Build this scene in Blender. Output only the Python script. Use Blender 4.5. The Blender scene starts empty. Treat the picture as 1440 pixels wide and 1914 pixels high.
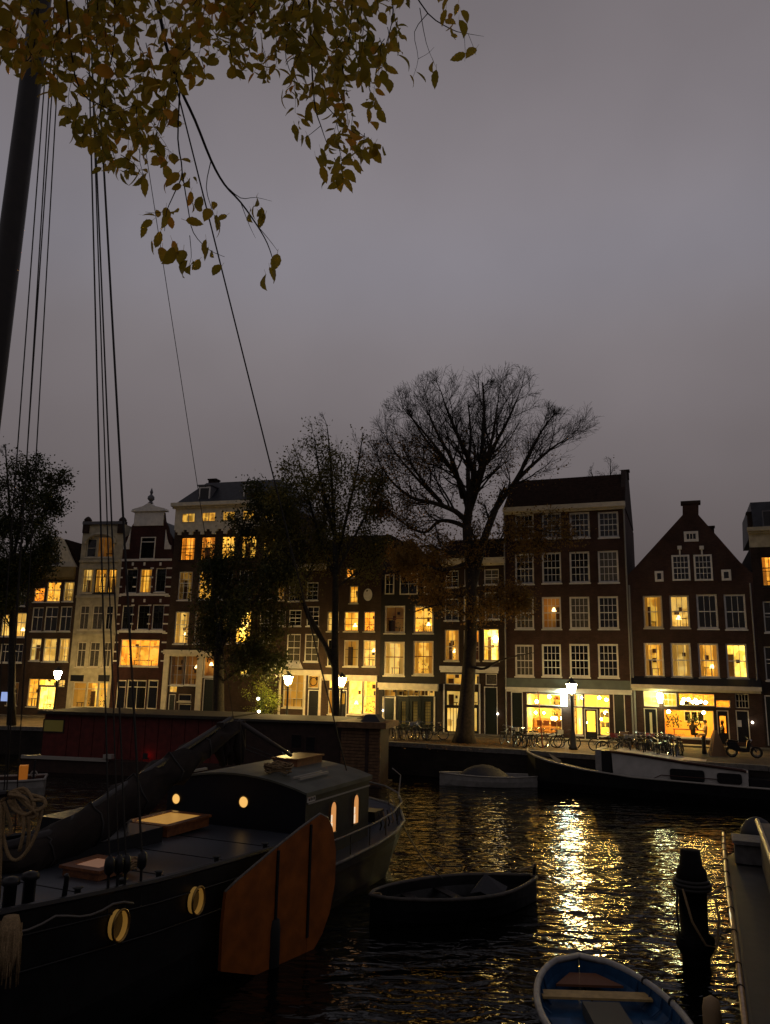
import bpy, math, random
import numpy as np
from mathutils import Vector, Matrix

rnd = random.Random(7)
R = math.radians
SC = bpy.context.scene
COL = SC.collection

# ------------------------------------------------------------------ camera
PW, PH, FPX = 1440.0, 1914.0, 1440.0           # photograph size and focal length in its pixels
PITCH, ROLL, CZ = R(11.5), 0.02, 4.35          # eye stands 4.35 m above the far street
_f = np.array([0, math.cos(PITCH), math.sin(PITCH)])
_u0 = np.array([0, -math.sin(PITCH), math.cos(PITCH)])
_r0 = np.array([1.0, 0, 0])
_r = _r0 * math.cos(ROLL) + _u0 * math.sin(ROLL)
_u = -_r0 * math.sin(ROLL) + _u0 * math.cos(ROLL)
EYE = np.array([0, 0, CZ])
cam_d = bpy.data.cameras.new('camera')
cam = bpy.data.objects.new('camera', cam_d)
COL.objects.link(cam)
m = Matrix.Identity(4)
for i in range(3):
    m[i][0], m[i][1], m[i][2], m[i][3] = _r[i], _u[i], -_f[i], EYE[i]
cam.matrix_world = m
cam_d.sensor_width = 36
cam_d.lens = FPX * 36 / PH
cam_d.clip_start = 0.05
cam_d.clip_end = 5000
SC.camera = cam

# ------------------------------------------------------------------ sky and exposure
SUN_EL, SUN_ROT = R(-4), R(200)
world = bpy.data.worlds.new('World')
SC.world = world
world.use_nodes = True
nt = world.node_tree
nt.nodes.clear()
def wn(t, **k):
    n = nt.nodes.new(t)
    for a, b in k.items():
        setattr(n, a, b)
    return n
def ramp_set(r, stops):
    e = r.color_ramp.elements
    while len(e) > 1:
        e.remove(e[-1])
    e[0].position = stops[0][0]
    e[0].color = (*stops[0][1], 1)
    for p, c in stops[1:]:
        x = e.new(p)
        x.color = (*c, 1)
out = wn('ShaderNodeOutputWorld')
sky = wn('ShaderNodeTexSky', sky_type='NISHITA', sun_disc=False)
sky.sun_elevation, sky.sun_rotation = SUN_EL, SUN_ROT
bg1 = wn('ShaderNodeBackground')
bg1.inputs[1].default_value = 0.05
nt.links.new(sky.outputs[0], bg1.inputs[0])
tc = wn('ShaderNodeTexCoord')
sep = wn('ShaderNodeSeparateXYZ')
nt.links.new(tc.outputs['Generated'], sep.inputs[0])
rp = wn('ShaderNodeValToRGB')
rp.color_ramp.interpolation = 'CARDINAL'
ramp_set(rp, [(0, (.094, .077, .074)), (.14, (.116, .097, .097)), (.23, (.138, .119, .122)), (.31, (.160, .140, .146)), (.40, (.185, .166, .177)),
              (.48, (.204, .190, .213)), (.56, (.203, .185, .203)), (.65, (.184, .164, .176)), (.78, (.158, .140, .150)), (1, (.14, .124, .132))])
nt.links.new(sep.outputs[2], rp.inputs[0])
no = wn('ShaderNodeTexNoise')
no.inputs['Scale'].default_value = 1.5
no.inputs['Detail'].default_value = 5
nt.links.new(tc.outputs['Generated'], no.inputs['Vector'])
mr = wn('ShaderNodeMapRange')
mr.inputs[3].default_value, mr.inputs[4].default_value = .55, 1.45
nt.links.new(no.outputs[0], mr.inputs[0])
mx = wn('ShaderNodeMix', data_type='RGBA', blend_type='MULTIPLY')
mx.inputs[0].default_value = 1
nt.links.new(rp.outputs[0], mx.inputs[6])
nt.links.new(mr.outputs[0], mx.inputs[7])
bg2 = wn('ShaderNodeBackground')
bg2.inputs[1].default_value = 1.0
nt.links.new(mx.outputs[2], bg2.inputs[0])
ad = wn('ShaderNodeAddShader')
nt.links.new(bg1.outputs[0], ad.inputs[0])
nt.links.new(bg2.outputs[0], ad.inputs[1])
nt.links.new(ad.outputs[0], out.inputs[0])

SC.view_settings.view_transform = 'Standard'
SC.view_settings.look = 'None'
SC.view_settings.exposure = 0.0
SC.view_settings.gamma = 1.0
SC.render.engine = 'CYCLES'
SC.cycles.use_denoising = True
SC.cycles.max_bounces = 6
SC.cycles.diffuse_bounces = 3
SC.cycles.glossy_bounces = 3
SC.cycles.transparent_max_bounces = 12
SC.cycles.sample_clamp_indirect = 6
SC.cycles.caustics_reflective = False
SC.cycles.caustics_refractive = False

# ------------------------------------------------------------------ pixel <-> place (each thing gets its own distance)
def ray(x, y):
    return _f + _r * ((x - PW / 2) / FPX) - _u * ((y - PH / 2) / FPX)
def onz(x, y, z):
    d = ray(x, y)
    return EYE + d * ((z - CZ) / d[2])
def aty(x, y, Y):
    d = ray(x, y)
    return EYE + d * (Y / d[1])
def onplane(x, y, O, ang):
    """(s, z): where a ray meets the upright plane through O whose horizontal direction is ang"""
    d = ray(x, y)
    a = (math.cos(ang), math.sin(ang))
    det = d[0] * -a[1] + a[0] * d[1]
    bx, by = O[0] - EYE[0], O[1] - EYE[1]
    t = (bx * -a[1] + a[0] * by) / det
    s = (d[0] * by - bx * d[1]) / det
    s = ((EYE[0] + t * d[0]) - O[0]) * a[0] + ((EYE[1] + t * d[1]) - O[1]) * a[1]
    return s, EYE[2] + t * d[2]

# ------------------------------------------------------------------ materials
MATS = {}
def mat(name, col, rough=.7, metal=0, spec=.3, noise=None, bump=0, bscale=30, emit=None, trans=0, coat=0):
    if name in MATS:
        return MATS[name]
    M = bpy.data.materials.new(name)
    M.use_nodes = True
    n, l = M.node_tree.nodes, M.node_tree.links
    b = n['Principled BSDF']
    b.inputs['Base Color'].default_value = (*col, 1)
    b.inputs['Roughness'].default_value = rough
    b.inputs['Metallic'].default_value = metal
    b.inputs['Specular IOR Level'].default_value = spec
    if coat:
        b.inputs['Coat Weight'].default_value = coat
    t = n.new('ShaderNodeTexCoord')
    if noise:
        sc, amt = noise
        x = n.new('ShaderNodeTexNoise')
        x.inputs['Scale'].default_value = sc
        x.inputs['Detail'].default_value = 6
        l.new(t.outputs['Object'], x.inputs['Vector'])
        r = n.new('ShaderNodeValToRGB')
        ramp_set(r, [(.3, tuple(c * (1 - amt) for c in col)), (.7, tuple(min(1, c * (1 + amt)) for c in col))])
        l.new(x.outputs[0], r.inputs[0])
        l.new(r.outputs[0], b.inputs['Base Color'])
    if bump:
        x = n.new('ShaderNodeTexNoise')
        x.inputs['Scale'].default_value = bscale
        x.inputs['Detail'].default_value = 4
        l.new(t.outputs['Object'], x.inputs['Vector'])
        bp = n.new('ShaderNodeBump')
        bp.inputs['Strength'].default_value = bump
        bp.inputs['Distance'].default_value = .02
        l.new(x.outputs[0], bp.inputs['Height'])
        l.new(bp.outputs[0], b.inputs['Normal'])
    if emit:
        b.inputs['Emission Color'].default_value = (*emit[0], 1)
        b.inputs['Emission Strength'].default_value = emit[1]
    MATS[name] = M
    return M

def brick_mat(name, c1, c2, mortar, scale=1.0, course=.065):
    M = bpy.data.materials.new(name)
    M.use_nodes = True
    n, l = M.node_tree.nodes, M.node_tree.links
    b = n['Principled BSDF']
    b.inputs['Roughness'].default_value = .85
    b.inputs['Specular IOR Level'].default_value = .2
    t = n.new('ShaderNodeTexCoord')
    sp = n.new('ShaderNodeSeparateXYZ')
    l.new(t.outputs['Object'], sp.inputs[0])
    ad_ = n.new('ShaderNodeMath'); ad_.operation = 'ADD'
    l.new(sp.outputs[0], ad_.inputs[0]); l.new(sp.outputs[1], ad_.inputs[1])
    cb = n.new('ShaderNodeCombineXYZ')
    l.new(ad_.outputs[0], cb.inputs[0]); l.new(sp.outputs[2], cb.inputs[1])
    br = n.new('ShaderNodeTexBrick')
    br.inputs['Scale'].default_value = scale
    br.inputs['Brick Width'].default_value = .22
    br.inputs['Row Height'].default_value = course
    br.inputs['Mortar Size'].default_value = .008
    br.inputs['Color1'].default_value = (*c1, 1)
    br.inputs['Color2'].default_value = (*c2, 1)
    br.inputs['Mortar'].default_value = (*mortar, 1)
    l.new(cb.outputs[0], br.inputs['Vector'])
    x = n.new('ShaderNodeTexNoise')
    x.inputs['Scale'].default_value = .55
    x.inputs['Detail'].default_value = 8
    x.inputs['Roughness'].default_value = .7
    l.new(t.outputs['Object'], x.inputs['Vector'])
    r_ = n.new('ShaderNodeMapRange')
    r_.inputs[1].default_value, r_.inputs[2].default_value = .3, .75
    r_.inputs[3].default_value, r_.inputs[4].default_value = .45, 1.6
    l.new(x.outputs[0], r_.inputs[0])
    mm = n.new('ShaderNodeMix'); mm.data_type = 'RGBA'; mm.blend_type = 'MULTIPLY'
    mm.inputs[0].default_value = 1
    l.new(br.outputs[0], mm.inputs[6]); l.new(r_.outputs[0], mm.inputs[7])
    l.new(mm.outputs[2], b.inputs['Base Color'])
    bp = n.new('ShaderNodeBump'); bp.inputs['Strength'].default_value = .5; bp.inputs['Distance'].default_value = .01
    l.new(br.outputs['Fac'], bp.inputs['Height']); bp.invert = True
    l.new(bp.outputs[0], b.inputs['Normal'])
    return M

def room_mat(name, c1, c2, c3, strength, scale=1.6):
    """what a lit room shows through its window: warm walls, hangings and darker furniture"""
    M = bpy.data.materials.new(name)
    M.use_nodes = True
    n, l = M.node_tree.nodes, M.node_tree.links
    b = n['Principled BSDF']
    b.inputs['Base Color'].default_value = (*c2, 1)
    b.inputs['Roughness'].default_value = .9
    t = n.new('ShaderNodeTexCoord')
    oi = n.new('ShaderNodeObjectInfo')
    ml = n.new('ShaderNodeMath'); ml.operation = 'MULTIPLY'; ml.inputs[1].default_value = 37.0
    l.new(oi.outputs['Random'], ml.inputs[0])
    x = n.new('ShaderNodeTexNoise'); x.noise_dimensions = '4D'
    x.inputs['Scale'].default_value = scale; x.inputs['Detail'].default_value = 3; x.inputs['Roughness'].default_value = .6
    l.new(t.outputs['Object'], x.inputs['Vector']); l.new(ml.outputs[0], x.inputs['W'])
    r = n.new('ShaderNodeValToRGB')
    ramp_set(r, [(.30, c3), (.46, c1), (.72, c2)])
    l.new(x.outputs[0], r.inputs[0])
    v = n.new('ShaderNodeTexVoronoi'); v.voronoi_dimensions = '4D'; v.distance = 'CHEBYCHEV'; v.feature = 'F1'
    v.inputs['Scale'].default_value = 2.3
    l.new(t.outputs['Object'], v.inputs['Vector']); l.new(ml.outputs[0], v.inputs['W'])
    s2 = n.new('ShaderNodeSeparateColor'); l.new(v.outputs['Color'], s2.inputs[0])
    mr_ = n.new('ShaderNodeMapRange')
    mr_.inputs[1].default_value, mr_.inputs[2].default_value = .15, .45
    mr_.inputs[3].default_value, mr_.inputs[4].default_value = .28, 1.0
    l.new(s2.outputs[0], mr_.inputs[0])
    rr = n.new('ShaderNodeMapRange'); rr.inputs[3].default_value, rr.inputs[4].default_value = .7, 1.25
    l.new(oi.outputs['Random'], rr.inputs[0])
    k = n.new('ShaderNodeMath'); k.operation = 'MULTIPLY'
    l.new(mr_.outputs[0], k.inputs[0]); l.new(rr.outputs[0], k.inputs[1])
    k2 = n.new('ShaderNodeMath'); k2.operation = 'MULTIPLY'; k2.inputs[1].default_value = strength
    l.new(k.outputs[0], k2.inputs[0])
    l.new(r.outputs[0], b.inputs['Emission Color'])
    l.new(k2.outputs[0], b.inputs['Emission Strength'])
    MATS[name] = M
    return M

def glass_mat(name, tint=(.92, .9, .82), ior=1.45, rough=.02):
    M = bpy.data.materials.new(name)
    M.use_nodes = True
    n, l = M.node_tree.nodes, M.node_tree.links
    n.clear()
    o = n.new('ShaderNodeOutputMaterial')
    tr = n.new('ShaderNodeBsdfTransparent'); tr.inputs[0].default_value = (*tint, 1)
    gl = n.new('ShaderNodeBsdfGlossy'); gl.inputs['Roughness'].default_value = rough
    fr = n.new('ShaderNodeFresnel'); fr.inputs[0].default_value = ior
    mi = n.new('ShaderNodeMixShader')
    l.new(fr.outputs[0], mi.inputs[0]); l.new(tr.outputs[0], mi.inputs[1]); l.new(gl.outputs[0], mi.inputs[2])
    l.new(mi.outputs[0], o.inputs[0])
    MATS[name] = M
    return M

def leaf_mat(name, stops, scale=3.0, trans=.5, rough=.5):
    M = bpy.data.materials.new(name)
    M.use_nodes = True
    n, l = M.node_tree.nodes, M.node_tree.links
    b = n['Principled BSDF']
    b.inputs['Roughness'].default_value = rough
    b.inputs['Specular IOR Level'].default_value = .25
    g = n.new('ShaderNodeNewGeometry')
    x = n.new('ShaderNodeTexNoise')
    x.inputs['Scale'].default_value = scale; x.inputs['Detail'].default_value = 3
    l.new(g.outputs['Position'], x.inputs['Vector'])
    ad_ = n.new('ShaderNodeMath'); ad_.operation = 'MULTIPLY_ADD'; ad_.inputs[1].default_value = .35
    l.new(g.outputs['Random Per Island'], ad_.inputs[0]); l.new(x.outputs[0], ad_.inputs[2])
    oi = n.new('ShaderNodeObjectInfo')
    a2 = n.new('ShaderNodeMath'); a2.operation = 'MULTIPLY_ADD'; a2.inputs[1].default_value = .3
    l.new(oi.outputs['Random'], a2.inputs[0]); l.new(ad_.outputs[0], a2.inputs[2])
    r = n.new('ShaderNodeValToRGB'); ramp_set(r, stops)
    l.new(a2.outputs[0], r.inputs[0])
    l.new(r.outputs[0], b.inputs['Base Color'])
    tb = n.new('ShaderNodeBsdfTranslucent'); l.new(r.outputs[0], tb.inputs[0])
    mi = n.new('ShaderNodeMixShader'); mi.inputs[0].default_value = trans
    l.new(b.outputs[0], mi.inputs[1]); l.new(tb.outputs[0], mi.inputs[2])
    l.new(mi.outputs[0], n['Material Output'].inputs[0])
    MATS[name] = M
    return M

WHITE = mat('white_paint', (.62, .595, .53), .55, noise=(4, .12))
CREAM = mat('cream_paint', (.58, .52, .38), .6, noise=(3, .15))
CREAMST = mat('cream_stone', (.42, .37, .25), .8, noise=(2, .25), bump=.2)
DARKP = mat('dark_green_paint', (.012, .016, .013), .35)
BLACKP = mat('black_paint', (.008, .008, .009), .4)
BLACKW = mat('black_tarred_wall', (.014, .012, .011), .7, noise=(2, .3))
OCHRE = mat('ochre_render', (.22, .16, .06), .8, noise=(1.5, .2))
FASCIA = mat('grey_green_fascia', (.10, .12, .11), .6, noise=(2, .15))
SLATE = mat('slate_roof', (.022, .024, .03), .5, noise=(3, .4), bump=.5, bscale=14)
TILE = mat('clay_tile_roof', (.022, .012, .008), .95, spec=.05, noise=(4, .4), bump=.8, bscale=16)
PIPE = mat('zinc_pipe', (.23, .22, .2), .5)
LEAD = mat('lead_flashing', (.10, .10, .11), .5)
IRON = mat('cast_iron', (.012, .013, .012), .45, spec=.4)
STEEL = mat('bicycle_steel', (.03, .03, .032), .3, metal=.5)
CHROME = mat('chrome', (.5, .5, .48), .2, metal=1)
RUBBER = mat('rubber', (.012, .012, .012), .8)
BRONZE = mat('gilt_white', (.5, .47, .36), .6)
DGLASS = mat('dark_window_glass', (.008, .008, .008), .04, spec=.5)
LACE = mat('dark_glass_over_lace', (.075, .066, .048), .25, spec=.5, noise=(9, .4))
GLASS = glass_mat('window_glass')
CURT = leaf_mat('curtain_cloth', [(.2, (.55, .42, .22)), (.9, (.72, .62, .4))], 2, .55, .9)
LAMPG = mat('lamp_glass', (1, .9, .7), .3, emit=((1, .66, .22), 320))
GLOBE = mat('globe_bulb', (1, .85, .6), .3, emit=((1, .70, .20), 230))
SMALLB = mat('small_bulb', (1, .9, .8), .3, emit=((1, .9, .72), 14))
SHADE = mat('lit_lampshade', (1, .85, .6), .5, emit=((1, .72, .34), 5))
BR_RED = brick_mat('red_brown_brick', (.060, .026, .018), (.040, .019, .014), (.05, .04, .033))
BR_DK = brick_mat('dark_brick', (.035, .019, .014), (.024, .014, .011), (.032, .027, .022))
BR_OX = brick_mat('oxblood_brick', (.055, .017, .014), (.038, .013, .011), (.032, .022, .018))
BR_BR = brick_mat('brown_brick', (.058, .032, .02), (.042, .024, .016), (.05, .042, .032))
BR_QUAY = brick_mat('quay_brick', (.026, .019, .014), (.016, .013, .010), (.02, .018, .015))
ROOMS = {
    'l': room_mat('lit_room_yellow', (.74, .46, .065), (.95, .66, .15), (.12, .06, .01), .78),
    'o': room_mat('lit_room_orange', (.95, .46, .05), (1, .62, .12), (.25, .09, .01), .74),
    'p': room_mat('lit_room_pale', (.72, .52, .15), (.86, .67, .26), (.22, .14, .03), .68),
    'b': room_mat('lit_room_bright', (1, .70, .14), (1, .82, .30), (.45, .25, .04), 1.7),
    'm': room_mat('lit_room_dim', (.5, .31, .06), (.7, .46, .12), (.07, .04, .01), .20),
    'k': room_mat('lit_room_dusky', (.30, .15, .03), (.6, .32, .07), (.03, .017, .005), .15),
}

# ------------------------------------------------------------------ mesh helper
class MB:
    def __init__(s):
        s.v, s.f = [], []
    def add(s, vs, fs):
        o = len(s.v)
        s.v.extend([tuple(map(float, p)) for p in vs])
        s.f.extend([tuple(i + o for i in f) for f in fs])
        return s
    def box(s, x0, x1, y0, y1, z0, z1):
        return s.add([(x0, y0, z0), (x1, y0, z0), (x1, y1, z0), (x0, y1, z0), (x0, y0, z1), (x1, y0, z1), (x1, y1, z1), (x0, y1, z1)],
                     [(3, 2, 1, 0), (4, 5, 6, 7), (0, 1, 5, 4), (1, 2, 6, 5), (2, 3, 7, 6), (3, 0, 4, 7)])
    def quad(s, a, b, c, d):
        return s.add([a, b, c, d], [(0, 1, 2, 3)])
    def prism(s, poly, y0, y1):                    # poly of (x, z), pushed from y0 to y1
        n = len(poly)
        return s.add([(x, y0, z) for x, z in poly] + [(x, y1, z) for x, z in poly],
                     [tuple(range(n)), tuple(range(2 * n - 1, n - 1, -1))] + [(i, i + n, (i + 1) % n + n, (i + 1) % n) for i in range(n)])
    def flatprism(s, poly, z0, z1):                # poly of (x, y), pushed from z0 to z1
        n = len(poly)
        return s.add([(x, y, z0) for x, y in poly] + [(x, y, z1) for x, y in poly],
                     [tuple(range(n - 1, -1, -1)), tuple(range(n, 2 * n))] + [(i, (i + 1) % n, (i + 1) % n + n, i + n) for i in range(n)])
    def tube(s, pts, rad, n=6, cap=True):
        pts = [np.array(p, float) for p in pts]
        if not hasattr(rad, '__len__'):
            rad = [rad] * len(pts)
        o = len(s.v)
        ref = None
        for i, p in enumerate(pts):
            d = pts[min(i + 1, len(pts) - 1)] - pts[max(i - 1, 0)]
            L = np.linalg.norm(d)
            d = d / L if L > 1e-9 else np.array([0, 0, 1.])
            if ref is None:
                ref = np.cross(d, [0, 0, 1.]) if abs(d[2]) < .9 else np.cross(d, [1., 0, 0])
            ref = ref - d * (ref @ d)
            q = np.linalg.norm(ref)
            ref = ref / q if q > 1e-6 else np.cross(d, [0, 1., .1])
            b = np.cross(d, ref)
            for k in range(n):
                a = 2 * math.pi * k / n
                s.v.append(tuple(p + (ref * math.cos(a) + b * math.sin(a)) * rad[i]))
        for i in range(len(pts) - 1):
            for k in range(n):
                k2 = (k + 1) % n
                s.f.append((o + i * n + k, o + i * n + k2, o + (i + 1) * n + k2, o + (i + 1) * n + k))
        if cap and n > 2:
            s.f.append(tuple(o + k for k in range(n - 1, -1, -1)))
            e = o + (len(pts) - 1) * n
            s.f.append(tuple(e + k for k in range(n)))
        return s
    def twig(s, pts, rad):
        P = np.array(pts, float)
        d = P[-1] - P[0]
        L = np.linalg.norm(d)
        d = d / L if L > 1e-9 else np.array([0, 0, 1.])
        a = np.cross(d, [0, 0, 1.] if abs(d[2]) < .9 else [1., 0, 0])
        a /= np.linalg.norm(a)
        b = np.cross(d, a)
        fr = np.array([a, -.5 * a + .866 * b, -.5 * a - .866 * b])
        V = (P[:, None, :] + np.array(rad)[:, None, None] * fr[None]).reshape(-1, 3)
        o = len(s.v)
        s.v.extend(map(tuple, V.tolist()))
        for i in range(len(pts) - 1):
            q = o + 3 * i
            s.f += [(q, q + 1, q + 4, q + 3), (q + 1, q + 2, q + 5, q + 4), (q + 2, q, q + 3, q + 5)]
        return s
    def lathe(s, prof, n=10, c=(0, 0, 0), caps=True):
        o = len(s.v)
        for r_, z in prof:
            for k in range(n):
                a = 2 * math.pi * k / n
                s.v.append((c[0] + r_ * math.cos(a), c[1] + r_ * math.sin(a), c[2] + z))
        for i in range(len(prof) - 1):
            for k in range(n):
                k2 = (k + 1) % n
                s.f.append((o + i * n + k, o + i * n + k2, o + (i + 1) * n + k2, o + (i + 1) * n + k))
        if caps:
            s.f.append(tuple(o + k for k in range(n - 1, -1, -1)))
            e = o + (len(prof) - 1) * n
            s.f.append(tuple(e + k for k in range(n)))
        return s
    def ball(s, c, r_, n=8, sz=1.0):
        return s.lathe([(max(1e-3, r_ * math.sin(math.pi * i / 6)), -r_ * sz * math.cos(math.pi * i / 6)) for i in range(7)], n, c)
    def torus(s, c, R_, r_, n=18, k=5, axis='y'):
        pts = []
        for i in range(n + 1):
            a = 2 * math.pi * i / n
            if axis == 'y':
                pts.append((c[0] + R_ * math.cos(a), c[1], c[2] + R_ * math.sin(a)))
            elif axis == 'x':
                pts.append((c[0], c[1] + R_ * math.cos(a), c[2] + R_ * math.sin(a)))
            else:
                pts.append((c[0] + R_ * math.cos(a), c[1] + R_ * math.sin(a), c[2]))
        return s.tube(pts, r_, k, cap=False)
    def build(s, name, material, parent=None, smooth=False):
        me = bpy.data.meshes.new(name)
        me.from_pydata(s.v, [], s.f)
        if smooth:
            me.polygons.foreach_set('use_smooth', [True] * len(me.polygons))
        me.materials.append(material)
        me.update()
        return link(name, me, parent)
def link(name, me, parent=None):
    o = bpy.data.objects.new(name, me)
    COL.objects.link(o)
    if parent is not None:
        o.parent = parent
    return o
def tag(o, label=None, cat=None, group=None, kind=None):
    for k, v in (('label', label), ('category', cat), ('group', group), ('kind', kind)):
        if v:
            o[k] = v
    return o
def empty(name, loc=(0, 0, 0), rz=0.0):
    o = bpy.data.objects.new(name, None)
    COL.objects.link(o)
    o.location = [float(c) for c in loc]
    o.rotation_euler = (0, 0, rz)
    return o
def copy_tree(o, parent=None):
    c = o.copy()
    COL.objects.link(c)
    c.parent = parent
    for ch in list(o.children):
        copy_tree(ch, c)
    return c

# ------------------------------------------------------------------ setting: water, street, quay wall
WZ = -1.7
def water_material():
    M = bpy.data.materials.new('canal_water')
    M.use_nodes = True
    n, l = M.node_tree.nodes, M.node_tree.links
    b = n['Principled BSDF']
    b.inputs['Base Color'].default_value = (.0015, .0018, .0014, 1)
    b.inputs['Roughness'].default_value = .07
    b.inputs['IOR'].default_value = 1.31
    b.inputs['Specular IOR Level'].default_value = .5
    t = n.new('ShaderNodeTexCoord')
    h = None
    for sc, amt, st in ((.38, 1.7, (.8, 2.0, 1)), (1.25, .85, (1.05, 2.1, 1)), (4.0, .07, (1.1, 1.7, 1))):
        mp = n.new('ShaderNodeMapping')
        mp.inputs['Scale'].default_value = st
        mp.inputs['Rotation'].default_value = (0, 0, .2)
        l.new(t.outputs['Object'], mp.inputs[0])
        x = n.new('ShaderNodeTexNoise')
        x.inputs['Scale'].default_value = sc
        x.inputs['Detail'].default_value = 2
        x.inputs['Distortion'].default_value = .6
        l.new(mp.outputs[0], x.inputs['Vector'])
        k = n.new('ShaderNodeMath'); k.operation = 'MULTIPLY'; k.inputs[1].default_value = amt
        l.new(x.outputs[0], k.inputs[0])
        if h is None:
            h = k
        else:
            s_ = n.new('ShaderNodeMath'); s_.operation = 'ADD'
            l.new(h.outputs[0], s_.inputs[0]); l.new(k.outputs[0], s_.inputs[1])
            h = s_
    bp = n.new('ShaderNodeBump')
    bp.inputs['Strength'].default_value = 1.0
    bp.inputs['Distance'].default_value = .085
    l.new(h.outputs[0], bp.inputs['Height'])
    l.new(bp.outputs[0], b.inputs['Normal'])
    return M
w = MB().quad((-500, -60, WZ), (500, -60, WZ), (500, 200, WZ), (-500, 200, WZ)).build('canal_water', water_material())
tag(w, 'dark rippled canal water streaked with yellow window light', 'water', kind='structure')

QUAY = [(420, -170), (40, 29.0), (18.88, 39.1), (10.35, 43.3), (0.28, 47.9), (-8, 50.6), (-24.6, 53.6), (-60, 58), (-420, 90)]
def paving_mat():
    M = brick_mat('street_clinkers', (.14, .10, .06), (.10, .075, .048), (.06, .05, .036), 1, .1)
    n, l = M.node_tree.nodes, M.node_tree.links
    # lay the bond flat
    for x in n:
        if x.type == 'COMBXYZ':
            sp = [y for y in n if y.type == 'SEPXYZ'][0]
            l.new(sp.outputs[0], x.inputs[0]); l.new(sp.outputs[1], x.inputs[1])
    return M
PAVE = paving_mat()
g = MB()
n_ = len(QUAY)
g.add([(x, y, 0) for x, y in QUAY] + [(x, y + 12 + (i in (0, n_ - 1)) * 0, 0) for i, (x, y) in enumerate(QUAY)] + [(x * 3, 1500, 0) for x, y in QUAY],
      [(i + 1, i, n_ + i, n_ + i + 1) for i in range(n_ - 1)] + [(n_ + i + 1, n_ + i, 2 * n_ + i, 2 * n_ + i + 1) for i in range(n_ - 1)])
street = tag(g.build('street', PAVE), 'far quayside street of brown clinker paving', 'street', kind='structure')
g = MB()
g.add([(x, y, .0) for x, y in QUAY] + [(x, y, -3) for x, y in QUAY], [(i, i + 1, n_ + i + 1, n_ + i) for i in range(n_ - 1)])
quay = tag(g.build('quay_wall', BR_QUAY), 'dark brick quay wall on the far side', 'quay wall', kind='structure')
STONE = mat('coping_stone', (.11, .10, .085), .8, noise=(5, .35), bump=.3)
for i in range(1, n_ - 2):                          # coping stones along the far quay, each a piece of the wall
    a, b = np.array(QUAY[i]), np.array(QUAY[i + 1])
    L = np.linalg.norm(b - a); d = (b - a) / L
    k = int(L / 1.25)
    ang = math.atan2(d[1], d[0])
    me = None
    for j in range(k):
        c = a + d * (j + .5) * L / k
        if not (-33 < c[0] < 24):
            continue
        if me is None:
            hl = L / k / 2 - .012
            me = MB().box(-hl, hl, -.32, .07, -.16, .09).build('coping_stone', STONE, quay)
            o = me
        else:
            o = link('coping_stone', me.data, quay)
        o.location = (c[0], c[1], rnd.uniform(-.012, .012))
        o.rotation_euler = (0, 0, ang)

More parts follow.
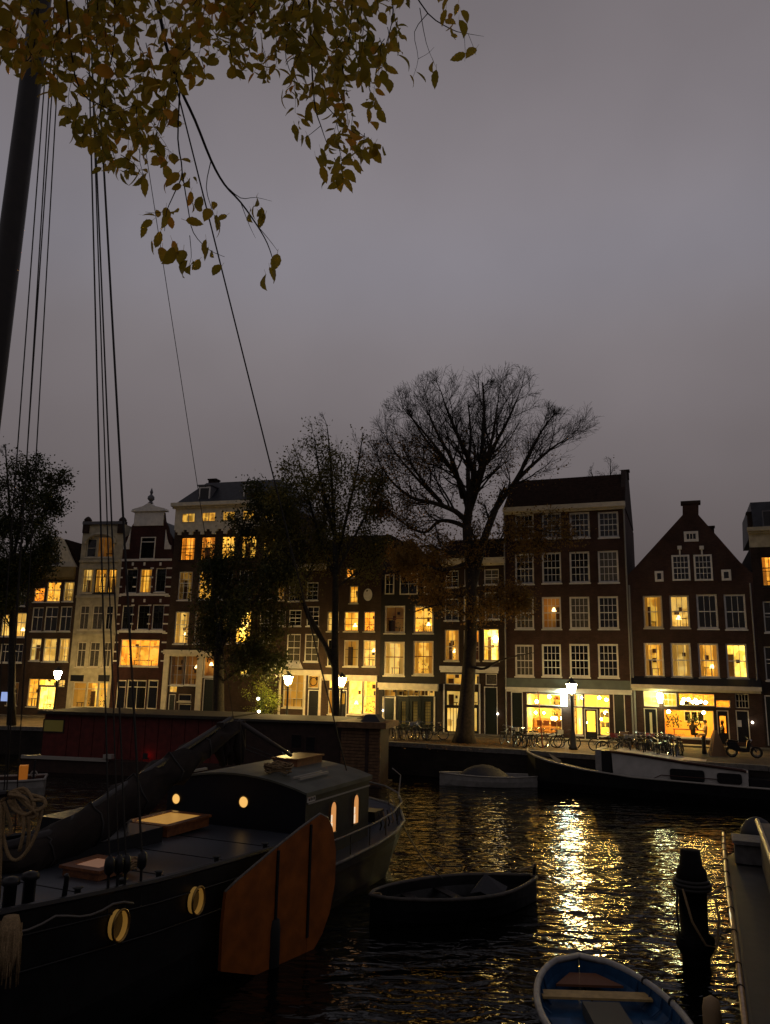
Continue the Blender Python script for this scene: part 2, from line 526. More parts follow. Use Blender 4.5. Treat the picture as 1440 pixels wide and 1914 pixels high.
# ------------------------------------------------------------------ houses
class House:
    def __init__(s, name, label, O, ang, Z, wall, cat='house'):
        s.O, s.ang, s.Z, s.wallm = np.array(O, float), ang, Z, wall
        s.holes, s.todo = [], []
        s.root = tag(empty(name), label, cat, 'canal houses across the water')
    def px(s, x, y):
        return s.Z[0] + x * s.Z[2], s.Z[1] + y * s.Z[2]
    def P(s, x, y):
        return onplane(*s.px(x, y), s.O, s.ang)
    def corner(s, t):
        return s.O + np.array([math.cos(s.ang), math.sin(s.ang)]) * t
    def set_span(s, xl, xr):                       # local coordinates along the facade
        s.O = s.corner(xl)
        s.W = xr - xl
        s.root.location = (s.O[0], s.O[1], 0)
        s.root.rotation_euler = (0, 0, s.ang)
    def rc(s, r):
        a, b, c, d = s.P(r[0], r[1]), s.P(r[2], r[1]), s.P(r[0], r[3]), s.P(r[2], r[3])
        x0, x1 = (a[0] + c[0]) / 2, (b[0] + d[0]) / 2
        z1, z0 = (a[1] + b[1]) / 2, (c[1] + d[1]) / 2
        return max(.06, x0), min(s.W - .06, x1), max(.02, z0), z1
    def trim(s, r, m_, proud=.1, name='moulding', back=-.002, metric=False):
        x0, x1, z0, z1 = r if metric else s.rc(r)
        if x0 < .07 and not metric: x0 = .0
        if x1 > s.W - .07 and not metric: x1 = s.W
        b = MB().box(x0, x1, -proud, back, z0, z1)
        if proud > .2:
            b.box(x0 + .04, x1 - .04, -proud * .55, back, z0 - .14, z0 - .001)
        return b.build(name, m_, s.root)
    def window(s, r, nx=2, nz=2, kind='d', fm=None, split=.5, hole=True, fw=.075, name='window', deep=.7, sill=True, barm=None, extra='', metric=False, recess=.09):
        x0, x1, z0, z1 = r if metric else s.rc(r)
        fm = fm or WHITE
        y0 = recess if hole else -.07
        if hole:
            s.holes.append((x0, x1, z0, z1))
        b = MB()
        f1 = y0 + .07
        b.box(x0, x0 + fw, y0, f1, z0, z1).box(x1 - fw, x1, y0, f1, z0, z1)
        b.box(x0 + fw, x1 - fw, y0, f1, z1 - fw, z1).box(x0 + fw, x1 - fw, y0, f1, z0, z0 + fw)
        o = b.build(name, fm, s.root)
        ix0, ix1, iz0, iz1 = x0 + fw, x1 - fw, z0 + fw, z1 - fw
        bar = MB()
        bw = .016
        for i in range(1, nx):
            x = ix0 + (ix1 - ix0) * i / nx
            bar.box(x - bw, x + bw, y0 + .014, y0 + .05, iz0, iz1)
        for i in range(1, nz):
            z = iz0 + (iz1 - iz0) * i / nz
            bar.box(ix0, ix1, y0 + .017, y0 + .053, z - bw, z + bw)
        if split:
            z = iz0 + (iz1 - iz0) * split
            bar.box(ix0, ix1, y0 + .008, y0 + .058, z - .032, z + .032)
        if bar.f:
            bar.build('glazing_bar', barm or fm, o)
        lit = kind in ROOMS
        yp = y0 + .035
        MB().quad((ix0, yp, iz0), (ix1, yp, iz0), (ix1, yp, iz1), (ix0, yp, iz1)).build('pane', GLASS if lit else (LACE if kind == 'c' else DGLASS), o)
        if lit and hole:
            e = .02
            d0, d1 = y0 + .075, y0 + .075 + deep
            rm = MB()
            rm.quad((x0 - e, d1, z0), (x1 + e, d1, z0), (x1 + e, d1, z1), (x0 - e, d1, z1))
            rm.quad((x0 - e, d0, z0), (x0 - e, d1, z0), (x0 - e, d1, z1), (x0 - e, d0, z1))
            rm.quad((x1 + e, d1, z0), (x1 + e, d0, z0), (x1 + e, d0, z1), (x1 + e, d1, z1))
            rm.quad((x0 - e, d0, z1), (x0 - e, d1, z1), (x1 + e, d1, z1), (x1 + e, d0, z1))
            rm.quad((x0 - e, d0, z0), (x1 + e, d0, z0), (x1 + e, d1, z0), (x0 - e, d1, z0))
            q = rm.build('lit_room', ROOMS[kind], o)
            wd_, ht_ = ix1 - ix0, iz1 - iz0
            if wd_ > .45 and deep > .5:            # what stands in the room
                if frnd.random() < .5:
                    bx_ = ix0 + (0 if frnd.random() < .5 else wd_ * .66)
                    bz_ = iz0 + ht_ * frnd.uniform(.45, .85)
                    bc = MB().box(bx_, bx_ + wd_ * .34, d1 - .22, d1 - .02, z0, bz_)
                    bc = bc.build('bookcase', MATS['room_wood'], o)
                if frnd.random() < .6:
                    for _ in range(frnd.choice((1, 1, 2))):
                        px0, pz0 = ix0 + wd_ * frnd.uniform(.15, .6), iz0 + ht_ * frnd.uniform(.4, .75)
                        MB().box(px0, px0 + frnd.uniform(.15, .3), d1 - .03, d1 - .006, pz0, pz0 + frnd.uniform(.2, .32)).build('picture', MATS['room_wood'], o)
                if frnd.random() < .5:
                    tx_ = ix0 + wd_ * frnd.uniform(.05, .45)
                    th_ = iz0 + ht_ * frnd.uniform(.12, .28)
                    MB().box(tx_, tx_ + wd_ * .5, d0 + .2, d0 + .45, th_, th_ + .04).box(tx_ + .04, tx_ + .08, d0 + .25, d0 + .3, z0, th_).box(tx_ + wd_ * .5 - .08, tx_ + wd_ * .5 - .04, d0 + .25, d0 + .3, z0, th_).build('table', MATS['room_wood'], o)
            if 'c' in extra:                       # drawn-back curtains
                for sd in (0, 1):
                    cw = (ix1 - ix0) * rnd.uniform(.16, .3)
                    cb = MB()
                    kk = 6
                    pts = []
                    for i in range(kk + 1):
                        xx = (ix0 + cw * i / kk) if sd == 0 else (ix1 - cw * i / kk)
                        pts.append((xx, d0 + .06 + .03 * (i % 2)))
                    for i in range(kk):
                        a_, c_ = pts[i], pts[i + 1]
                        cb.quad((a_[0], a_[1], iz0), (c_[0], c_[1], iz0), (c_[0], c_[1], iz1), (a_[0], a_[1], iz1))
                    cb.build('curtain', CURT, o)
            if 'p' in extra:                       # plants on the inside sill
                pb = MB()
                for k in range(34):
                    cx, cz = rnd.uniform(ix0, ix1), iz0 + abs(rnd.gauss(0, .22)) * (iz1 - iz0)
                    a_ = rnd.uniform(0, 6.28); l_ = rnd.uniform(.06, .16)
                    dx, dz = math.cos(a_) * l_, math.sin(a_) * l_
                    yy = d0 + rnd.uniform(.05, .2)
                    pb.quad((cx, yy, cz), (cx + dx * .5 - dz * .25, yy, cz + dz * .5 + dx * .25), (cx + dx, yy, cz + dz), (cx + dx * .5 + dz * .25, yy, cz + dz * .5 - dx * .25))
                pb.build('house_plant', MATS['room_plant'], o)
            if 'L' in extra:                       # a lamp burning in the room
                cx = ix0 + (ix1 - ix0) * rnd.uniform(.35, .75)
                cz = iz0 + (iz1 - iz0) * (.3 if 'Lt' in extra else .62)
                lb = MB().lathe([(.05, .16), (.17, -.08), (.16, -.1), (.02, -.1)], 10, (cx, d0 + .4, cz))
                lb.build('lamp_shade', SHADE, o)
        if sill and hole:
            MB().box(x0 - .05, x1 + .05, -.06, y0 + .005, z0 - .09, z0 - .002).build('sill', fm, o)
        return o
    def door(s, r, m_=None, glass=None, name='door', proudframe=True, metric=False, kind='m', fm=None):
        x0, x1, z0, z1 = r if metric else s.rc(r)
        s.holes.append((x0, x1, z0, z1))
        fw = .06
        b = MB().box(x0, x0 + fw, .02, .12, z0, z1).box(x1 - fw, x1, .02, .12, z0, z1).box(x0 + fw, x1 - fw, .02, .12, z1 - fw, z1)
        b.build('door_frame', fm or WHITE, s.root)
        ix0, ix1, iz0, iz1 = x0 + fw + .003, x1 - fw - .003, z0 + .01, z1 - fw - .003
        o = MB()
        if glass:
            g0, g1, h0, h1 = glass                 # fractions of the leaf
            gx0, gx1 = ix0 + (ix1 - ix0) * g0, ix0 + (ix1 - ix0) * g1
            gz0, gz1 = iz0 + (iz1 - iz0) * h0, iz0 + (iz1 - iz0) * h1
            o.box(ix0, gx0, .05, .1, iz0, iz1).box(gx1, ix1, .05, .1, iz0, iz1).box(gx0, gx1, .05, .1, iz0, gz0).box(gx0, gx1, .05, .1, gz1, iz1)
        else:
            o.box(ix0, ix1, .06, .11, iz0, iz1)
            wd, hh = ix1 - ix0, iz1 - iz0
            for a, b_, c, d in ((.14, .86, .08, .42), (.14, .86, .5, .92)):
                o.box(ix0 + wd * a, ix0 + wd * b_, .045, .059, iz0 + hh * c, iz0 + hh * d)
        o = o.build(name, m_ or DARKP, s.root)
        MB().box(ix1 - .12, ix1 - .08, .02, .044, iz0 + .9, iz0 + 1.04).build('handle', CHROME, o)
        if glass:
            MB().quad((gx0, .075, gz0), (gx1, .075, gz0), (gx1, .075, gz1), (gx0, .075, gz1)).build('pane', GLASS, o)
            if kind in ROOMS:
                MB().quad((gx0 - .05, .5, gz0 - .1), (gx1 + .05, .5, gz0 - .1), (gx1 + .05, .5, gz1 + .1), (gx0 - .05, .5, gz1 + .1)).build('lit_hall', ROOMS[kind], o)
        return o
    def finish(s, ztop, depth=11, gable=None, back_top=None):
        """front wall with real openings, side walls and back; gable = outline above ztop as (x, z)"""
        W = s.W
        xs = sorted({0, W} | {h[0] for h in s.holes} | {h[1] for h in s.holes})
        zs = sorted({0, ztop} | {h[2] for h in s.holes} | {h[3] for h in s.holes})
        b = MB()
        for i in range(len(xs) - 1):
            for j in range(len(zs) - 1):
                cx, cz = (xs[i] + xs[i + 1]) / 2, (zs[j] + zs[j + 1]) / 2
                if any(h[0] < cx < h[1] and h[2] < cz < h[3] for h in s.holes):
                    continue
                b.quad((xs[i], 0, zs[j]), (xs[i + 1], 0, zs[j]), (xs[i + 1], 0, zs[j + 1]), (xs[i], 0, zs[j + 1]))
        for x0, x1, z0, z1 in s.holes:
            y = .18
            b.quad((x0, 0, z0), (x0, 0, z1), (x0, y, z1), (x0, y, z0)).quad((x1, 0, z1), (x1, 0, z0), (x1, y, z0), (x1, y, z1))
            b.quad((x0, 0, z1), (x1, 0, z1), (x1, y, z1), (x0, y, z1)).quad((x0, 0, z0), (x0, y, z0), (x1, y, z0), (x1, 0, z0))
        b.quad((0, 0, 0), (0, 0, ztop), (0, depth, ztop), (0, depth, 0)).quad((W, 0, 0), (W, depth, 0), (W, depth, ztop), (W, 0, ztop))
        b.quad((0, depth, 0), (0, depth, ztop), (W, depth, ztop), (W, depth, 0))
        o = b.build('wall', s.wallm, s.root)
        if gable:
            MB().prism([(x, z) for x, z in gable], 0.0, .32).build('gable', s.wallm, s.root)
        return o

frnd = random.Random(12)
MATS['room_wood'] = mat('room_furniture_wood', (.07, .035, .015), .6)
MATS['room_plant'] = mat('house_plant_leaf', (.02, .035, .012), .6)
A20, A21, A19, A155, A12, A10, A8 = R(-20), R(-21), R(-19), R(-15.5), R(-12), R(-10), R(-8)
Z1, Z2, Z3, Z4 = (0, 850, 1 / 3), (300, 850, 1 / 3), (620, 950, 380 / 1440), (900, 850, .375)
Z6, Z7, Z8 = (930, 1280, 260 / 1440), (1180, 1280, 260 / 1440), (700, 1280, 240 / 1440)
K = onz(918, 1375, 0)[:2]

# plan: the bend of the quay, house by house, outwards from the house behind the big elm
def make(name, label, O, ang, Z, wall, left=None, right=None):
    h = House(name, label, O, ang, Z, wall)
    l = h.P(*left)[0] if left else 0.0
    r_ = h.P(*right)[0] if right else 0.0
    h.set_span(l, r_)
    return h
H8 = make('canal_house', 'dark narrow canal house right behind the big elm trunk', K, A20, Z3, BR_DK, (770, 1150), (1236, 1000))
H9 = make('canal_house', 'tall brick house with four columns of small-paned white windows and a lit shop below', H8.corner(H8.W), A21, Z4, BR_RED, None, (730, 700))
H10 = make('canal_house', 'brick house with steep pointed gable and chimney over a busy glowing cafe', H9.corner(H9.W), A21, Z4, BR_RED, None, (1374, 900))
H11 = make('canal_house', 'house cut by the right edge of the picture with pale cornice', H10.corner(H10.W), A21, Z4, BR_DK, None, (1650, 900))
H7 = make('canal_house', 'black house with cream garage front and tall yellow windows', H8.O, A19, Z3, BLACKW, (345, 950), None)
H6 = make('canal_house', 'brown house with an oval white plaque and a bright yellow shop window', H7.O, A19, Z2, BR_BR, (920, 1000), None)
H5 = make('canal_house', 'brown house with unlit windows behind the street lamp and dark tree', H6.O, R(-17), Z2, BR_BR, (640, 1000), None)
H4 = make('canal_house', 'wide brown house with cream attic storey and slate mansard roof', H5.O, A155, Z1, BR_BR, (950, 850), None)
H3 = make('canal_house', 'oxblood brick house with white stripes and a pedimented neck gable', H4.O, A12, Z1, BR_OX, (662, 850), None)
H2 = make('canal_house', 'pale stone house with a broad arched top window', H3.O, A10, Z1, CREAMST, (425, 850), None)
H1 = make('canal_house', 'brown house with ochre cornice under a white bell gable', H2.O, A10, Z1, BR_BR, (160, 850), None)
H0 = make('canal_house', 'dark brick house cut by the left edge behind the left tree', H1.O, A8, Z1, BR_DK, (-180, 850), None)

def roof_flat(h, z, depth=11, m_=None, name='roof'):
    return MB().box(.02, h.W - .02, .05, depth, z - .05, z + .12).build(name, m_ or LEAD, h.root)
def roof_saddle(h, z0, zr, depth=11, m_=None, inset=.02, y0=.25, over=0):
    """ridge runs back from the street"""
    W = h.W
    b = MB().prism([(-over, z0), (W + over, z0), (W / 2, zr)], y0, depth)
    return b.build('roof', m_ or TILE, h.root)
def roof_cross(h, z0, zr, depth=10, m_=None, y0=0.0, x0=0.0, x1=None, flat=2.5):
    """slope rises back from the street, ridge along the facade"""
    x1 = h.W if x1 is None else x1
    poly = [(y0, z0), (y0 + flat, zr), (depth - flat, zr), (depth, z0)]
    n = 4
    vs = [(x0, y, z) for y, z in poly] + [(x1, y, z) for y, z in poly]
    return MB().add(vs, [(3, 2, 1, 0), (4, 5, 6, 7), (0, 1, 5, 4), (1, 2, 6, 5), (2, 3, 7, 6), (3, 0, 4, 7)]).build('roof', m_ or TILE, h.root)
def chimney(h, x, y, z0, z1, w_=.55, parent=None, m_=None):
    b = MB().box(x - w_ / 2, x + w_ / 2, y, y + w_, z0, z1).box(x - w_ / 2 - .06, x + w_ / 2 + .06, y - .06, y + w_ + .06, z1, z1 + .12)
    return b.build('chimney', m_ or BR_DK, parent or h.root)
def pipe(h, pts, r_=.05, name='drainpipe'):
    return MB().tube([(x, -.07, z) for x, z in pts], r_, 6).build(name, PIPE, h.root)
def globe(h, x, y, z, r_=.13, m_=None, name='pendant_lamp', cord=1.0):
    o = MB().ball((x, y, z), r_).build(name, m_ or GLOBE, h.root, True)
    if cord:
        MB().tube([(x, y, z + r_), (x, y, z + r_ + cord)], .008, 4).build('cord', IRON, o)
    return o
def shop(h, x0, x1, z0, z1, depth, wallm, floor=None):
    b = MB()
    b.quad((x0, depth, z0), (x1, depth, z0), (x1, depth, z1), (x0, depth, z1))
    b.quad((x0, .2, z0), (x0, depth, z0), (x0, depth, z1), (x0, .2, z1)).quad((x1, depth, z0), (x1, .2, z0), (x1, .2, z1), (x1, depth, z1))
    b.quad((x0, .2, z1), (x0, depth, z1), (x1, depth, z1), (x1, .2, z1)).quad((x0, .2, z0), (x1, .2, z0), (x1, depth, z0), (x0, depth, z0))
    b.quad((x0, .2, z0 - .3), (x0, .2, z0), (x1, .2, z0), (x1, .2, z0 - .3))
    return b.build('shop_interior', wallm, h.root)
def shelves(h, x0, x1, y, zs, seed=1, hmax=.3):
    r2 = random.Random(seed)
    for z in zs:
        o = MB().box(x0, x1, y - .28, y - .01, z - .03, z).build('shelf', MATS['shop_wood'], h.root)
        x = x0 + .05
        while x < x1 - .1:
            w_ = r2.uniform(.05, .12)
            if r2.random() < .8:
                hh = r2.uniform(.12, hmax)
                nm = r2.choice(['jar_a', 'jar_b', 'jar_c', 'jar_d'])
                MB().lathe([(w_ * .48, 0), (w_ * .5, hh * .6), (w_ * .2, hh * .75), (w_ * .2, hh)], 6, (x, y - .15, z)).build('bottle', MATS[nm], o)
            x += w_ + r2.uniform(.02, .08)
MATS['shop_wood'] = mat('shop_wood', (.22, .1, .035), .5)
mat('jar_a', (.3, .12, .03), .3); mat('jar_b', (.6, .5, .3), .4); mat('jar_c', (.06, .09, .03), .3); mat('jar_d', (.25, .04, .02), .4)
SHOPWALL = mat('shop_cream_wall', (.78, .62, .28), .8)
CAFEWALL = mat('cafe_orange_wall', (.78, .45, .12), .8)
REDW = mat('chair_wood', (.16, .05, .025), .5)

# --- H9: the tall four-bay house
h = H9
zt = h.P(600, 262)[1]
cols = [(168, 262), (302, 398), (440, 540), (582, 684)]
rows = [[(295, 420), (290, 416), (286, 414), (283, 412)], [(492, 645), (486, 640), (482, 638), (477, 637)],
        [(710, 868), (708, 868), (707, 868), (705, 868)], [(947, 1105), (945, 1105), (943, 1108), (943, 1110)]]
kinds = [['d', 'd', 'd', 'd'], ['d', 'd', 'd', 'c'], ['c', 'k', 'c', 'd'], ['c', 'd', 'd', 'd']]
for j in range(4):
    for i in range(4):
        k = kinds[j][i]
        h.window((cols[i][0], rows[j][i][0], cols[i][1], rows[j][i][1]), 4, 4 if j else 4, k, fw=.12, extra='L' if k == 'k' else '')
zf1, zf0 = h.P(430, 1112)[1], h.P(430, 1165)[1]
h.trim((0, h.W, zf0, zf1 - .1), FASCIA, .05, 'fascia', metric=True)
h.trim((-.02, h.W + .02, zf0 - .16, zf0), WHITE, .3, 'shop_cornice', metric=True)
ztop_shop = zf0 - .3
def z6(x, y): 
    return onplane(Z6[0] + x * Z6[2], Z6[1] + y * Z6[2], h.O, h.ang)
def r6(x0, y0, x1, y1):
    a, b = z6(x0, y0), z6(x1, y1)
    return (a[0], b[0], max(.02, b[1]), a[1])
h.door(r6(140, 70, 270, 560), metric=True)
h.window(r6(298, 85, 672, 222), 3, 1, None, WHITE, None, sill=False, name='shop_transom', metric=True, fw=.06)
h.window(r6(298, 226, 672, 520), 1, 1, None, WHITE, None, sill=True, name='shop_window', metric=True, fw=.06)
h.window(r6(790, 95, 888, 228), 1, 1, None, WHITE, None, sill=False, name='shop_transom', metric=True, fw=.05)
h.window(r6(790, 232, 888, 520), 1, 1, None, WHITE, None, name='shop_window', metric=True, fw=.05)
h.window(r6(895, 95, 1165, 240), 2, 1, None, WHITE, None, sill=False, name='shop_transom', metric=True, fw=.05)
h.door(r6(895, 244, 1048, 585), BLACKP, (.14, .86, .27, .95), kind=None, metric=True)
h.window(r6(1053, 244, 1165, 530), 1, 1, None, WHITE, None, name='shop_window', metric=True, fw=.05)
h.door(r6(1195, 90, 1335, 560), metric=True)
for o in h.root.children:                            # shop fronts look into the real shop
    if o.name.startswith(('shop_transom', 'shop_window')):
        for c in o.children:
            if c.name.startswith('pane'):
                c.data.materials[0] = GLASS
x0, x1 = z6(285, 0)[0], z6(1178, 0)[0]
shop(h, x0, x1, .15, ztop_shop, 4.2, SHOPWALL)
shelves(h, x0 + 1.3, x0 + 2.9, 4.15, [.9, 1.3, 1.7, 2.1, 2.45], 3)
MB().box(x0 + .1, x0 + 1.6, 2.6, 3.2, .16, 1.15).build('counter', MATS['shop_wood'], h.root)
MB().box(x1 - 2.4, x1 - 2.34, .6, 3.8, .16, ztop_shop - .05).build('partition', SHOPWALL, h.root)
for gx, gz in ((340, 180), (320, 300), (400, 305), (478, 130), (520, 355), (560, 355), (600, 360), (640, 355), (660, 190), (820, 140), (850, 410), (1005, 140), (1090, 160), (1140, 160), (1015, 372), (1075, 300)):
    s_, z_ = z6(gx, gz)
    globe(h, s_ + .15, rnd.uniform(.9, 2.4), z_, rnd.uniform(.07, .12), cord=max(.05, ztop_shop - z_ - .15))
for fx, fz in ((1068, 285), (1112, 285), (1075, 390), (1118, 390)):   # framed cards in the window
    s_, z_ = z6(fx, fz)
    o = MB().box(s_, s_ + .2, .17, .19, z_ - .3, z_).build('framed_card', BLACKP, h.root)
    MB().box(s_ + .03, s_ + .17, .158, .168, z_ - .27, z_ - .03).build('card', mat('card_paper', (.6, .55, .4)), o)
pipe(h, [(-.02, .1), (-.02, zt)])
pz = h.P(745, 1400)[1]
pipe(h, [(h.W - .02, .1), (h.W - .02, zt - .1)], .06)
pipe(h, [(h.W + .16, .1), (h.W + .16, h.P(745, 1150)[1])], .06)
sg = z6(705, 130)
o = MB().box(sg[0] - .22, sg[0] + .12, -.45, -.28, sg[1] - .55, sg[1] + .45).build('lit_sign', mat('sign_light', (.9, 1, .95), .4, emit=((.72, 1, .86), 45)), h.root)
MB().box(sg[0] - .06, sg[0] - .02, -.36, -.002, sg[1] + .46, sg[1] + .5).build('bracket', IRON, o)
h.finish(zt)
h.trim((-.05, h.W + .1, zt - .05, zt + .28), CREAM, .42, 'cornice', metric=True)
zr = aty(1180, 888, h.corner(h.W)[1] + 3.5)[2]
rf = roof_cross(h, zt + .28, zr, 10, TILE, -.2, -.05, h.W + .02, 3.6)
MB().add([(h.W - .25, 0, zt), (h.W + .05, 0, zt), (h.W + .05, 10, zt), (h.W - .25, 10, zt), (h.W - .25, 3.2, zr + .25), (h.W + .05, 3.2, zr + .25), (h.W + .05, 6.8, zr + .25), (h.W - .25, 6.8, zr + .25)],
         [(0, 1, 5, 4), (1, 2, 6, 5), (2, 3, 7, 6), (3, 0, 4, 7), (4, 5, 6, 7)]).build('end_wall', BR_DK, h.root)
chimney(h, h.W - .1, 5, zr, zr + .6, .5, rf)

# --- H10: pointed gable with the cafe
h = H10
ze = (h.P(770, 620)[1] + h.P(1350, 575)[1]) / 2
gab = [h.P(*p) for p in ((772, 620), (1003, 300), (1003, 238), (1083, 236), (1083, 300), (1285, 530), (1370, 575))]
gab = [(max(0, min(h.W, x)), z) for x, z in gab]
gab[0] = (0, ze); gab[-1] = (h.W, ze)
for r, k in zip([(808, 702, 903, 863), (940, 700, 1037, 863), (1075, 695, 1178, 867), (1213, 695, 1320, 870)], 'lpdd'):
    h.window(r, 3, 2, k, CREAM if k in 'lp' else WHITE, .5, fw=.11, extra={'l': 'c', 'p': 'Lt'}.get(k, ''))
for r, k, e in zip([(812, 938, 910, 1108), (945, 938, 1047, 1110), (1083, 940, 1185, 1112), (1222, 942, 1327, 1115)], 'lplb', ('c', 'c', 'cLt', '')):
    h.window(r, 3, 2, k, WHITE, .5, fw=.11, extra=e)
for r in ((950, 500, 1040, 628), (1060, 498, 1152, 628)):
    h.window(r, 4, 4, 'd', WHITE, .5, hole=False, fw=.11)
for r in ((865, 580, 908, 632), (1197, 573, 1245, 627)):
    h.window(r, 1, 1, 'd', WHITE, None, hole=False, fw=.14)
h.window((1010, 382, 1082, 433), 3, 1, 'd', WHITE, None, hole=False, fw=.16, barm=WHITE)
for p in ((988, 465), (1098, 465)):
    s_, z_ = h.P(*p)
    MB().box(s_ - .13, s_ + .13, -.22, -.003, z_ - .1, z_ + .12).box(s_ - .05, s_ + .05, -.1, -.003, z_ - .45, z_ - .101).build('corbel', WHITE, h.root)
def z7(x, y):
    return onplane(Z7[0] + x * Z7[2], Z7[1] + y * Z7[2], h.O, h.ang)
def r7(x0, y0, x1, y1):
    a, b = z7(x0, y0), z7(x1, y1)
    return (max(.03, a[0]), min(h.W - .03, b[0]), max(.02, b[1]), a[1])
zc = z7(600, 45)[1]
h.trim((.0, h.W, zc - .02, zc + .24), CREAM, .5, 'shop_cornice', metric=True)
MB().add([(0, -.5, zc + .241), (h.W, -.5, zc + .241), (h.W, -.003, zc + .75), (0, -.003, zc + .75), (0, -.003, zc + .241), (h.W, -.003, zc + .241)], [(0, 1, 2, 3), (0, 3, 4), (1, 5, 2)]).build('canopy_roof', BLACKP, h.root)
h.window(r7(125, 62, 290, 228), 2, 3, 'b', CREAM, None, sill=False, name='transom', metric=True, fw=.05, deep=.4)
h.door(r7(130, 240, 285, 640), BLACKP, (.4, .62, .2, .9), kind='p', metric=True, fm=CREAM)
for r, nx, nm in ((r7(330, 85, 476, 226), 3, 'transom'), (r7(484, 85, 868, 226), 7, 'transom'), (r7(335, 250, 870, 560), 1, 'shop_window'), (r7(874, 155, 1030, 240), 1, 'transom')):
    o = h.window(r, nx, 1 if nx < 3 else 2, None, CREAM, None, sill=nm != 'transom', name=nm, metric=True, fw=.05)
    for c in o.children:
        if c.name.startswith('pane'):
            c.data.materials[0] = GLASS
h.door(r7(882, 262, 1030, 625), BLACKP, (.18, .8, .35, .86), kind=None, metric=True, fm=CREAM)
h.window(r7(1075, 92, 1225, 245), 4, 2, 'd', CREAM, None, sill=False, name='transom', metric=True, fw=.05)
o = h.door(r7(1080, 262, 1240, 600), BLACKP, metric=True, fm=CREAM)
s_, z_ = z7(1090, 365)
MB().box(s_, s_ + .28, .03, .044, z_ - .4, z_).build('notice', mat('notice_paper', (.5, .5, .48)), o)
x0, x1 = z7(322, 0)[0], z7(1036, 0)[0]
ztop_shop = zc - .15
shop(h, x0, x1, .15, ztop_shop, 4.5, CAFEWALL)
for gx, gz in ((525, 155), (575, 160), (510, 195), (620, 185), (665, 190), (705, 185), (755, 190), (650, 165), (735, 300), (365, 285)):
    s_, z_ = z7(gx, gz)
    globe(h, s_ + .12, rnd.uniform(1.0, 1.9), z_, rnd.uniform(.09, .12), cord=max(.05, ztop_shop - z_ - .15))
wz = z7(490, 262)                                   # a window and pictures on the cafe's back wall
o = MB().box(wz[0] + .3, wz[0] + 1.6, 4.40, 4.45, 1.2, 2.6).build('back_window', CREAM, h.root)
for i in range(3):
    for j in range(2):
        MB().box(wz[0] + .36 + .42 * i, wz[0] + .7 + .42 * i, 4.385, 4.398, 1.27 + .68 * j, 1.87 + .68 * j).build('pane', DGLASS, o)
pb = MB()
for k in range(160):
    cx, cz = x0 + rnd.uniform(.1, .9) + (rnd.random() < .4) * 1.3, 1.0 + abs(rnd.gauss(0, .45))
    yy = rnd.uniform(2.2, 3.2); a_ = rnd.uniform(0, 6.3); l_ = .2
    pb.quad((cx, yy, cz), (cx + math.cos(a_) * l_ * .5 - .05, yy, cz + math.sin(a_) * l_ * .5), (cx + math.cos(a_) * l_, yy, cz + math.sin(a_) * l_), (cx + math.cos(a_) * l_ * .5 + .05, yy + .03, cz + math.sin(a_) * l_ * .5 - .05))
pb.build('cafe_plant', MATS['room_plant'], h.root)
s_, z_ = z7(297, 140)
o = MB().lathe([(.1, -.28), (.2, .12), (.17, .3), (.05, .36)], 8, (s_ + .02, -.35, z_)).build('wall_lantern', mat('wall_lantern_glass', (1, 1, .8), .3, emit=((.93, 1, .5), 55)), h.root)
MB().tube([(s_ + .02, -.35, z_ + .37), (s_ + .02, -.3, z_ + .5), (s_ + .02, -.003, z_ + .5)], .025, 6).build('bracket', IRON, o)
s_, z_ = z7(1255, 388)
MB().ball((s_, -.12, z_), .07).build('door_lamp', SMALLB, h.root, True)
pipe(h, [(.12, .1), (.12, h.P(765, 650)[1])], .055)
zp = h.P(1000, 1130)[1]
pipe(h, [(.2, zp - .1), (.45, zp), (h.W - .35, zp), (h.W - .18, zp + .25), (h.W - .18, h.P(1345, 640)[1])], .05)
h.finish(ze, 11, gab)
MB().prism([(gab[0][0], ze), (gab[1][0], gab[1][1] - .1), (gab[4][0], gab[4][1] - .1), (gab[5][0], gab[5][1] - .1), (h.W, ze)], .33, 11).build('roof', TILE, h.root)
cx = (gab[2][0] + gab[3][0]) / 2
MB().box(gab[2][0] - .12, gab[3][0] + .12, -.08, .6, gab[2][1] - .12, gab[2][1] + .08).build('chimney_cap', BR_DK, h.root)
s_, z_ = h.P(1143, 345)
chimney(h, s_ + .1, 2.5, z_ - 1.4, z_ + .2, .4)

# --- H11: at the right edge
h = H11
zt = h.P(1400, 460)[1]
for r, k in (((1397, 505, 1475, 655), 'o'), ((1408, 730, 1485, 885), 'd'), ((1414, 955, 1490, 1125), 'd'), ((1500, 505, 1580, 655), 'o'), ((1510, 730, 1590, 885), 'd'), ((1515, 955, 1595, 1125), 'd')):
    h.window(r, 2, 2, k, WHITE if k == 'd' else DARKP, .62, extra='c' if k == 'o' else '')
h.door((1420, 1200, 1470, 1450))
h.window((1490, 1200, 1590, 1400), 2, 2, 'd')
h.finish(zt)
h.trim((-.05, h.W, zt, zt + 1.0), CREAMST, .05, 'frieze', metric=True)
h.trim((-.12, h.W, zt + 1.0, zt + 1.25), CREAMST, .45, 'cornice', metric=True)
rf = roof_cross(h, zt + 1.25, zt + 3.2, 10, SLATE, .1, .3, None, 1.2)
h.window((1400, 278, 1450, 360), 1, 1, 'd', LEAD, None, hole=False, name='dormer')
chimney(h, .35, 1.0, zt + 1.2, zt + 2.4, .6)

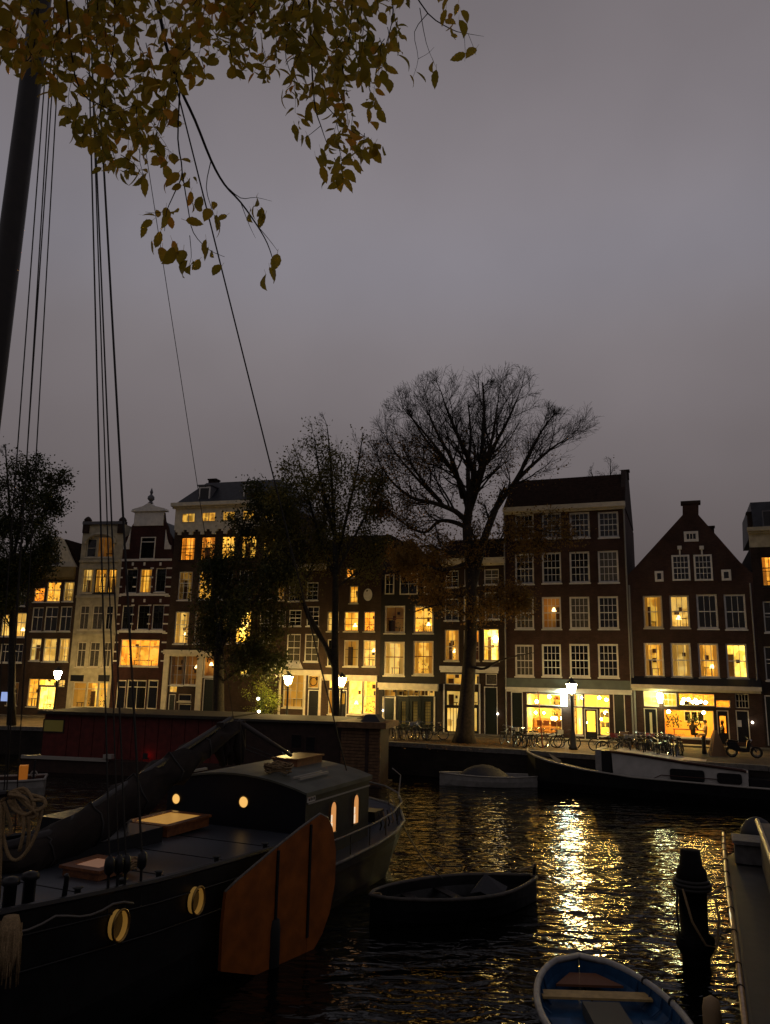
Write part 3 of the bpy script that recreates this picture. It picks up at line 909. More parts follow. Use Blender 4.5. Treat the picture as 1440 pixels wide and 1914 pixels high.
# --- H8: dark narrow house behind the elm
h = H8
zt = h.P(1000, 395)[1]
for r, k, e in (((800, 640, 900, 795), 'd', ''), ((935, 620, 1040, 790), 'm', ''), ((1085, 595, 1188, 785), 'c', ''), ((800, 860, 903, 1080), 'l', 'cpLt'), ((935, 865, 1046, 1080), 'o', ''), ((1074, 855, 1186, 1080), 'b', 'cL'),
                ((805, 440, 900, 560), 'd', ''), ((940, 430, 1040, 545), 'd', ''), ((1080, 430, 1185, 540), 'c', '')):
    h.window(r, 2, 3, k, WHITE if k in 'dcm' else CREAM, .45, extra=e)
h.trim((765, 1120, 1185, 1150), WHITE, .22, 'cornice')
s_, z_ = h.P(1160, 925)
globe(h, s_, .42, z_, .25, mat('bright_room_lamp', (1, .9, .7), .3, emit=((1, .8, .42), 40)), 'room_lamp', .1)
h.window((805, 1172, 925, 1248), 2, 1, 'l', WHITE, None, sill=False, name='transom', fw=.06)
h.window((960, 1172, 1046, 1248), 1, 1, 'p', WHITE, None, sill=False, name='transom', fw=.06)
h.window((1090, 1172, 1172, 1252), 1, 1, 'c', WHITE, None, sill=False, name='transom', fw=.06)
def zz(Z, x, y):
    return onplane(Z[0] + x * Z[2], Z[1] + y * Z[2], h.O, h.ang)
def rz(Z, x0, y0, x1, y1):
    a, b = zz(Z, x0, y0), zz(Z, x1, y1)
    return (max(.03, a[0]), min(h.W - .03, b[0]), max(.02, b[1]), a[1])
h.window(rz(Z8, 800, 60, 965, 240), 1, 1, 'p', DARKP, None, sill=False, name='door_light', metric=True, fw=.06)
h.window(rz(Z8, 800, 244, 965, 540), 4, 1, 'p', DARKP, None, sill=False, name='slatted_door', metric=True, fw=.09)
h.window(rz(Z8, 1040, 70, 1165, 235), 1, 1, 'p', DARKP, None, sill=False, name='door_light', metric=True, fw=.06)
h.window(rz(Z8, 1040, 240, 1165, 540), 2, 1, 'p', DARKP, None, sill=False, name='slatted_door', metric=True, fw=.12)
h.door(rz(Z8, 1230, 20, 1385, 565), metric=True)
s_, z_ = zz(Z8, 1388, 325)
MB().ball((s_, -.12, z_), .06).build('door_lamp', SMALLB, h.root, True)
for x in (782, 1182):
    s_ = zz(Z8, x, 200)[0]
    h.trim((s_ - .05, s_ + .05, .05, zz(Z8, x, -10)[1]), WHITE, .06, 'post', metric=True)
h.finish(zt)
h.trim((-.02, h.W, zt, zt + .4), CREAM, .35, 'cornice', metric=True)
roof_cross(h, zt + .4, zt + 2.2, 10, TILE, .0, .02, h.W - .02, 2.4)

# --- H7: black house with the garage front
h = H7
zt = h.P(600, 630)[1]
for r, k, e in (((375, 690, 520, 885), 'k', 'p'), ((580, 690, 722, 885), 'l', 'pLt'), ((370, 945, 517, 1185), 'p', 'c'), ((575, 940, 722, 1182), 'l', 'cp')):
    h.window(r, 2, 1, k, CREAM, .55, fw=.13, extra=e, barm=REDW)
for r in ((380, 470, 445, 610), (485, 460, 612, 612), (655, 500, 730, 612)):
    h.window(r, 2, 2, 'd', CREAM, None, hole=False, fw=.08)
h.trim((330, 1240, 760, 1275), CREAM, .4, 'shop_cornice')
h.window(rz(Z8, 108, 45, 232, 130), 2, 1, 'm', CREAM, None, sill=False, name='transom', metric=True, fw=.04)
h.window(rz(Z8, 245, 45, 375, 130), 2, 1, 'm', CREAM, None, sill=False, name='transom', metric=True, fw=.04)
h.window(rz(Z8, 377, 45, 500, 130), 2, 1, 'm', CREAM, None, sill=False, name='transom', metric=True, fw=.04)
h.window(rz(Z8, 502, 45, 675, 130), 3, 1, 'p', CREAM, None, sill=False, name='transom', metric=True, fw=.04)
h.door(rz(Z8, 108, 136, 222, 590), metric=True)
for a, b in ((262, 385), (388, 520), (523, 672)):
    d = h.door(rz(Z8, a, 140, b, 590), DARKP, (.22, .72, .22, .9), 'garage_door', kind='m', metric=True, fm=DARKP)
    gx0, gx1, gz0, gz1 = rz(Z8, a, 140, b, 590)
    lb = MB()
    for i in range(1, 4):
        x = gx0 + (gx1 - gx0) * (.24 + .13 * i)
        lb.box(x - .01, x + .01, .06, .07, gz0 + .5, gz1 - .2)
    for i in range(1, 8):
        z = gz0 + .5 + (gz1 - gz0 - .7) * i / 8
        lb.box(gx0 + .2, gx1 - .2, .055, .068, z - .01, z + .01)
    lb.build('lattice', BLACKP, d)
for x in (102, 236, 676):
    s_ = zz(Z8, x, 200)[0]
    h.trim((s_ - .05, s_ + .05, .05, zz(Z8, x, 132)[1]), CREAM, .07, 'post', metric=True)
for x, y in ((103, 287), (473, 440)):
    s_, z_ = zz(Z8, x, y)
    MB().ball((s_, -.14, z_), .05).build('door_lamp', SMALLB, h.root, True)
gp = [h.P(*p) for p in ((350, 630), (400, 470), (440, 400), (490, 290), (560, 215), (630, 290), (670, 400), (710, 470), (750, 630))]
gp = [(max(0, min(h.W, x)), z) for x, z in gp]; gp[0] = (0, zt); gp[-1] = (h.W, zt)
h.finish(zt, 11, gp)
roof_saddle(h, zt, gp[4][1] - .6, 11, TILE, y0=.33)
s_, z_ = h.P(475, 290)
chimney(h, s_, 1.5, z_ - 1.5, h.P(475, 222)[1], .45)

# --- H6: oval plaque and yellow shop window
h = H6
zt = h.P(1070, 560)[1]
for r, k, e in (((935, 880, 1000, 990), 'p', ''), ((1030, 880, 1110, 990), 'l', 'Lt'), ((1140, 880, 1202, 990), 'o', 'p'), ((935, 1035, 985, 1185), 'd', ''), ((1028, 1040, 1110, 1187), 'm', 'c'), ((1136, 1040, 1206, 1187), 'p', 'L'),
                ((1040, 632, 1095, 690), 'o', ''), ((1060, 735, 1108, 832), 'l', '')):
    h.window(r, 2, 3, k, CREAM, None, extra=e, barm=DARKP)
s_, z_ = h.P(1165, 785)
o = MB().add([(s_ + .34 * math.cos(a * math.pi / 10), -.07, z_ + .46 * math.sin(a * math.pi / 10)) for a in range(20)] + [(s_ + .34 * math.cos(a * math.pi / 10), -.002, z_ + .46 * math.sin(a * math.pi / 10)) for a in range(20)],
         [tuple(range(20))] + [(i, (i + 1) % 20, (i + 1) % 20 + 20, i + 20) for i in range(20)]).build('oval_plaque', WHITE, h.root)
h.trim((905, 1235, 1222, 1258), CREAM, .3, 'shop_cornice')
h.window((945, 1258, 1048, 1310), 2, 1, 'b', CREAM, None, sill=False, name='transom', fw=.05)
h.door((1002, 1318, 1045, 1475), BLACKP, (.25, .75, .5, .9), kind='m')
h.window((940, 1318, 998, 1455), 1, 1, 'm', CREAM, None, name='shop_window', fw=.06)
h.window((1052, 1258, 1132, 1455), 1, 2, 'b', CREAM, None, name='shop_window', fw=.07, extra='pLt')
h.window((1134, 1258, 1208, 1455), 1, 2, 'l', CREAM, None, name='shop_window', fw=.07, extra='p')
h.finish(zt)
h.trim((-.02, h.W, zt, zt + .35), BR_DK, .3, 'cornice', metric=True)
roof_cross(h, zt + .35, zt + 1.8, 10, TILE, 0, .02, h.W - .02, 2)

# --- H5: unlit house by the lamp
h = H5
zt = h.P(800, 640)[1]
for r, k in (((655, 870, 702, 960), 'c'), ((720, 870, 790, 960), 'd'), ((820, 850, 890, 960), 'd'), ((708, 1005, 785, 1160), 'c'), ((808, 1005, 886, 1160), 'c'),
             ((720, 720, 785, 820), 'd'), ((820, 715, 885, 815), 'd'), ((655, 735, 695, 815), 'm')):
    h.window(r, 2, 4, k, WHITE if k != 'm' else CREAM, .5)
b = h.P(740, 1200)
h.trim((665, 1205, 906, 1225), CREAM, .25, 'shop_cornice')
MB().add([(b[0] - .9, -.002, b[1]), (b[0] + .9, -.002, b[1]), (b[0] + .7, -.45, b[1] + .1), (b[0] - .7, -.45, b[1] + .1), (b[0] - .6, -.002, b[1] + .55), (b[0] + .6, -.002, b[1] + .55)],
         [(0, 1, 2, 3), (3, 2, 5, 4), (0, 3, 4), (1, 5, 2)]).build('hood', WHITE, h.root)
h.window((688, 1230, 802, 1418), 3, 4, 'm', CREAM, None, name='shop_window', fw=.08)
h.window((826, 1235, 888, 1310), 1, 1, 'm', CREAM, None, sill=False, name='fanlight', fw=.08)
s_, z_ = h.P(857, 1272)
MB().torus((s_, .06, z_), .3, .03, 16, 4).build('fanlight_ring', BLACKP, h.root)
h.door((826, 1318, 888, 1475), BLACKP)
for x in (672, 812, 898):
    s_ = h.P(x, 1300)[0]
    h.trim((s_ - .08, s_ + .08, .05, h.P(x, 1228)[1]), CREAM, .09, 'pilaster', metric=True)
h.finish(zt)
h.trim((-.02, h.W, zt, zt + .35), CREAM, .3, 'cornice', metric=True)
roof_cross(h, zt + .35, zt + 2.4, 10, TILE, 0, .02, h.W - .02, 2)

# --- H4: wide house with cream attic and mansard
h = H4
zt = h.P(1100, 420)[1]
zc = h.P(1100, 292)[1]
S2 = lambda r: (r[0] + 900, r[1], r[2] + 900, r[3])  # second zoom lies 300 px further right
top = [(1012, 462, 1092, 592), (1125, 458, 1205, 590), (1240, 455, 1318, 585), (1352, 452, 1438, 580), S2((575, 448, 642, 578))]
for r, k, e in zip(top, 'oolll', ('c', 'c', '', '', '')):
    h.window(r, 3, 3, k, BLACKP, .5, fw=.07, extra=e)
for r, k, e in (((1000, 655, 1078, 815), 'm', 'cp'), ((1112, 655, 1190, 815), 'l', 'p'), ((1225, 650, 1302, 812), 'd', ''), ((1338, 648, 1415, 810), 'd', ''), (S2((560, 645, 630, 808)), 'd', ''),
                ((978, 880, 1058, 1060), 'p', 'cLt'), ((1090, 878, 1172, 1060), 'k', 'cp'), ((1212, 876, 1300, 1058), 'm', 'p'), (S2((422, 875, 508, 1056)), 'b', 'cL'), (S2((555, 873, 625, 1054)), 'd', '')):
    h.window(r, 3, 4, k, WHITE, .6, fw=.08, extra=e)
for a, b in ((1030, 1097), (1142, 1212), (1258, 1322), (1370, 1432), (1485, 1540)):
    y = 333 - (a - 1030) * .047
    x0_, x1_, z0_, z1_ = h.rc((a, y, b, y + 45))
    h.holes.append((x0_, x1_, z0_, z1_))
    h.holes.pop()
    o = MB().box(x0_ - .05, x1_ + .05, -.16, -.102, z0_ - .05, z0_).box(x0_ - .05, x1_ + .05, -.16, -.102, z1_, z1_ + .05).box(x0_ - .05, x0_, -.16, -.102, z0_, z1_).box(x1_, x1_ + .05, -.16, -.102, z0_, z1_).box((x0_ + x1_) / 2 - .03, (x0_ + x1_) / 2 + .03, -.155, -.104, z0_, z1_).build('attic_window', CREAM, h.root)
    MB().quad((x0_, -.12, z0_), (x1_, -.12, z0_), (x1_, -.12, z1_), (x0_, -.12, z1_)).build('pane', GLASS, o)
    MB().quad((x0_, -.107, z0_), (x1_, -.107, z0_), (x1_, -.107, z1_), (x0_, -.107, z1_)).build('lit_blind', ROOMS['o'], o)
h.trim((-.02, h.W + .02, zt, zc), CREAM, .1, 'frieze', metric=True)
h.trim((-.25, h.W + .1, zc, zc + .3), CREAM, .55, 'cornice', metric=True)
for i in range(9):                                  # carved brackets hanging under the frieze
    x = h.W * (i + .5) / 9
    MB().box(x - .35, x + .35, -.18, -.003, zt - .18, zt - .003).box(x - .16, x + .16, -.16, -.003, zt - .42, zt - .181).build('bracket', CREAM, h.root)
h.trim((912, 1095, 1190, 1120), CREAM, .4, 'portico_cornice')
for x in (932, 1122):
    s_ = h.P(x, 1250)[0]
    h.trim((s_ - .22, s_ + .22, .05, h.P(x, 1122)[1]), CREAM, .16, 'pilaster', metric=True)
h.window((953, 1125, 1031, 1292), 2, 3, 'k', WHITE, None, extra='c')
h.window((1034, 1125, 1112, 1292), 2, 3, 'k', WHITE, None, extra='cL')
h.window((1140, 1130, 1205, 1245), 1, 1, 'k', WHITE, None, extra='L')
h.door((1138, 1255, 1206, 1440))
h.window((948, 1298, 992, 1332), 2, 1, 'p', CREAM, None, sill=False, name='lattice_window', fw=.04)
h.door((945, 1342, 982, 1440))
h.window((998, 1342, 1072, 1384), 1, 1, 'd', CREAM, None)
h.window((998, 1396, 1072, 1438), 1, 1, 'd', CREAM, None, sill=False)
h.window(S2((445, 1135, 500, 1235)), 1, 2, 'b', WHITE, None, extra='p')
h.finish(zc + .25)
x_l = h.P(1010, 288)[0]
zr = h.P(1200, 165)[1] + .6
poly = [(-.3, zc + .3), (1.8, zr), (8, zr), (10, zc + .3)]
vs = [(.1 if j in (0, 3) else 1.6, y, z) for j, (y, z) in enumerate(poly)] + [(h.W - .05 if j in (0, 3) else h.W - .9, y, z) for j, (y, z) in enumerate(poly)]
rf = MB().add(vs, [(3, 2, 1, 0), (4, 5, 6, 7), (0, 1, 5, 4), (1, 2, 6, 5), (2, 3, 7, 6), (3, 0, 4, 7)]).build('roof', SLATE, h.root)
for r in ((1115, 180, 1175, 270), (1365, 165, 1425, 262)):
    x0_, x1_, z0_, z1_ = h.rc(r)
    d = MB().box(x0_ - .1, x1_ + .1, .1, 2.2, z0_, z1_ + .1).box(x0_ - .2, x1_ + .2, -.02, 2.3, z1_ + .101, z1_ + .2).build('dormer', LEAD, h.root)
    MB().box(x0_ - .02, x1_ + .02, .06, .098, z0_ + .05, z1_ + .02).build('dormer_frame', WHITE, d)
    MB().box(x0_ + .1, x1_ - .1, .045, .058, z0_ + .17, z1_ - .1).build('pane', DGLASS, d)
chimney(h, 1.9, 2.2, zr - .3, zr + .35, .7, rf)

# --- H3: striped brick with neck gable
h = H3
zt = h.P(830, 590)[1]
for r, k, e in (((705, 640, 770, 775), 'd', ''), ((783, 640, 850, 775), 'l', 'c'), ((870, 635, 930, 770), 'd', ''), ((682, 845, 744, 980), 'd', ''), ((770, 842, 838, 980), 'd', ''), ((852, 840, 918, 980), 'd', '')):
    h.window(r, 2, 2, k, WHITE, .72, extra=e, barm=DARKP)
h.window((672, 1035, 892, 1186), 4, 1, 'o', CREAM, .75, fw=.08, extra='p')
for y in (590, 785, 992):
    h.trim((685 - (y - 590) * .06, y - 6, 965 - (y - 590) * .09, y + 6), WHITE, .08, 'stone_band')
for y in range(632, 1200, 52):
    dx = (y - 632) * .065
    for a, b in ((668, 692), (936, 962), (752, 770), (846, 864)):
        if a in (752, 846) and not (630 < y < 780 or 830 < y < 985):
            continue
        h.trim((a - dx, y, b - dx * 1.05, y + 8), WHITE, .03, 'stone_block')
for x in (815, 905, 750):
    for y in (610, 815):
        h.trim((x - 8, y - 6, x + 2, y + 12), WHITE, .05, 'keystone')
for a, b in ((650, 704), (708, 818), (824, 884)):
    h.window((a, 1262, b, 1428), 2 if b - a > 80 else 1, 1, 'd', CREAM, .78, fw=.1, name='shop_window')
h.window
gp = [h.P(*p) for p in ((690, 590), (695, 470), (735, 440), (740, 400), (762, 370), (765, 322), (920, 322), (925, 370), (940, 400), (945, 430), (968, 470), (970, 590))]
gp = [(max(0, min(h.W, x)), z) for x, z in gp]
gp[0] = (0, zt); gp[-1] = (h.W, zt)
h.finish(zt, 11, gp)
for sgn in ((695, 735), (925, 968)):                # white scrolls either side of the neck
    a, b = h.P(sgn[0], 530), h.P(sgn[1], 440)
    xa, xb = (a[0], b[0])
    inner = xb if sgn[0] < 800 else xa
    outer = xa if sgn[0] < 800 else xb
    pts = [(outer, a[1])]
    for i in range(7):
        t = i / 6
        pts.append((outer + (inner - outer) * t, a[1] + .3 + (b[1] - a[1]) * t ** 2.2))
    pts.append((inner, a[1]))
    if inner < outer:
        pts = pts[::-1]
    MB().prism(pts, -.1, -.003).build('scroll', WHITE, h.root)
xa, xb = h.P(755, 322), h.P(930, 322)
xm, zm = h.P(845, 285)
MB().prism([(xa[0] + .1, h.P(755, 400)[1]), (xb[0] - .1, h.P(755, 400)[1]), (xb[0] - .1, xa[1]), (xa[0] + .1, xa[1])], -.12, -.003).build('neck_panel', WHITE, h.root)
ped = MB().prism([(xa[0] - .15, xa[1]), (xb[0] + .15, xa[1]), (xb[0] + .05, xa[1] + .2), (xm + .55, zm - .1), (xm, zm + .2), (xm - .55, zm - .1), (xa[0] - .05, xa[1] + .2)], -.3, .35).build('pediment', WHITE, h.root)
MB().lathe([(.25, 0), (.12, .15), (.3, .35), (.28, .55), (.08, .75), (.14, .95), (.02, 1.3)], 8, (xm, 0, zm + .2)).build('finial', LEAD, ped)
h.window((790, 462, 872, 585), 1, 1, 'd', WHITE, .8, hole=False, fw=.07, name='hoist_door')
roof_saddle(h, zt, h.P(840, 345)[1], 11, SLATE, y0=.33)

# --- H2: pale stone house with arched window
h = H2
zt = h.P(560, 392)[1]
for r, k, e in (((460, 640, 520, 775), 'p', 'cp'), ((530, 640, 597, 775), 'l', 'cp'), ((603, 640, 653, 775), 'l', 'cp'), ((445, 845, 498, 980), 'c', ''), ((516, 845, 577, 980), 'c', ''), ((590, 845, 632, 980), 'd', ''),
                ((430, 1050, 480, 1190), 'c', ''), ((500, 1050, 557, 1190), 'c', ''), ((577, 1050, 620, 1190), 'c', '')):
    h.window(r, 2, 1, k, DARKP if k in 'lbo' else CREAM, .68, extra=e)
h.window((485, 470, 540, 575), 1, 2, 'd', CREAM, None)
h.window((545, 458, 642, 575), 3, 1, 'k', CREAM, None, deep=1.2)
xa, za = h.P(482, 500); xb, zb = h.P(648, 500)
xm = (xa + xb) / 2; rr = (xb - xa) / 2
arc = [(xm + rr * math.cos(math.pi * i / 12), za + rr * .62 * math.sin(math.pi * i / 12)) for i in range(13)]
MB().tube([(x, -.06, z) for x, z in arc], .14, 6).build('arch_moulding', CREAMST, h.root)
for x in (470, 686):
    s_ = h.P(x, 400)[0]; s_ = max(.3, min(h.W - .3, s_))
    MB().box(s_ - .28, s_ + .28, -.15, .4, h.P(x, 440)[1], h.P(x, 372)[1]).lathe([(.3, 0), (.34, .12), (.2, .3), (.05, .4)], 8, (s_, .12, h.P(x, 372)[1])).build('parapet_pier', BR_DK, h.root)
for y in (590, 790, 1000, 1200):
    h.trim((440 - (y - 590) * .06, y, 668 - (y - 590) * .06, y + 14), CREAMST, .12, 'stone_band')
h.trim((400, 1235, 470, 1270), BLACKP, .1, 'sign_board'); h.trim((555, 1235, 615, 1270), BLACKP, .1, 'sign_board')
h.window((405, 1275, 480, 1418), 1, 1, 'm', CREAM, .75, name='shop_window')
h.window((482, 1275, 545, 1418), 1, 1, 'l', CREAM, .75, name='shop_window', extra='pp')
h.window((547, 1275, 602, 1418), 1, 1, 'p', CREAM, .75, name='shop_window', extra='p')
h.finish(zt)
h.trim((0, h.W, zt, zt + .25), LEAD, .2, 'parapet', metric=True)
roof_flat(h, zt - .3, m_=SLATE)

# --- H1: ochre cornice and bell gable
h = H1
zt = h.P(300, 700)[1]
for r, k, e in (((190, 745, 250, 825), 'o', 'p'), ((262, 712, 340, 825), 'l', 'p'), ((355, 712, 415, 822), 'p', 'cp'), ((178, 855, 240, 990), 'd', ''), ((250, 852, 322, 990), 'd', ''), ((335, 850, 400, 990), 'd', ''),
                ((170, 1030, 228, 1155), 'p', ''), ((242, 1030, 315, 1160), 'p', ''), ((330, 1030, 388, 1160), 'p', 'c')):
    h.window(r, 2, 1, k, WHITE, .6, extra=e)
h.trim((176, 630, 425, 690), OCHRE, .3, 'cornice')
zc = h.P(300, 630)[1]
h.window((155, 1255, 211, 1412), 2, 4, 'l', CREAM, None, name='shop_window', fw=.06)
h.window((215, 1258, 313, 1295), 3, 1, 'b', CREAM, None, sill=False, name='fanlight', fw=.06)
h.window((215, 1298, 313, 1430), 2, 1, 'b', CREAM, None, sill=False, name='glazed_door', fw=.08, extra='p')
h.window((328, 1262, 364, 1302), 2, 2, 'p', CREAM, None, sill=False, name='round_window', fw=.05)
gp = [h.P(*p) for p in ((200, 628), (225, 610), (250, 560), (275, 500), (300, 470), (325, 458), (350, 470), (370, 510), (395, 570), (425, 628))]
gp = [(max(0, min(h.W, x)), z) for x, z in gp]
h.finish(zc, 11)
MB().prism(gp, 0, .3).build('bell_gable', CREAM, h.root)
h.window((287, 556, 340, 622), 2, 1, 'd', WHITE, None, hole=False, fw=.06)
b = MB().prism([(gp[0][0] + .3, zc), (h.W, zc), (gp[6][0] + .2, gp[5][1] - .2), (gp[4][0] + .1, gp[5][1] - .2)], .31, 11)
b.build('roof', TILE, h.root)

# --- H0: left edge
h = H0
zt = h.P(100, 720)[1]
for r, k, e in (((8, 895, 66, 1018), 'p', ''), ((85, 885, 148, 1022), 'p', 'Lt'), ((0, 1060, 52, 1165), 'd', ''), ((75, 1060, 140, 1165), 'd', ''), ((10, 755, 66, 850), 'd', ''), ((85, 750, 146, 848), 'd', ''), ((-80, 900, -20, 1020), 'l', '')):
    h.window(r, 2, 1, k, WHITE, .6, extra=e)
h.window((40, 1275, 130, 1405), 3, 2, 'k', CREAM, None, name='shop_window')
s_, z_ = h.P(15, 1330); s2, z2 = h.P(50, 1382)
MB().box(s_, s2, -.12, -.003, z2, z_).build('lit_poster', mat('blue_screen', (.3, .4, .8), .4, emit=((.35, .5, 1), .6)), h.root)
h.finish(zt)
h.trim((-60, 660, 172, 718), OCHRE, .3, 'cornice')
roof_cross(h, h.P(100, 660)[1], h.P(100, 560)[1], 10, TILE, 0, .02, h.W - .02, 2)

# stoep: a raised pavement strip at the foot of the houses
PAVE2 = mat('pavement_stone', (.10, .085, .065), .85, noise=(1.2, .25))
g = MB()
front = []
for hh in (H0, H1, H2, H3, H4, H5, H6, H7, H8, H9, H10, H11):
    front.append(hh.corner(0)); 
front.append(H11.corner(H11.W))
nrm = []
for i in range(len(front)):
    a_, b_ = front[max(0, i - 1)], front[min(len(front) - 1, i + 1)]
    d = (b_ - a_) / np.linalg.norm(b_ - a_)
    nrm.append(np.array([d[1], -d[0]]))
for i in range(len(front) - 1):
    p, q = front[i], front[i + 1]
    p2, q2 = p + nrm[i] * 1.3, q + nrm[i + 1] * 1.3
    g.quad((*p2, .1), (*q2, .1), (*q, .1), (*p, .1)).quad((*p2, 0), (*q2, 0), (*q2, .1), (*p2, .1))
tag(g.build('pavement', PAVE2), 'stone pavement strip along the house fronts', 'pavement', kind='structure')

# ------------------------------------------------------------------ street lamps
def street_lamp(px_, py_, label, Y=None):
    p = onz(px_, py_, 0)
    r0 = tag(empty('street_lamp', (p[0], p[1], 0)), label, 'street lamp', 'crown lanterns along the far quay')
    MB().lathe([(.26, 0), (.26, .12), (.19, .22), (.18, .75), (.14, .85), (.11, 1.0), (.1, 1.1), (.08, 1.2), (.06, 2.9), (.09, 2.95), (.09, 3.02), (.05, 3.06), (.06, 3.15)], 10).build('post', IRON, r0, True)
    MB().tube([(-.3, 0, 2.8), (.3, 0, 2.8)], .018, 6).build('ladder_bar', IRON, r0)
    g_ = MB().lathe([(.15, 3.16), (.31, 3.68), (.27, 3.7)], 6).build('lantern_glass', LAMPG, r0)
    ribs = MB()
    for k in range(6):
        a = math.pi * k / 3
        ribs.tube([(.155 * math.cos(a), .155 * math.sin(a), 3.14), (.32 * math.cos(a), .32 * math.sin(a), 3.7)], .009, 4)
    ribs.build('lantern_frame', IRON, r0)
    MB().lathe([(.33, 3.705), (.34, 3.74), (.22, 3.85), (.12, 3.9), (.15, 3.95), (.06, 4.0), (.02, 4.08)], 10).build('crown_roof', IRON, r0, True)
    return r0
street_lamp(1072, 1401, 'crown street lamp in front of the tall brick house and its shop')
street_lamp(535, 1368, 'crown street lamp beside the bright green shrub')
street_lamp(636, 1372, 'crown street lamp half hidden by the leaning tree trunk')
street_lamp(99, 1352, 'crown street lamp lighting the ochre house at far left')

# ------------------------------------------------------------------ trees
BARK = mat('elm_bark', (.028, .02, .013), .9, noise=(6, .5), bump=1.0, bscale=14)
BARK2 = mat('dark_bark', (.022, .019, .014), .9, noise=(6, .5), bump=1.0, bscale=14)
LEAF_BR = leaf_mat('brown_elm_leaf', [(.3, (.08, .05, .011)), (.6, (.15, .09, .017)), (1, (.22, .115, .02))], .6, .35)
LEAF_GR = leaf_mat('dark_green_leaf', [(.3, (.012, .022, .006)), (.7, (.035, .045, .012)), (1.1, (.07, .065, .015))], .5, .35)
LEAF_OL = leaf_mat('olive_leaf', [(.3, (.05, .055, .012)), (.7, (.14, .125, .028)), (1.1, (.22, .165, .035))], .5, .35)
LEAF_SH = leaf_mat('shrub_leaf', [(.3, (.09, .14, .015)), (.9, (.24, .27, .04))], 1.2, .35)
def unit(v):
    n = np.linalg.norm(v)
    return v / n if n > 1e-9 else v
class Tree:
    def __init__(s, seed):
        s.rg = np.random.default_rng(seed)
        s.wood, s.twigs, s.tips = MB(), MB(), []
        s.inside = lambda p: True
    def limb(s, pts, r0, r1, n=8, kids=8, klen=4.0, lvl=1, up=.25, start=.2):
        # smooth the hand-laid polyline
        P = [np.array(p, float) for p in pts]
        Q = []
        for i in range(len(P) - 1):
            a, b, c, d = P[max(0, i - 1)], P[i], P[i + 1], P[min(len(P) - 1, i + 2)]
            for t in (0, .25, .5, .75):
                Q.append(.5 * (2 * b + (c - a) * t + (2 * a - 5 * b + 4 * c - d) * t * t + (3 * b - a - 3 * c + d) * t ** 3))
        Q.append(P[-1])
        m_ = len(Q)
        s.wood.tube(Q, [r0 + (r1 - r0) * i / (m_ - 1) for i in range(m_)], n)
        for k in range(kids):
            t = start + (1 - start) * (k + s.rg.random() * .8) / kids
            i = min(m_ - 2, int(t * (m_ - 1)))
            d = unit(Q[i + 1] - Q[i])
            side = unit(np.cross(d, s.rg.normal(size=3)))
            ang = R(s.rg.uniform(28, 58))
            dd = unit(d * math.cos(ang) + side * math.sin(ang) + np.array([0, 0, up]))
            s.grow(Q[i], dd, klen * s.rg.uniform(.6, 1.1) * (1.15 - .55 * t), (r0 + (r1 - r0) * t) * .5, lvl, up)
        s.grow(Q[-1], unit(Q[-1] - Q[-2]), klen * .6, r1, lvl, up)
    def grow(s, p, d, L, r_, lvl, up):
        rg = s.rg
        seg = max(.25, L / 7)
        n = max(3, int(L / seg))
        if lvl >= s.maxl:
            n, seg = 4, L / 4
        pts, rads = [p], [r_]
        q = p.copy()
        for i in range(n):
            d = unit(d + rg.normal(size=3) * .13 + np.array([0, 0, up * .18]))
            q = q + d * seg
            if not s.inside(q):
                break
            pts.append(q.copy())
            rads.append(max(.007, r_ * (1 - .8 * (i + 1) / n)))
        if len(pts) < 2:
            return
        if r_ > .05:
            s.wood.tube(pts, rads, 5, cap=False)
        else:
            s.twigs.twig(pts, rads)
        if lvl >= s.maxl:
            s.tips.append(pts[-1]); s.tips.extend(pts[1:-1])
            return
        kids = s.kids[lvl] if lvl < len(s.kids) else 4
        for k in range(kids):
            t = .25 + .75 * (k + rg.random()) / kids
            i = min(len(pts) - 2, int(t * (len(pts) - 1)))
            dd = unit(pts[i + 1] - pts[i])
            side = unit(np.cross(dd, rg.normal(size=3)))
            ang = R(rg.uniform(22, 50))
            s.grow(pts[i], unit(dd * math.cos(ang) + side * math.sin(ang)), L * rg.uniform(.38, .62), max(.008, rads[i] * .55), lvl + 1, up)
        s.tips.append(pts[-1])
    def leaves(s, prob, size, m_, per=2, spread=.35, name='crown'):
        mb = MB()
        rg = s.rg
        for t in s.tips:
            cl = math.sin(t[0] * 1.9 + 1.3 * math.sin(t[2] * 1.1)) * math.sin(t[1] * 1.7 + t[2] * .6) * math.sin(t[2] * 1.6 + 1.1 * math.sin(t[0] * .8))
            pr = prob(t) * (1.9 if cl > .08 else (.9 if cl > -.15 else .3))
            k = int(pr * per + rg.random())
            for _ in range(k):
                c = t + rg.normal(size=3) * spread
                a = unit(rg.normal(size=3) + np.array([0, 0, -.6])); b = unit(np.cross(a, rg.normal(size=3)))
                z_ = size * rg.uniform(.6, 1.25)
                mb.add([c, c + a * z_ * .5 + b * z_ * .33, c + a * z_, c + a * z_ * .5 - b * z_ * .33], [(0, 1, 2, 3)])
        return mb
def z5(zx, zy, Y0, off=0.0):
    return aty(480 + zx * .5, 650 + zy * .5, Y0 + off)

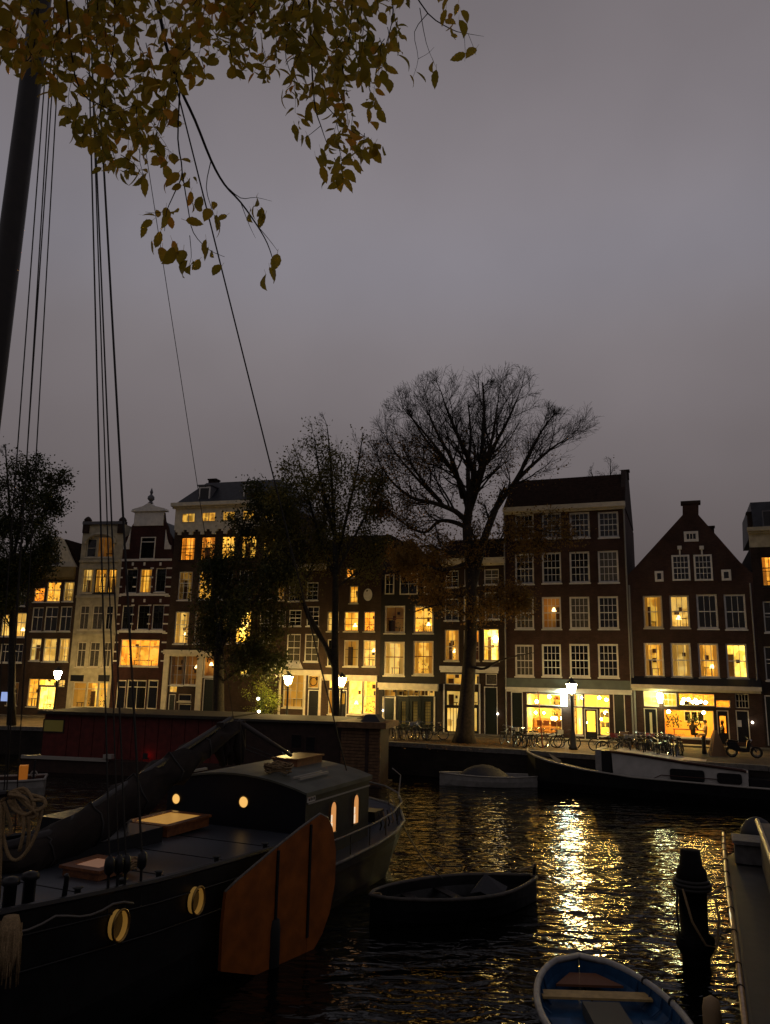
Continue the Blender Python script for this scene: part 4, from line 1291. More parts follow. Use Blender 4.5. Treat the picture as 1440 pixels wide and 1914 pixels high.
# --- the big elm, almost bare on top, brown leaves below
base = onz(868, 1388, 0)
Y0 = base[1]
T = Tree(3); T.maxl = 3; T.kids = [0, 9, 7, 5]
env_c = aty(905, 850, Y0)
def inside_elm(p):
    x, y = (p[0] - env_c[0]) / 8.6, (p[1] - env_c[1]) / 7.0
    z = (p[2] - env_c[2]) / (6.1 if p[2] > env_c[2] else 11)
    return x * x + y * y + z * z < 1
T.inside = inside_elm
q = lambda l: [z5(a, b, Y0, o) for a, b, o in l]
trunkpts = [z5(775, 1476, Y0), z5(779, 1440, Y0), z5(787, 1300, Y0), z5(800, 1100, Y0), z5(803, 950, Y0), z5(797, 800, Y0), z5(788, 700, Y0), z5(785, 640, Y0)]
trunkpts[0][2] = -.1
T.wood.tube(trunkpts, [.8, .6, .46, .40, .35, .33, .32, .27], 14)
T.limb(q([(804, 900, 0), (830, 790, .2), (856, 700, .3), (890, 610, .4)]), .30, .22, 8, 3, 3)
T.limb(q([(785, 660, 0), (800, 560, -.4), (812, 470, -.8), (780, 390, -1.2), (735, 290, -1.5), (700, 200, -1.5)]), .3, .05, 8, 11, 4.4)
T.limb(q([(800, 560, 0), (835, 470, .6), (845, 350, 1.2), (850, 230, 1.4), (845, 130, 1.5)]), .24, .05, 8, 11, 4.2)
T.limb(q([(835, 470, .5), (880, 380, .2), (930, 290, -.4), (975, 190, -1)]), .19, .04, 7, 10, 4.0)
T.limb(q([(890, 610, .4), (960, 510, .4), (1040, 430, .2), (1105, 375, 0), (1150, 345, 0)]), .19, .035, 7, 11, 3.9000000000000004)
T.limb(q([(960, 510, .4), (1010, 420, 1.5), (1060, 320, 2.2), (1110, 250, 2.5)]), .15, .04, 7, 9, 3)
T.limb(q([(785, 650, 0), (740, 610, -.4), (660, 580, -.9), (580, 560, -1.2), (505, 500, -1), (465, 440, -1)]), .2, .04, 7, 12, 3.9000000000000004)
T.limb(q([(782, 670, 0), (730, 650, .4), (680, 650, .8), (630, 690, 1.1), (570, 670, 1.4), (505, 620, 1.4)]), .17, .04, 7, 9, 2.6)
T.limb(q([(790, 600, 0), (760, 500, 1), (700, 420, 2), (630, 340, 2.8), (580, 260, 3)]), .2, .04, 7, 10, 4.2)
T.limb(q([(795, 580, 0), (790, 450, 2.2), (800, 330, 3.5), (790, 200, 4)]), .2, .04, 7, 9, 4.2)
T.limb(q([(800, 600, 0), (840, 480, -2), (880, 340, -3.2), (900, 220, -3.6)]), .2, .04, 7, 9, 4.2)
T.limb(q([(770, 560, 0), (735, 430, -2), (680, 330, -3), (640, 240, -3.2)]), .18, .04, 7, 9, 4.2)
T.limb(q([(845, 740, .2), (930, 715, -.6), (1020, 680, -1.4), (1100, 690, -1.8)]), .15, .04, 7, 10, 2.4, up=-.05)
T.limb(q([(797, 800, 0), (700, 830, -1), (600, 810, -1.8), (500, 850, -2.2)]), .14, .04, 7, 10, 2.4, up=-.1)
T.limb(q([(797, 780, 0), (720, 770, 1.5), (640, 740, 2.8), (560, 760, 3.4)]), .14, .04, 7, 9, 2.4, up=-.05)
T.limb(q([(800, 1000, 0), (850, 960, -1), (920, 930, -1.6), (1000, 960, -2)]), .1, .03, 6, 7, 1.9, up=-.1)
T.limb(q([(798, 1190, 0), (850, 1200, -.8), (905, 1170, -1.2), (980, 1150, -1.4), (1040, 1140, -1.5)]), .1, .025, 6, 6, 1.3, up=0)
T.limb(q([(800, 1010, 0), (720, 960, -1), (640, 970, -1.6), (560, 1000, -2)]), .09, .03, 6, 7, 1.9, up=-.1)
T.limb(q([(770, 520, -.5), (700, 410, -.8), (620, 310, -.6), (555, 235, -.3)]), .14, .035, 7, 10, 3.6)
T.limb(q([(700, 590, -.5), (610, 500, .5), (540, 420, 1), (490, 350, 1.2)]), .12, .035, 7, 10, 3.2)
T.limb(q([(690, 575, -.5), (600, 470, -2), (540, 360, -2.6)]), .11, .035, 7, 9, 3.2)
elm = tag(empty('elm_tree', (base[0], base[1], 0)), 'tall bare-topped elm with brown lower leaves on the far quay', 'tree')
def put(mb, name, m_, root, smooth=False):
    o = mb.build(name, m_, root, smooth)
    o.matrix_parent_inverse = Matrix.Translation(-Vector(root.location))
    return o
put(T.wood, 'trunk', BARK, elm, True)
put(T.twigs, 'twigs', BARK2, elm)
zlo, zhi = z5(0, 980, Y0)[2], z5(0, 330, Y0)[2]
def pe(p):
    t = (p[2] - zlo) / (zhi - zlo)
    return 0 if t > .95 else (1.5 if t < .35 else .06 + 1.6 * (1 - t) ** 1.8)
cm = T.leaves(pe, .16, LEAF_BR, 1.6, .36)
put(cm, 'crown', LEAF_BR, elm)
print('elm', len(T.wood.f), len(T.twigs.f), len(cm.f))

def simple_tree(name, label, bx, by, limbs, env, seed, leafm, dens, size, klen=2.6, kids=(0, 5, 4, 3), maxl=3, trunk=None, per=2, spread=.35, up=.2, nk=9, Y=None, bark=None):
    b = onz(bx, by, 0) if Y is None else aty(bx, by, Y)
    Y_ = b[1]
    t = Tree(seed); t.maxl = maxl; t.kids = list(kids)
    ec = aty(env[0], env[1], Y_); rx, ry, rz_ = env[2] * Y_ / 1440, env[2] * Y_ / 1440, env[3] * Y_ / 1440
    t.inside = lambda p: ((p[0] - ec[0]) / rx) ** 2 + ((p[1] - ec[1]) / ry) ** 2 + ((p[2] - ec[2]) / rz_) ** 2 < 1
    if trunk:
        tp = [aty(x, y, Y_ + o) for x, y, o, r_ in trunk]
        tp[0][2] = min(tp[0][2], -.1)
        t.wood.tube(tp, [a[3] for a in trunk], 10)
    for l_ in limbs:
        pts = [aty(x, y, Y_ + o) for x, y, o in l_[0]]
        t.limb(pts, l_[1], .03, 7, nk, klen, up=up)
    root = tag(empty(name, (b[0], b[1], 0)), label, 'tree')
    put(t.wood, 'trunk', bark or BARK2, root, True)
    put(t.twigs, 'twigs', BARK2, root)
    cr = t.leaves(dens, size, leafm, per, spread)
    put(cr, 'crown', leafm, root)
    print(name, len(t.wood.f), len(t.twigs.f), len(cr.f))
    return root
# leaning two-stemmed tree in the middle
simple_tree('lime_tree', 'slender half-bare tree with olive leaves behind the middle street lamp', 628, 1374,
    [([(628, 1030, 0), (622, 930, 0), (618, 860, 0), (612, 800, 0)], .16),
     ([(626, 1060, 0), (650, 960, .6), (668, 880, 1), (678, 815, 1)], .14),
     ([(626, 1080, 0), (660, 1010, -1), (690, 950, -1.4), (712, 900, -1.5)], .12),
     ([(626, 1080, 0), (590, 980, 1), (570, 900, 1.4), (555, 850, 1.6)], .13),
     ([(600, 1190, 0), (565, 1120, -.4), (548, 1050, -.6), (535, 980, -.8), (530, 910, -.8)], .14),
     ([(626, 1000, 0), (600, 900, -1.6), (590, 830, -1.8)], .13),
     ([(560, 1110, 0), (590, 1040, 1.2), (600, 980, 1.6)], .1),
     ([(627, 1100, 0), (680, 1060, .8), (715, 1030, 1)], .09),
     ([(548, 1050, 0), (510, 1000, .5), (490, 950, .6)], .1)],
    (612, 960, 125, 205), 11, LEAF_OL, lambda p: .9 if p[2] < 17 else max(.06, .9 - (p[2] - 17) * .3), .18, 2.7, per=4.6, trunk=[(629, 1374, 0, .33), (628, 1330, 0, .27), (626, 1200, 0, .24), (628, 1050, 0, .2), (626, 1000, 0, .16)])
# second stem leaning left
st = MB().tube([aty(x, y, onz(628, 1374, 0)[1]) for x, y in ((627, 1250), (608, 1205), (580, 1160), (560, 1110), (548, 1050))], [.2, .17, .15, .13, .1], 8)
put(st, 'second_stem', BARK2, bpy.data.objects['lime_tree'], True)
# dark ivy-clad tree left of it
simple_tree('ivy_tree', 'dark dense ivy-covered tree before the wide house', 408, 1366,
    [([(410, 1180, 0), (430, 1080, 0), (450, 1000, 0), (470, 940, 0)], .16), ([(410, 1200, 0), (450, 1130, 1), (490, 1060, 1.2), (510, 1000, 1)], .14),
     ([(410, 1220, 0), (440, 1160, -1), (480, 1120, -1.5), (520, 1080, -1.5)], .13), ([(410, 1250, 0), (440, 1220, .4), (480, 1200, .8), (505, 1170, 1)], .1),
     ([(410, 1200, 0), (400, 1120, 0), (405, 1060, .4)], .1), ([(410, 1260, 0), (395, 1200, .4), (395, 1150, .6)], .09), ([(450, 1000, 0), (500, 960, .5), (540, 950, .8)], .1),
     ([(410, 1280, 0), (450, 1250, -.6), (490, 1240, -1)], .08), ([(480, 1120, 0), (530, 1050, -1), (570, 1010, -1.2)], .1)],
    (462, 1090, 118, 200), 21, LEAF_GR, lambda p: 1.0, .2, 2.2, per=4.2, trunk=[(408, 1368, 0, .5), (408, 1330, 0, .42), (410, 1200, 0, .3), (412, 1170, 0, .2)], spread=.4, up=.05)
# left-edge tree
simple_tree('lime_tree', 'leafy dark green tree at the left edge of the picture', 22, 1356,
    [([(24, 1080, 0), (20, 980, 0), (15, 900, 0), (10, 830, 0)], .16), ([(24, 1080, 0), (60, 1000, .5), (90, 950, .8), (105, 910, .8)], .14), ([(24, 1060, 0), (40, 960, -1), (60, 890, -1.3)], .13),
     ([(24, 1090, 0), (-20, 1010, 0), (-50, 940, 0)], .13), ([(24, 1110, 0), (60, 1070, -1), (80, 1030, -1.4)], .1), ([(24, 1150, 0), (10, 1100, -1), (-10, 1060, -1)], .09), ([(24, 1130, 0), (40, 1090, 1), (70, 1050, 1.4)], .09),
     ([(24, 1180, 0), (8, 1150, -.6), (-10, 1130, -.9)], .07)],
    (28, 1000, 108, 190), 31, LEAF_GR, lambda p: 1.0 if p[2] < 17 else max(.05, 1.0 - (p[2] - 17) * .4), .2, 2.5, per=4.5, trunk=[(22, 1356, 0, .32), (22, 1300, 0, .26), (24, 1120, 0, .2), (24, 1060, 0, .16)])
# distant bare tree above the tall house's roof
simple_tree('bare_tree', 'far bare treetop showing above the ridge of the tall brick house', 1135, 1150,
    [([(1135, 990, 0), (1120, 930, 0), (1105, 880, 0)], .16), ([(1135, 990, 0), (1140, 920, 0), (1142, 865, 0)], .16), ([(1135, 980, 0), (1155, 920, 1), (1162, 880, 1)], .14)],
    (1132, 930, 42, 82), 41, LEAF_BR, lambda p: .02, .2, 2.2, per=1, trunk=[(1135, 1260, 0, .35), (1135, 1100, 0, .3), (1135, 980, 0, .2)], Y=78)
# lit shrub by the lamp
b = onz(492, 1362, 0)
sh = tag(empty('shrub', (b[0], b[1], 0)), 'bright green shrub glowing beside the street lamp', 'shrub')
lm, sm = MB(), MB()
rg = np.random.default_rng(5)
for k in range(26):
    a = rg.uniform(0, 6.28); rr = rg.uniform(.3, 1.7); hh = rg.uniform(1.4, 4.2) * (1 - .18 * rr)
    top = np.array([b[0] + rr * math.cos(a), b[1] + rr * .7 * math.sin(a), hh])
    mid = np.array([b[0] + rr * .5 * math.cos(a), b[1] + rr * .35 * math.sin(a), hh * .6])
    sm.tube([(b[0], b[1], 0), mid, top], [.03, .02, .008], 4)
    for j in range(95):
        t = rg.uniform(.25, 1)
        c = (mid + (top - mid) * t if t > .4 else np.array([b[0], b[1], .2]) + (mid - np.array([b[0], b[1], .2])) * (t + .5)) + rg.normal(size=3) * .17
        u_ = unit(rg.normal(size=3)); v_ = unit(np.cross(u_, rg.normal(size=3))); z_ = rg.uniform(.07, .16)
        lm.add([c, c + u_ * z_ * .5 + v_ * z_ * .3, c + u_ * z_, c + u_ * z_ * .5 - v_ * z_ * .3], [(0, 1, 2, 3)])
put(sm, 'stems', BARK2, sh); put(lm, 'foliage', LEAF_SH, sh)
for px_, py_ in ((483, 1306), (484, 1330)):
    p = aty(px_, py_, b[1] - .9)
    o = MB().ball((0, 0, .0), .1).build('garden_lamp', SMALLB)
    o.location = p
    tag(o, 'small white globe lamp %s in the lit shrub' % ('higher' if py_ < 1320 else 'lower'), 'lamp', 'globe lamps in the shrub')
# fallen leaves round the elm
fl = MB()
for k in range(2600):
    x, y = base[0] + rg.normal() * 2.6 + rg.uniform(0, 3), base[1] + rg.normal() * 1.6 - .3
    a = rg.uniform(0, 6.28); z_ = rg.uniform(.05, .11)
    fl.add([(x, y, .012), (x + math.cos(a) * z_, y + math.sin(a) * z_, .02), (x + math.cos(a + .8) * z_ * 1.5, y + math.sin(a + .8) * z_ * 1.5, .03), (x + math.cos(a + 1.6) * z_, y + math.sin(a + 1.6) * z_, .012)], [(0, 1, 2, 3)])
tag(fl.build('fallen_leaves', leaf_mat('fallen_leaf', [(.3, (.09, .035, .008)), (1, (.2, .09, .015))], 2, .1)), 'brown fallen leaves strewn round the elm', 'fallen leaves', kind='stuff')

# ------------------------------------------------------------------ bicycles
def torus_wheel(r_=.34):
    b = MB().torus((0, 0, 0), r_, .032, 20, 5, 'y')
    return b
def bicycle():
    r0 = empty('bicycle')
    wm = torus_wheel().build('wheel', RUBBER, r0, True)
    wm.location = (-.53, 0, .36)
    sp = MB().torus((0, 0, 0), .315, .012, 20, 4, 'y')
    for k in range(10):
        a = math.pi * k / 10 * 2
        sp.tube([(0, (-1) ** k * .02, 0), (.315 * math.cos(a), 0, .315 * math.sin(a))], .003, 3)
    rim = sp.build('rim', CHROME, wm)
    w2 = link('wheel', wm.data, r0); w2.location = (.53, 0, .36)
    rim2 = link('rim', rim.data, w2)
    f = MB()
    P = dict(bb=(-.08, 0, .30), seat=(-.22, 0, .80), head=(.36, 0, .88), low=(.40, 0, .66), rw=(-.53, 0, .36), fw=(.53, 0, .36))
    f.tube([P['bb'], P['seat']], .027, 6).tube([P['bb'], P['low']], .029, 6).tube([(-.2, 0, .72), P['head']], .027, 6).tube([P['head'], P['low']], .03, 6)
    for y in (-.05, .05):
        f.tube([(-.53, y, .36), (-.08, y * .6, .30)], .01, 5).tube([(-.53, y, .36), (-.21, y * .5, .74)], .009, 5).tube([(.53, y, .36), (.41, y * .6, .66)], .011, 5)
    f.build('frame', STEEL, r0)
    sd = MB().add([(-.40, -.09, .92), (-.40, .09, .92), (-.2, .07, .93), (-.06, .02, .92), (-.06, -.02, .92), (-.2, -.07, .93), (-.38, -.07, .86), (-.38, .07, .86), (-.08, .015, .88), (-.08, -.015, .88)],
                  [(0, 1, 2, 5), (5, 2, 3, 4), (6, 9, 8, 7), (0, 6, 7, 1), (3, 8, 9, 4), (1, 7, 8, 3, 2), (0, 5, 4, 9, 6)])
    sd.tube([(-.22, 0, .78), (-.24, 0, .9)], .014, 6)
    sd.build('saddle', RUBBER, r0)
    hb = MB().tube([(.36, 0, .86), (.34, 0, 1.02)], .014, 6).tube([(.12, -.29, 1.02), (.26, -.27, 1.07), (.34, -.1, 1.05), (.34, .1, 1.05), (.26, .27, 1.07), (.12, .29, 1.02)], .013, 6)
    hb.build('handlebar', CHROME, r0)
    for cx in (-.53, .53):
        fn = MB()
        pts = [(cx + .375 * math.cos(a), 0, .36 + .375 * math.sin(a)) for a in np.linspace(.3 if cx < 0 else .7, 2.9, 9)]
        for i in range(8):
            a_, b_ = pts[i], pts[i + 1]
            fn.quad((a_[0], -.03, a_[2]), (a_[0], .03, a_[2]), (b_[0], .03, b_[2]), (b_[0], -.03, b_[2]))
        fn.build('mudguard', STEEL, r0)
    rk = MB().box(-.78, -.32, -.07, .07, .735, .75)
    rk.tube([(-.75, -.06, .735), (-.54, -.06, .37)], .006, 4).tube([(-.75, .06, .735), (-.54, .06, .37)], .006, 4)
    rk.build('luggage_rack', STEEL, r0)
    MB().tube([(-.08, -.16, .22), (-.08, -.1, .3), (-.08, .1, .3), (-.08, .16, .38)], .012, 5).build('pedals', STEEL, r0)
    lp = MB().ball((.41, 0, .84), .035).build('headlamp', CHROME, r0, True)
    return r0
bike0 = bicycle()
BASKET = mat('wicker', (.2, .13, .06), .8, noise=(30, .4))
CRATE = mat('grey_crate', (.3, .3, .28), .6)
CRATER = mat('red_crate', (.35, .05, .03), .6)
def basket(parent, m_, x=.56):
    b = MB()
    x0_, x1_, y0_, y1_, z0_, z1_ = x - .17, x + .17, -.22, .22, .80, 1.03
    b.box(x0_, x1_, y0_, y1_, z0_, z0_ + .015).box(x0_, x1_, y0_, y0_ + .015, z0_, z1_).box(x0_, x1_, y1_ - .015, y1_, z0_, z1_).box(x0_, x0_ + .015, y0_, y1_, z0_, z1_).box(x1_ - .015, x1_, y0_, y1_, z0_, z1_)
    b.build('carrier_crate', m_, parent)
used = [False]
def place_bike(px_, py_, ang, label, group, crate=None, lean=0):
    p = onz(px_, py_, 0)
    r0 = copy_tree(bike0) if used[0] else bike0
    used[0] = True
    r0.location = (p[0], p[1], 0)
    r0.rotation_euler = (R(lean), 0, R(ang))
    tag(r0, label, 'bicycle', group)
    if crate:
        basket(r0, crate)
g1, g2, g3 = 'dark bicycles before the garage front', 'bicycles in front of the lit shop', 'bicycles packed behind the white barge'
for i, x in enumerate((722, 735, 748, 761, 774, 787, 800, 814)):
    place_bike(x, 1381 + i * .35, [75, 100, 82, 68, 95, 110, 80, 12][i] + 0, (('black bicycle leftmost in the dark row before the garage doors', 'black bicycle second from the left in the dark row before the garage doors', 'black bicycle third from the left in the dark row before the garage doors', 'black bicycle in the middle of the dark row before the garage doors', 'black bicycle with a pale crate in the dark row before the garage doors', 'black bicycle third from the right in the dark row by the elm', 'black bicycle second from the right in the dark row by the elm')[i] if i < 7 else 'black bicycle side-on at the right end of the dark row by the elm'), g1, CRATE if i == 4 else None, rnd.uniform(-6, 6))
for i, (x, y, a, c, l) in enumerate(((944, 1390, 60, None, 'bicycle leftmost of those before the lit shop, beside the drainpipe'), (962, 1394, 75, CRATE, 'bicycle with pale crate in front of the dark shop door'), (974, 1396, 100, None, 'bicycle standing nose-in below the big shop pane, left one of three'),
        (985, 1396, 80, None, 'bicycle standing nose-in below the big shop pane, middle one of three'), (996, 1396, 70, None, 'bicycle standing nose-in below the big shop pane, right one of three'), (1008, 1397, 30, None, 'bicycle turned half sideways left of the red pole'), (1030, 1398, 5, CRATE, 'cargo bicycle with a long pale box beside the red pole'), (1057, 1399, -18, None, 'bicycle side-on just left of the lamp post'))):
    place_bike(x, y, a, l, g2, c, rnd.uniform(-6, 6))
for i, (x, y, a, c, l) in enumerate(((1130, 1405, -25, CRATER, 'bicycle with a red crate left of the white barge wheelhouse'), (1146, 1411, -10, None, 'bicycle behind the tall grey end of the white barge'), (1162, 1409, 60, None, 'bicycle packed in nose-first behind the white barge cabin, first from the left'), (1178, 1411, 75, CRATE, 'bicycle with a pale crate behind the white barge cabin'),
        (1194, 1413, 90, None, 'bicycle packed in nose-first behind the white barge cabin, second from the left'), (1208, 1412, 70, None, 'bicycle packed in nose-first behind the white barge cabin, third from the left'), (1222, 1414, 85, None, 'bicycle packed in nose-first behind the white barge cabin, fourth from the left'), (1238, 1414, 60, None, 'bicycle packed in nose-first behind the white barge cabin, fifth from the left'),
        (1254, 1416, 80, None, 'bicycle packed in nose-first behind the white barge cabin, sixth from the left'), (1268, 1416, 65, None, 'bicycle at the right end of the packed row, next to the bench'), (1186, 1404, 20, None, 'bicycle leaning before the cafe door'), (1232, 1406, 10, None, 'bicycle standing before the cafe window'))):
    place_bike(x, y, a, l, g3, c, rnd.uniform(-7, 7))

wd = ('rightmost', 'second from the right', 'third from the right', 'fourth from the right', 'fifth from the right', 'sixth from the right', 'seventh from the right')
for i, (x, y, a) in enumerate(((1276, 1411, 70), (1261, 1410, 100), (1246, 1409, 78), (1230, 1409, 110), (1214, 1407, 65), (1199, 1406, 95), (1170, 1404, 80))):
    place_bike(x, y, a, 'bicycle in the back row of the packed bikes, ' + wd[i], g3, (None, CRATE, BASKET, None, CRATER, None, BASKET)[i], rnd.uniform(-7, 7))
# red pole, bench, tables, canvas-covered stool, moped, bollard
def street_pos(px_, py_):
    p = onz(px_, py_, 0)
    return p[0], p[1], 0
RED = mat('red_pole_paint', (.16, .035, .02), .5)
o = MB().lathe([(.05, 0), (.035, .3), (.03, 3.1), (.045, 3.15), (.01, 3.25)], 8).build('marker_pole', RED); o.location = street_pos(1015, 1398)
o.rotation_euler = (0, R(-4), 0)
tag(o, 'slim red pole tilted in front of the lit shop window', 'pole')
WOOD = mat('weathered_wood', (.2, .15, .09), .7, noise=(8, .3), bump=.4)
WHITEW = mat('white_bench_wood', (.5, .46, .38), .7, noise=(8, .2))
bn = tag(empty('bench', street_pos(1290, 1400), A21), 'long white wooden bench below the cafe window', 'bench')
for j in range(3):
    MB().box(-1.1, 1.1, -.22 + .15 * j, -.09 + .15 * j, .62, .67).build('plank', WHITEW, bn)
for x in (-.9, .8):
    MB().box(x, x + .1, -.2, .2, 0, .618).build('leg', WHITEW, bn)
CANV = mat('tan_canvas', (.22, .13, .06), .9, bump=.6, bscale=6)
cv = tag(empty('covered_stand', street_pos(1338, 1412)), 'tan canvas-draped stand next to the moped', 'stand')
MB().add([(-.35, -.3, 0), (.55, -.3, 0), (.5, .3, 0), (-.3, .3, 0), (-.1, -.2, 1.0), (.2, -.2, 1.05), (.2, .2, 1.05), (-.1, .2, 1.0), (.0, -.12, 1.35), (.12, -.1, 1.36), (.1, .1, 1.34), (0, .1, 1.33)],
         [(0, 1, 5, 4), (1, 2, 6, 5), (2, 3, 7, 6), (3, 0, 4, 7), (4, 5, 9, 8), (5, 6, 10, 9), (6, 7, 11, 10), (7, 4, 8, 11), (8, 9, 10, 11)]).build('canvas', CANV, cv)
MB().tube([(-.45, -.2, 0), (-.08, 0, 1.0)], .04, 6).build('leg', WOOD, cv)
bo = MB().lathe([(.13, 0), (.12, .2), (.1, .8), (.12, .85), (.11, .95), (.03, 1.0)], 10).build('bollard', IRON, None, True); bo.location = street_pos(1317, 1409)
tag(bo, 'short black bollard between the bench and the canvas stand', 'bollard')
mp = tag(empty('moped', street_pos(1392, 1416), R(-16)), 'black moped parked at the right end of the quay', 'moped')
for x in (-.62, .62):
    w_ = MB().torus((x, 0, .3), .27, .05, 18, 6, 'y').build('wheel', RUBBER, mp, True)
    MB().torus((x, 0, .3), .2, .02, 16, 4, 'y').build('rim', CHROME, w_)
MB().prism([(-.8, .5), (-.5, .35), (-.1, .28), (.25, .3), (.35, .75), (.28, .95), (.2, .9), (.1, .5), (-.2, .5), (-.35, .8), (-.9, .78)], -.14, .14).build('body', BLACKP, mp)
MB().prism([(-.85, .79), (-.3, .81), (-.25, .88), (-.8, .92)], -.15, .15).build('seat', RUBBER, mp)
MB().tube([(.3, 0, .75), (.5, 0, .5), (.62, 0, .3)], .04, 6).tube([(.2, -.3, 1.05), (.25, 0, 1.0), (.2, .3, 1.05)], .018, 6).build('handlebar', STEEL, mp)
MB().ball((.36, 0, .9), .08).build('headlamp', CHROME, mp, True)
# tables and chairs inside / before the shop
def chair(loc, rz_, label, m_=REDW):
    r0 = tag(empty('chair', loc, rz_), label, 'chair', 'wooden chairs in the lit shop')
    MB().box(-.2, .2, -.2, .2, .43, .47).build('seat', m_, r0)
    MB().box(-.2, .2, .16, .2, .6, .95).build('backrest', m_, r0)
    for x in (-.18, .15):
        for y in (-.18, .16):
            MB().box(x, x + .03, y, y + .03, 0, .429 if y < 0 else .599).build('leg', m_, r0)
def table(loc, rz_, label, m_=WOOD, w_=.7):
    r0 = tag(empty('table', loc, rz_), label, 'table')
    MB().box(-w_, w_, -.35, .35, .72, .76).build('tabletop', m_, r0)
    for x in (-w_ + .05, w_ - .1):
        for y in (-.3, .25):
            MB().box(x, x + .05, y, y + .05, 0, .719).build('leg', m_, r0)
def inhouse(hh, x, y, z):
    c, s_ = math.cos(hh.ang), math.sin(hh.ang)
    return (hh.O[0] + x * c - y * s_, hh.O[1] + x * s_ + y * c, z)
h = H9
def z6x(x): return onplane(Z6[0] + x * Z6[2], 1350, H9.O, H9.ang)[0]
def z7x(x): return onplane(Z7[0] + x * Z7[2], 1350, H10.O, H10.ang)[0]
for i, x in enumerate((400, 480, 560, 635)):
    chair(inhouse(H9, z6x(x) + .05, .75, .16), A21 + R((-15, 10, 180, 160)[i]), ('wooden chair inside the shop, leftmost at the big pane', 'second wooden chair from the left inside the big shop pane', 'third wooden chair from the left inside the big shop pane', 'wooden chair inside the shop, next to the brick pier')[i])
table(inhouse(H9, z6x(520), 1.3, .16), A21, 'wooden table inside the lit shop behind the chairs')
table(inhouse(H10, z7x(600), 1.2, .16), A21, 'long table by the cafe window where people sit', REDW, 1.0)
# people in the cafe
def person(loc, rz_, label, shirt, seated=True, hair=(.02, .012, .008)):
    me = bpy.data.meshes.new('person')
    if seated:
        V = [(0, 0, .52), (0, .02, .78), (0, .04, 1.0), (0, .03, 1.1), (0, 0, 1.2), (0, -.01, 1.34),
             (-.2, .03, 1.0), (-.27, -.08, .78), (-.2, -.32, .76), (-.17, -.4, .78), (.2, .03, 1.0), (.27, -.08, .78), (.2, -.32, .76), (.17, -.4, .78),
             (-.1, -.02, .5), (-.12, -.42, .5), (-.12, -.44, .08), (-.12, -.56, .05), (.1, -.02, .5), (.12, -.42, .5), (.12, -.44, .08), (.12, -.56, .05)]
    else:
        V = [(0, 0, .92), (0, .01, 1.15), (0, .02, 1.38), (0, .02, 1.48), (0, 0, 1.58), (0, -.01, 1.70),
             (-.2, .02, 1.38), (-.24, .0, 1.1), (-.22, -.14, .9), (-.21, -.2, .84), (.2, .02, 1.38), (.24, .0, 1.1), (.22, -.14, .9), (.21, -.2, .84),
             (-.1, 0, .88), (-.11, -.02, .48), (-.11, .02, .08), (-.11, -.12, .05), (.1, 0, .88), (.11, -.02, .48), (.11, .02, .08), (.11, -.12, .05)]
    Ed = [(0, 1), (1, 2), (2, 3), (3, 4), (4, 5), (2, 6), (6, 7), (7, 8), (8, 9), (2, 10), (10, 11), (11, 12), (12, 13), (0, 14), (14, 15), (15, 16), (16, 17), (0, 18), (18, 19), (19, 20), (20, 21)]
    me.from_pydata(V, Ed, [])
    o = bpy.data.objects.new('person', me); COL.objects.link(o)
    md = o.modifiers.new('skin', 'SKIN'); md.use_smooth_shade = True
    rad = [.15, .14, .15, .06, .085, .09, .075, .05, .04, .04, .075, .05, .04, .04, .1, .075, .05, .045, .1, .075, .05, .045]
    for i, r_ in enumerate(rad):
        me.skin_vertices[0].data[i].radius = (r_, r_)
    me.skin_vertices[0].data[0].use_root = True
    o.modifiers.new('sub', 'SUBSURF').levels = 1
    o.modifiers['sub'].render_levels = 2
    me.materials.append(shirt)
    o.location = loc; o.rotation_euler = (0, 0, rz_)
    tag(o, label, 'person', 'people in the cafe')
    z_ = V[5][2] - .05
    MB().ball((0, .025, z_), .115, 10, 1.15).build('hair', mat('dark_hair', hair, .7), o, True)
    return o
person(inhouse(H10, z7x(640), .75, .16), A21 + R(150), 'person in dark clothes leaning over the cafe table', mat('dark_jumper', (.02, .018, .02), .9))
person(inhouse(H10, z7x(765), .8, .16), A21 + R(-80), 'person in a pale top with long hair at the cafe window', mat('pale_top', (.3, .26, .2), .9))
person(inhouse(H10, z7x(945), 1.0, .16), A21 + R(-80), 'person in black seen through the cafe door glass', mat('black_coat', (.01, .01, .01), .9))

# ------------------------------------------------------------------ boats
HULLB = mat('black_hull_paint', (.005, .005, .0055), .42, spec=.25, noise=(3, .5), bump=.25, bscale=4)
DECKG = mat('grey_deck_paint', (.026, .030, .039), .38, spec=.5, noise=(5, .2), bump=.05)
ROOFG = mat('grey_green_cabin_roof', (.075, .078, .06), .5, noise=(2, .25))
CABW = mat('cabin_side_paint', (.032, .030, .021), .5, noise=(4, .2))
NAVY = mat('navy_bulkhead', (.004, .004, .007), .5)
VARN = mat('varnished_wood', (.18, .065, .02), .3, spec=.5, noise=(9, .35), coat=.3)
LEEB = mat('orange_brown_leeboard', (.21, .060, .008), .5, noise=(2.5, .3), bump=.25, bscale=8)
ROPE = mat('hemp_rope', (.25, .17, .085), .95, noise=(60, .4), bump=.8, bscale=90)
ROPED = mat('dark_wire', (.02, .018, .016), .6)
SAIL = mat('dark_brown_sailcloth', (.016, .011, .008), .95, noise=(3, .3), bump=.8, bscale=5)
MASTM = mat('tarred_mast', (.012, .009, .008), .5, noise=(4, .4))
STRIPE = mat('pale_rail_paint', (.28, .26, .22), .5)
WORN = mat('worn_grey_paint', (.10, .09, .075), .5, noise=(7, .5))
SKYL = mat('lit_skylight_glass', (.6, .35, .1), .25, emit=((1, .5, .1), .30))
SKYL2 = mat('dim_skylight_glass', (.5, .3, .2), .25, emit=((1, .5, .28), .10))
PORT = mat('lit_porthole_glass', (.8, .5, .2), .3, emit=((1, .55, .14), .9))
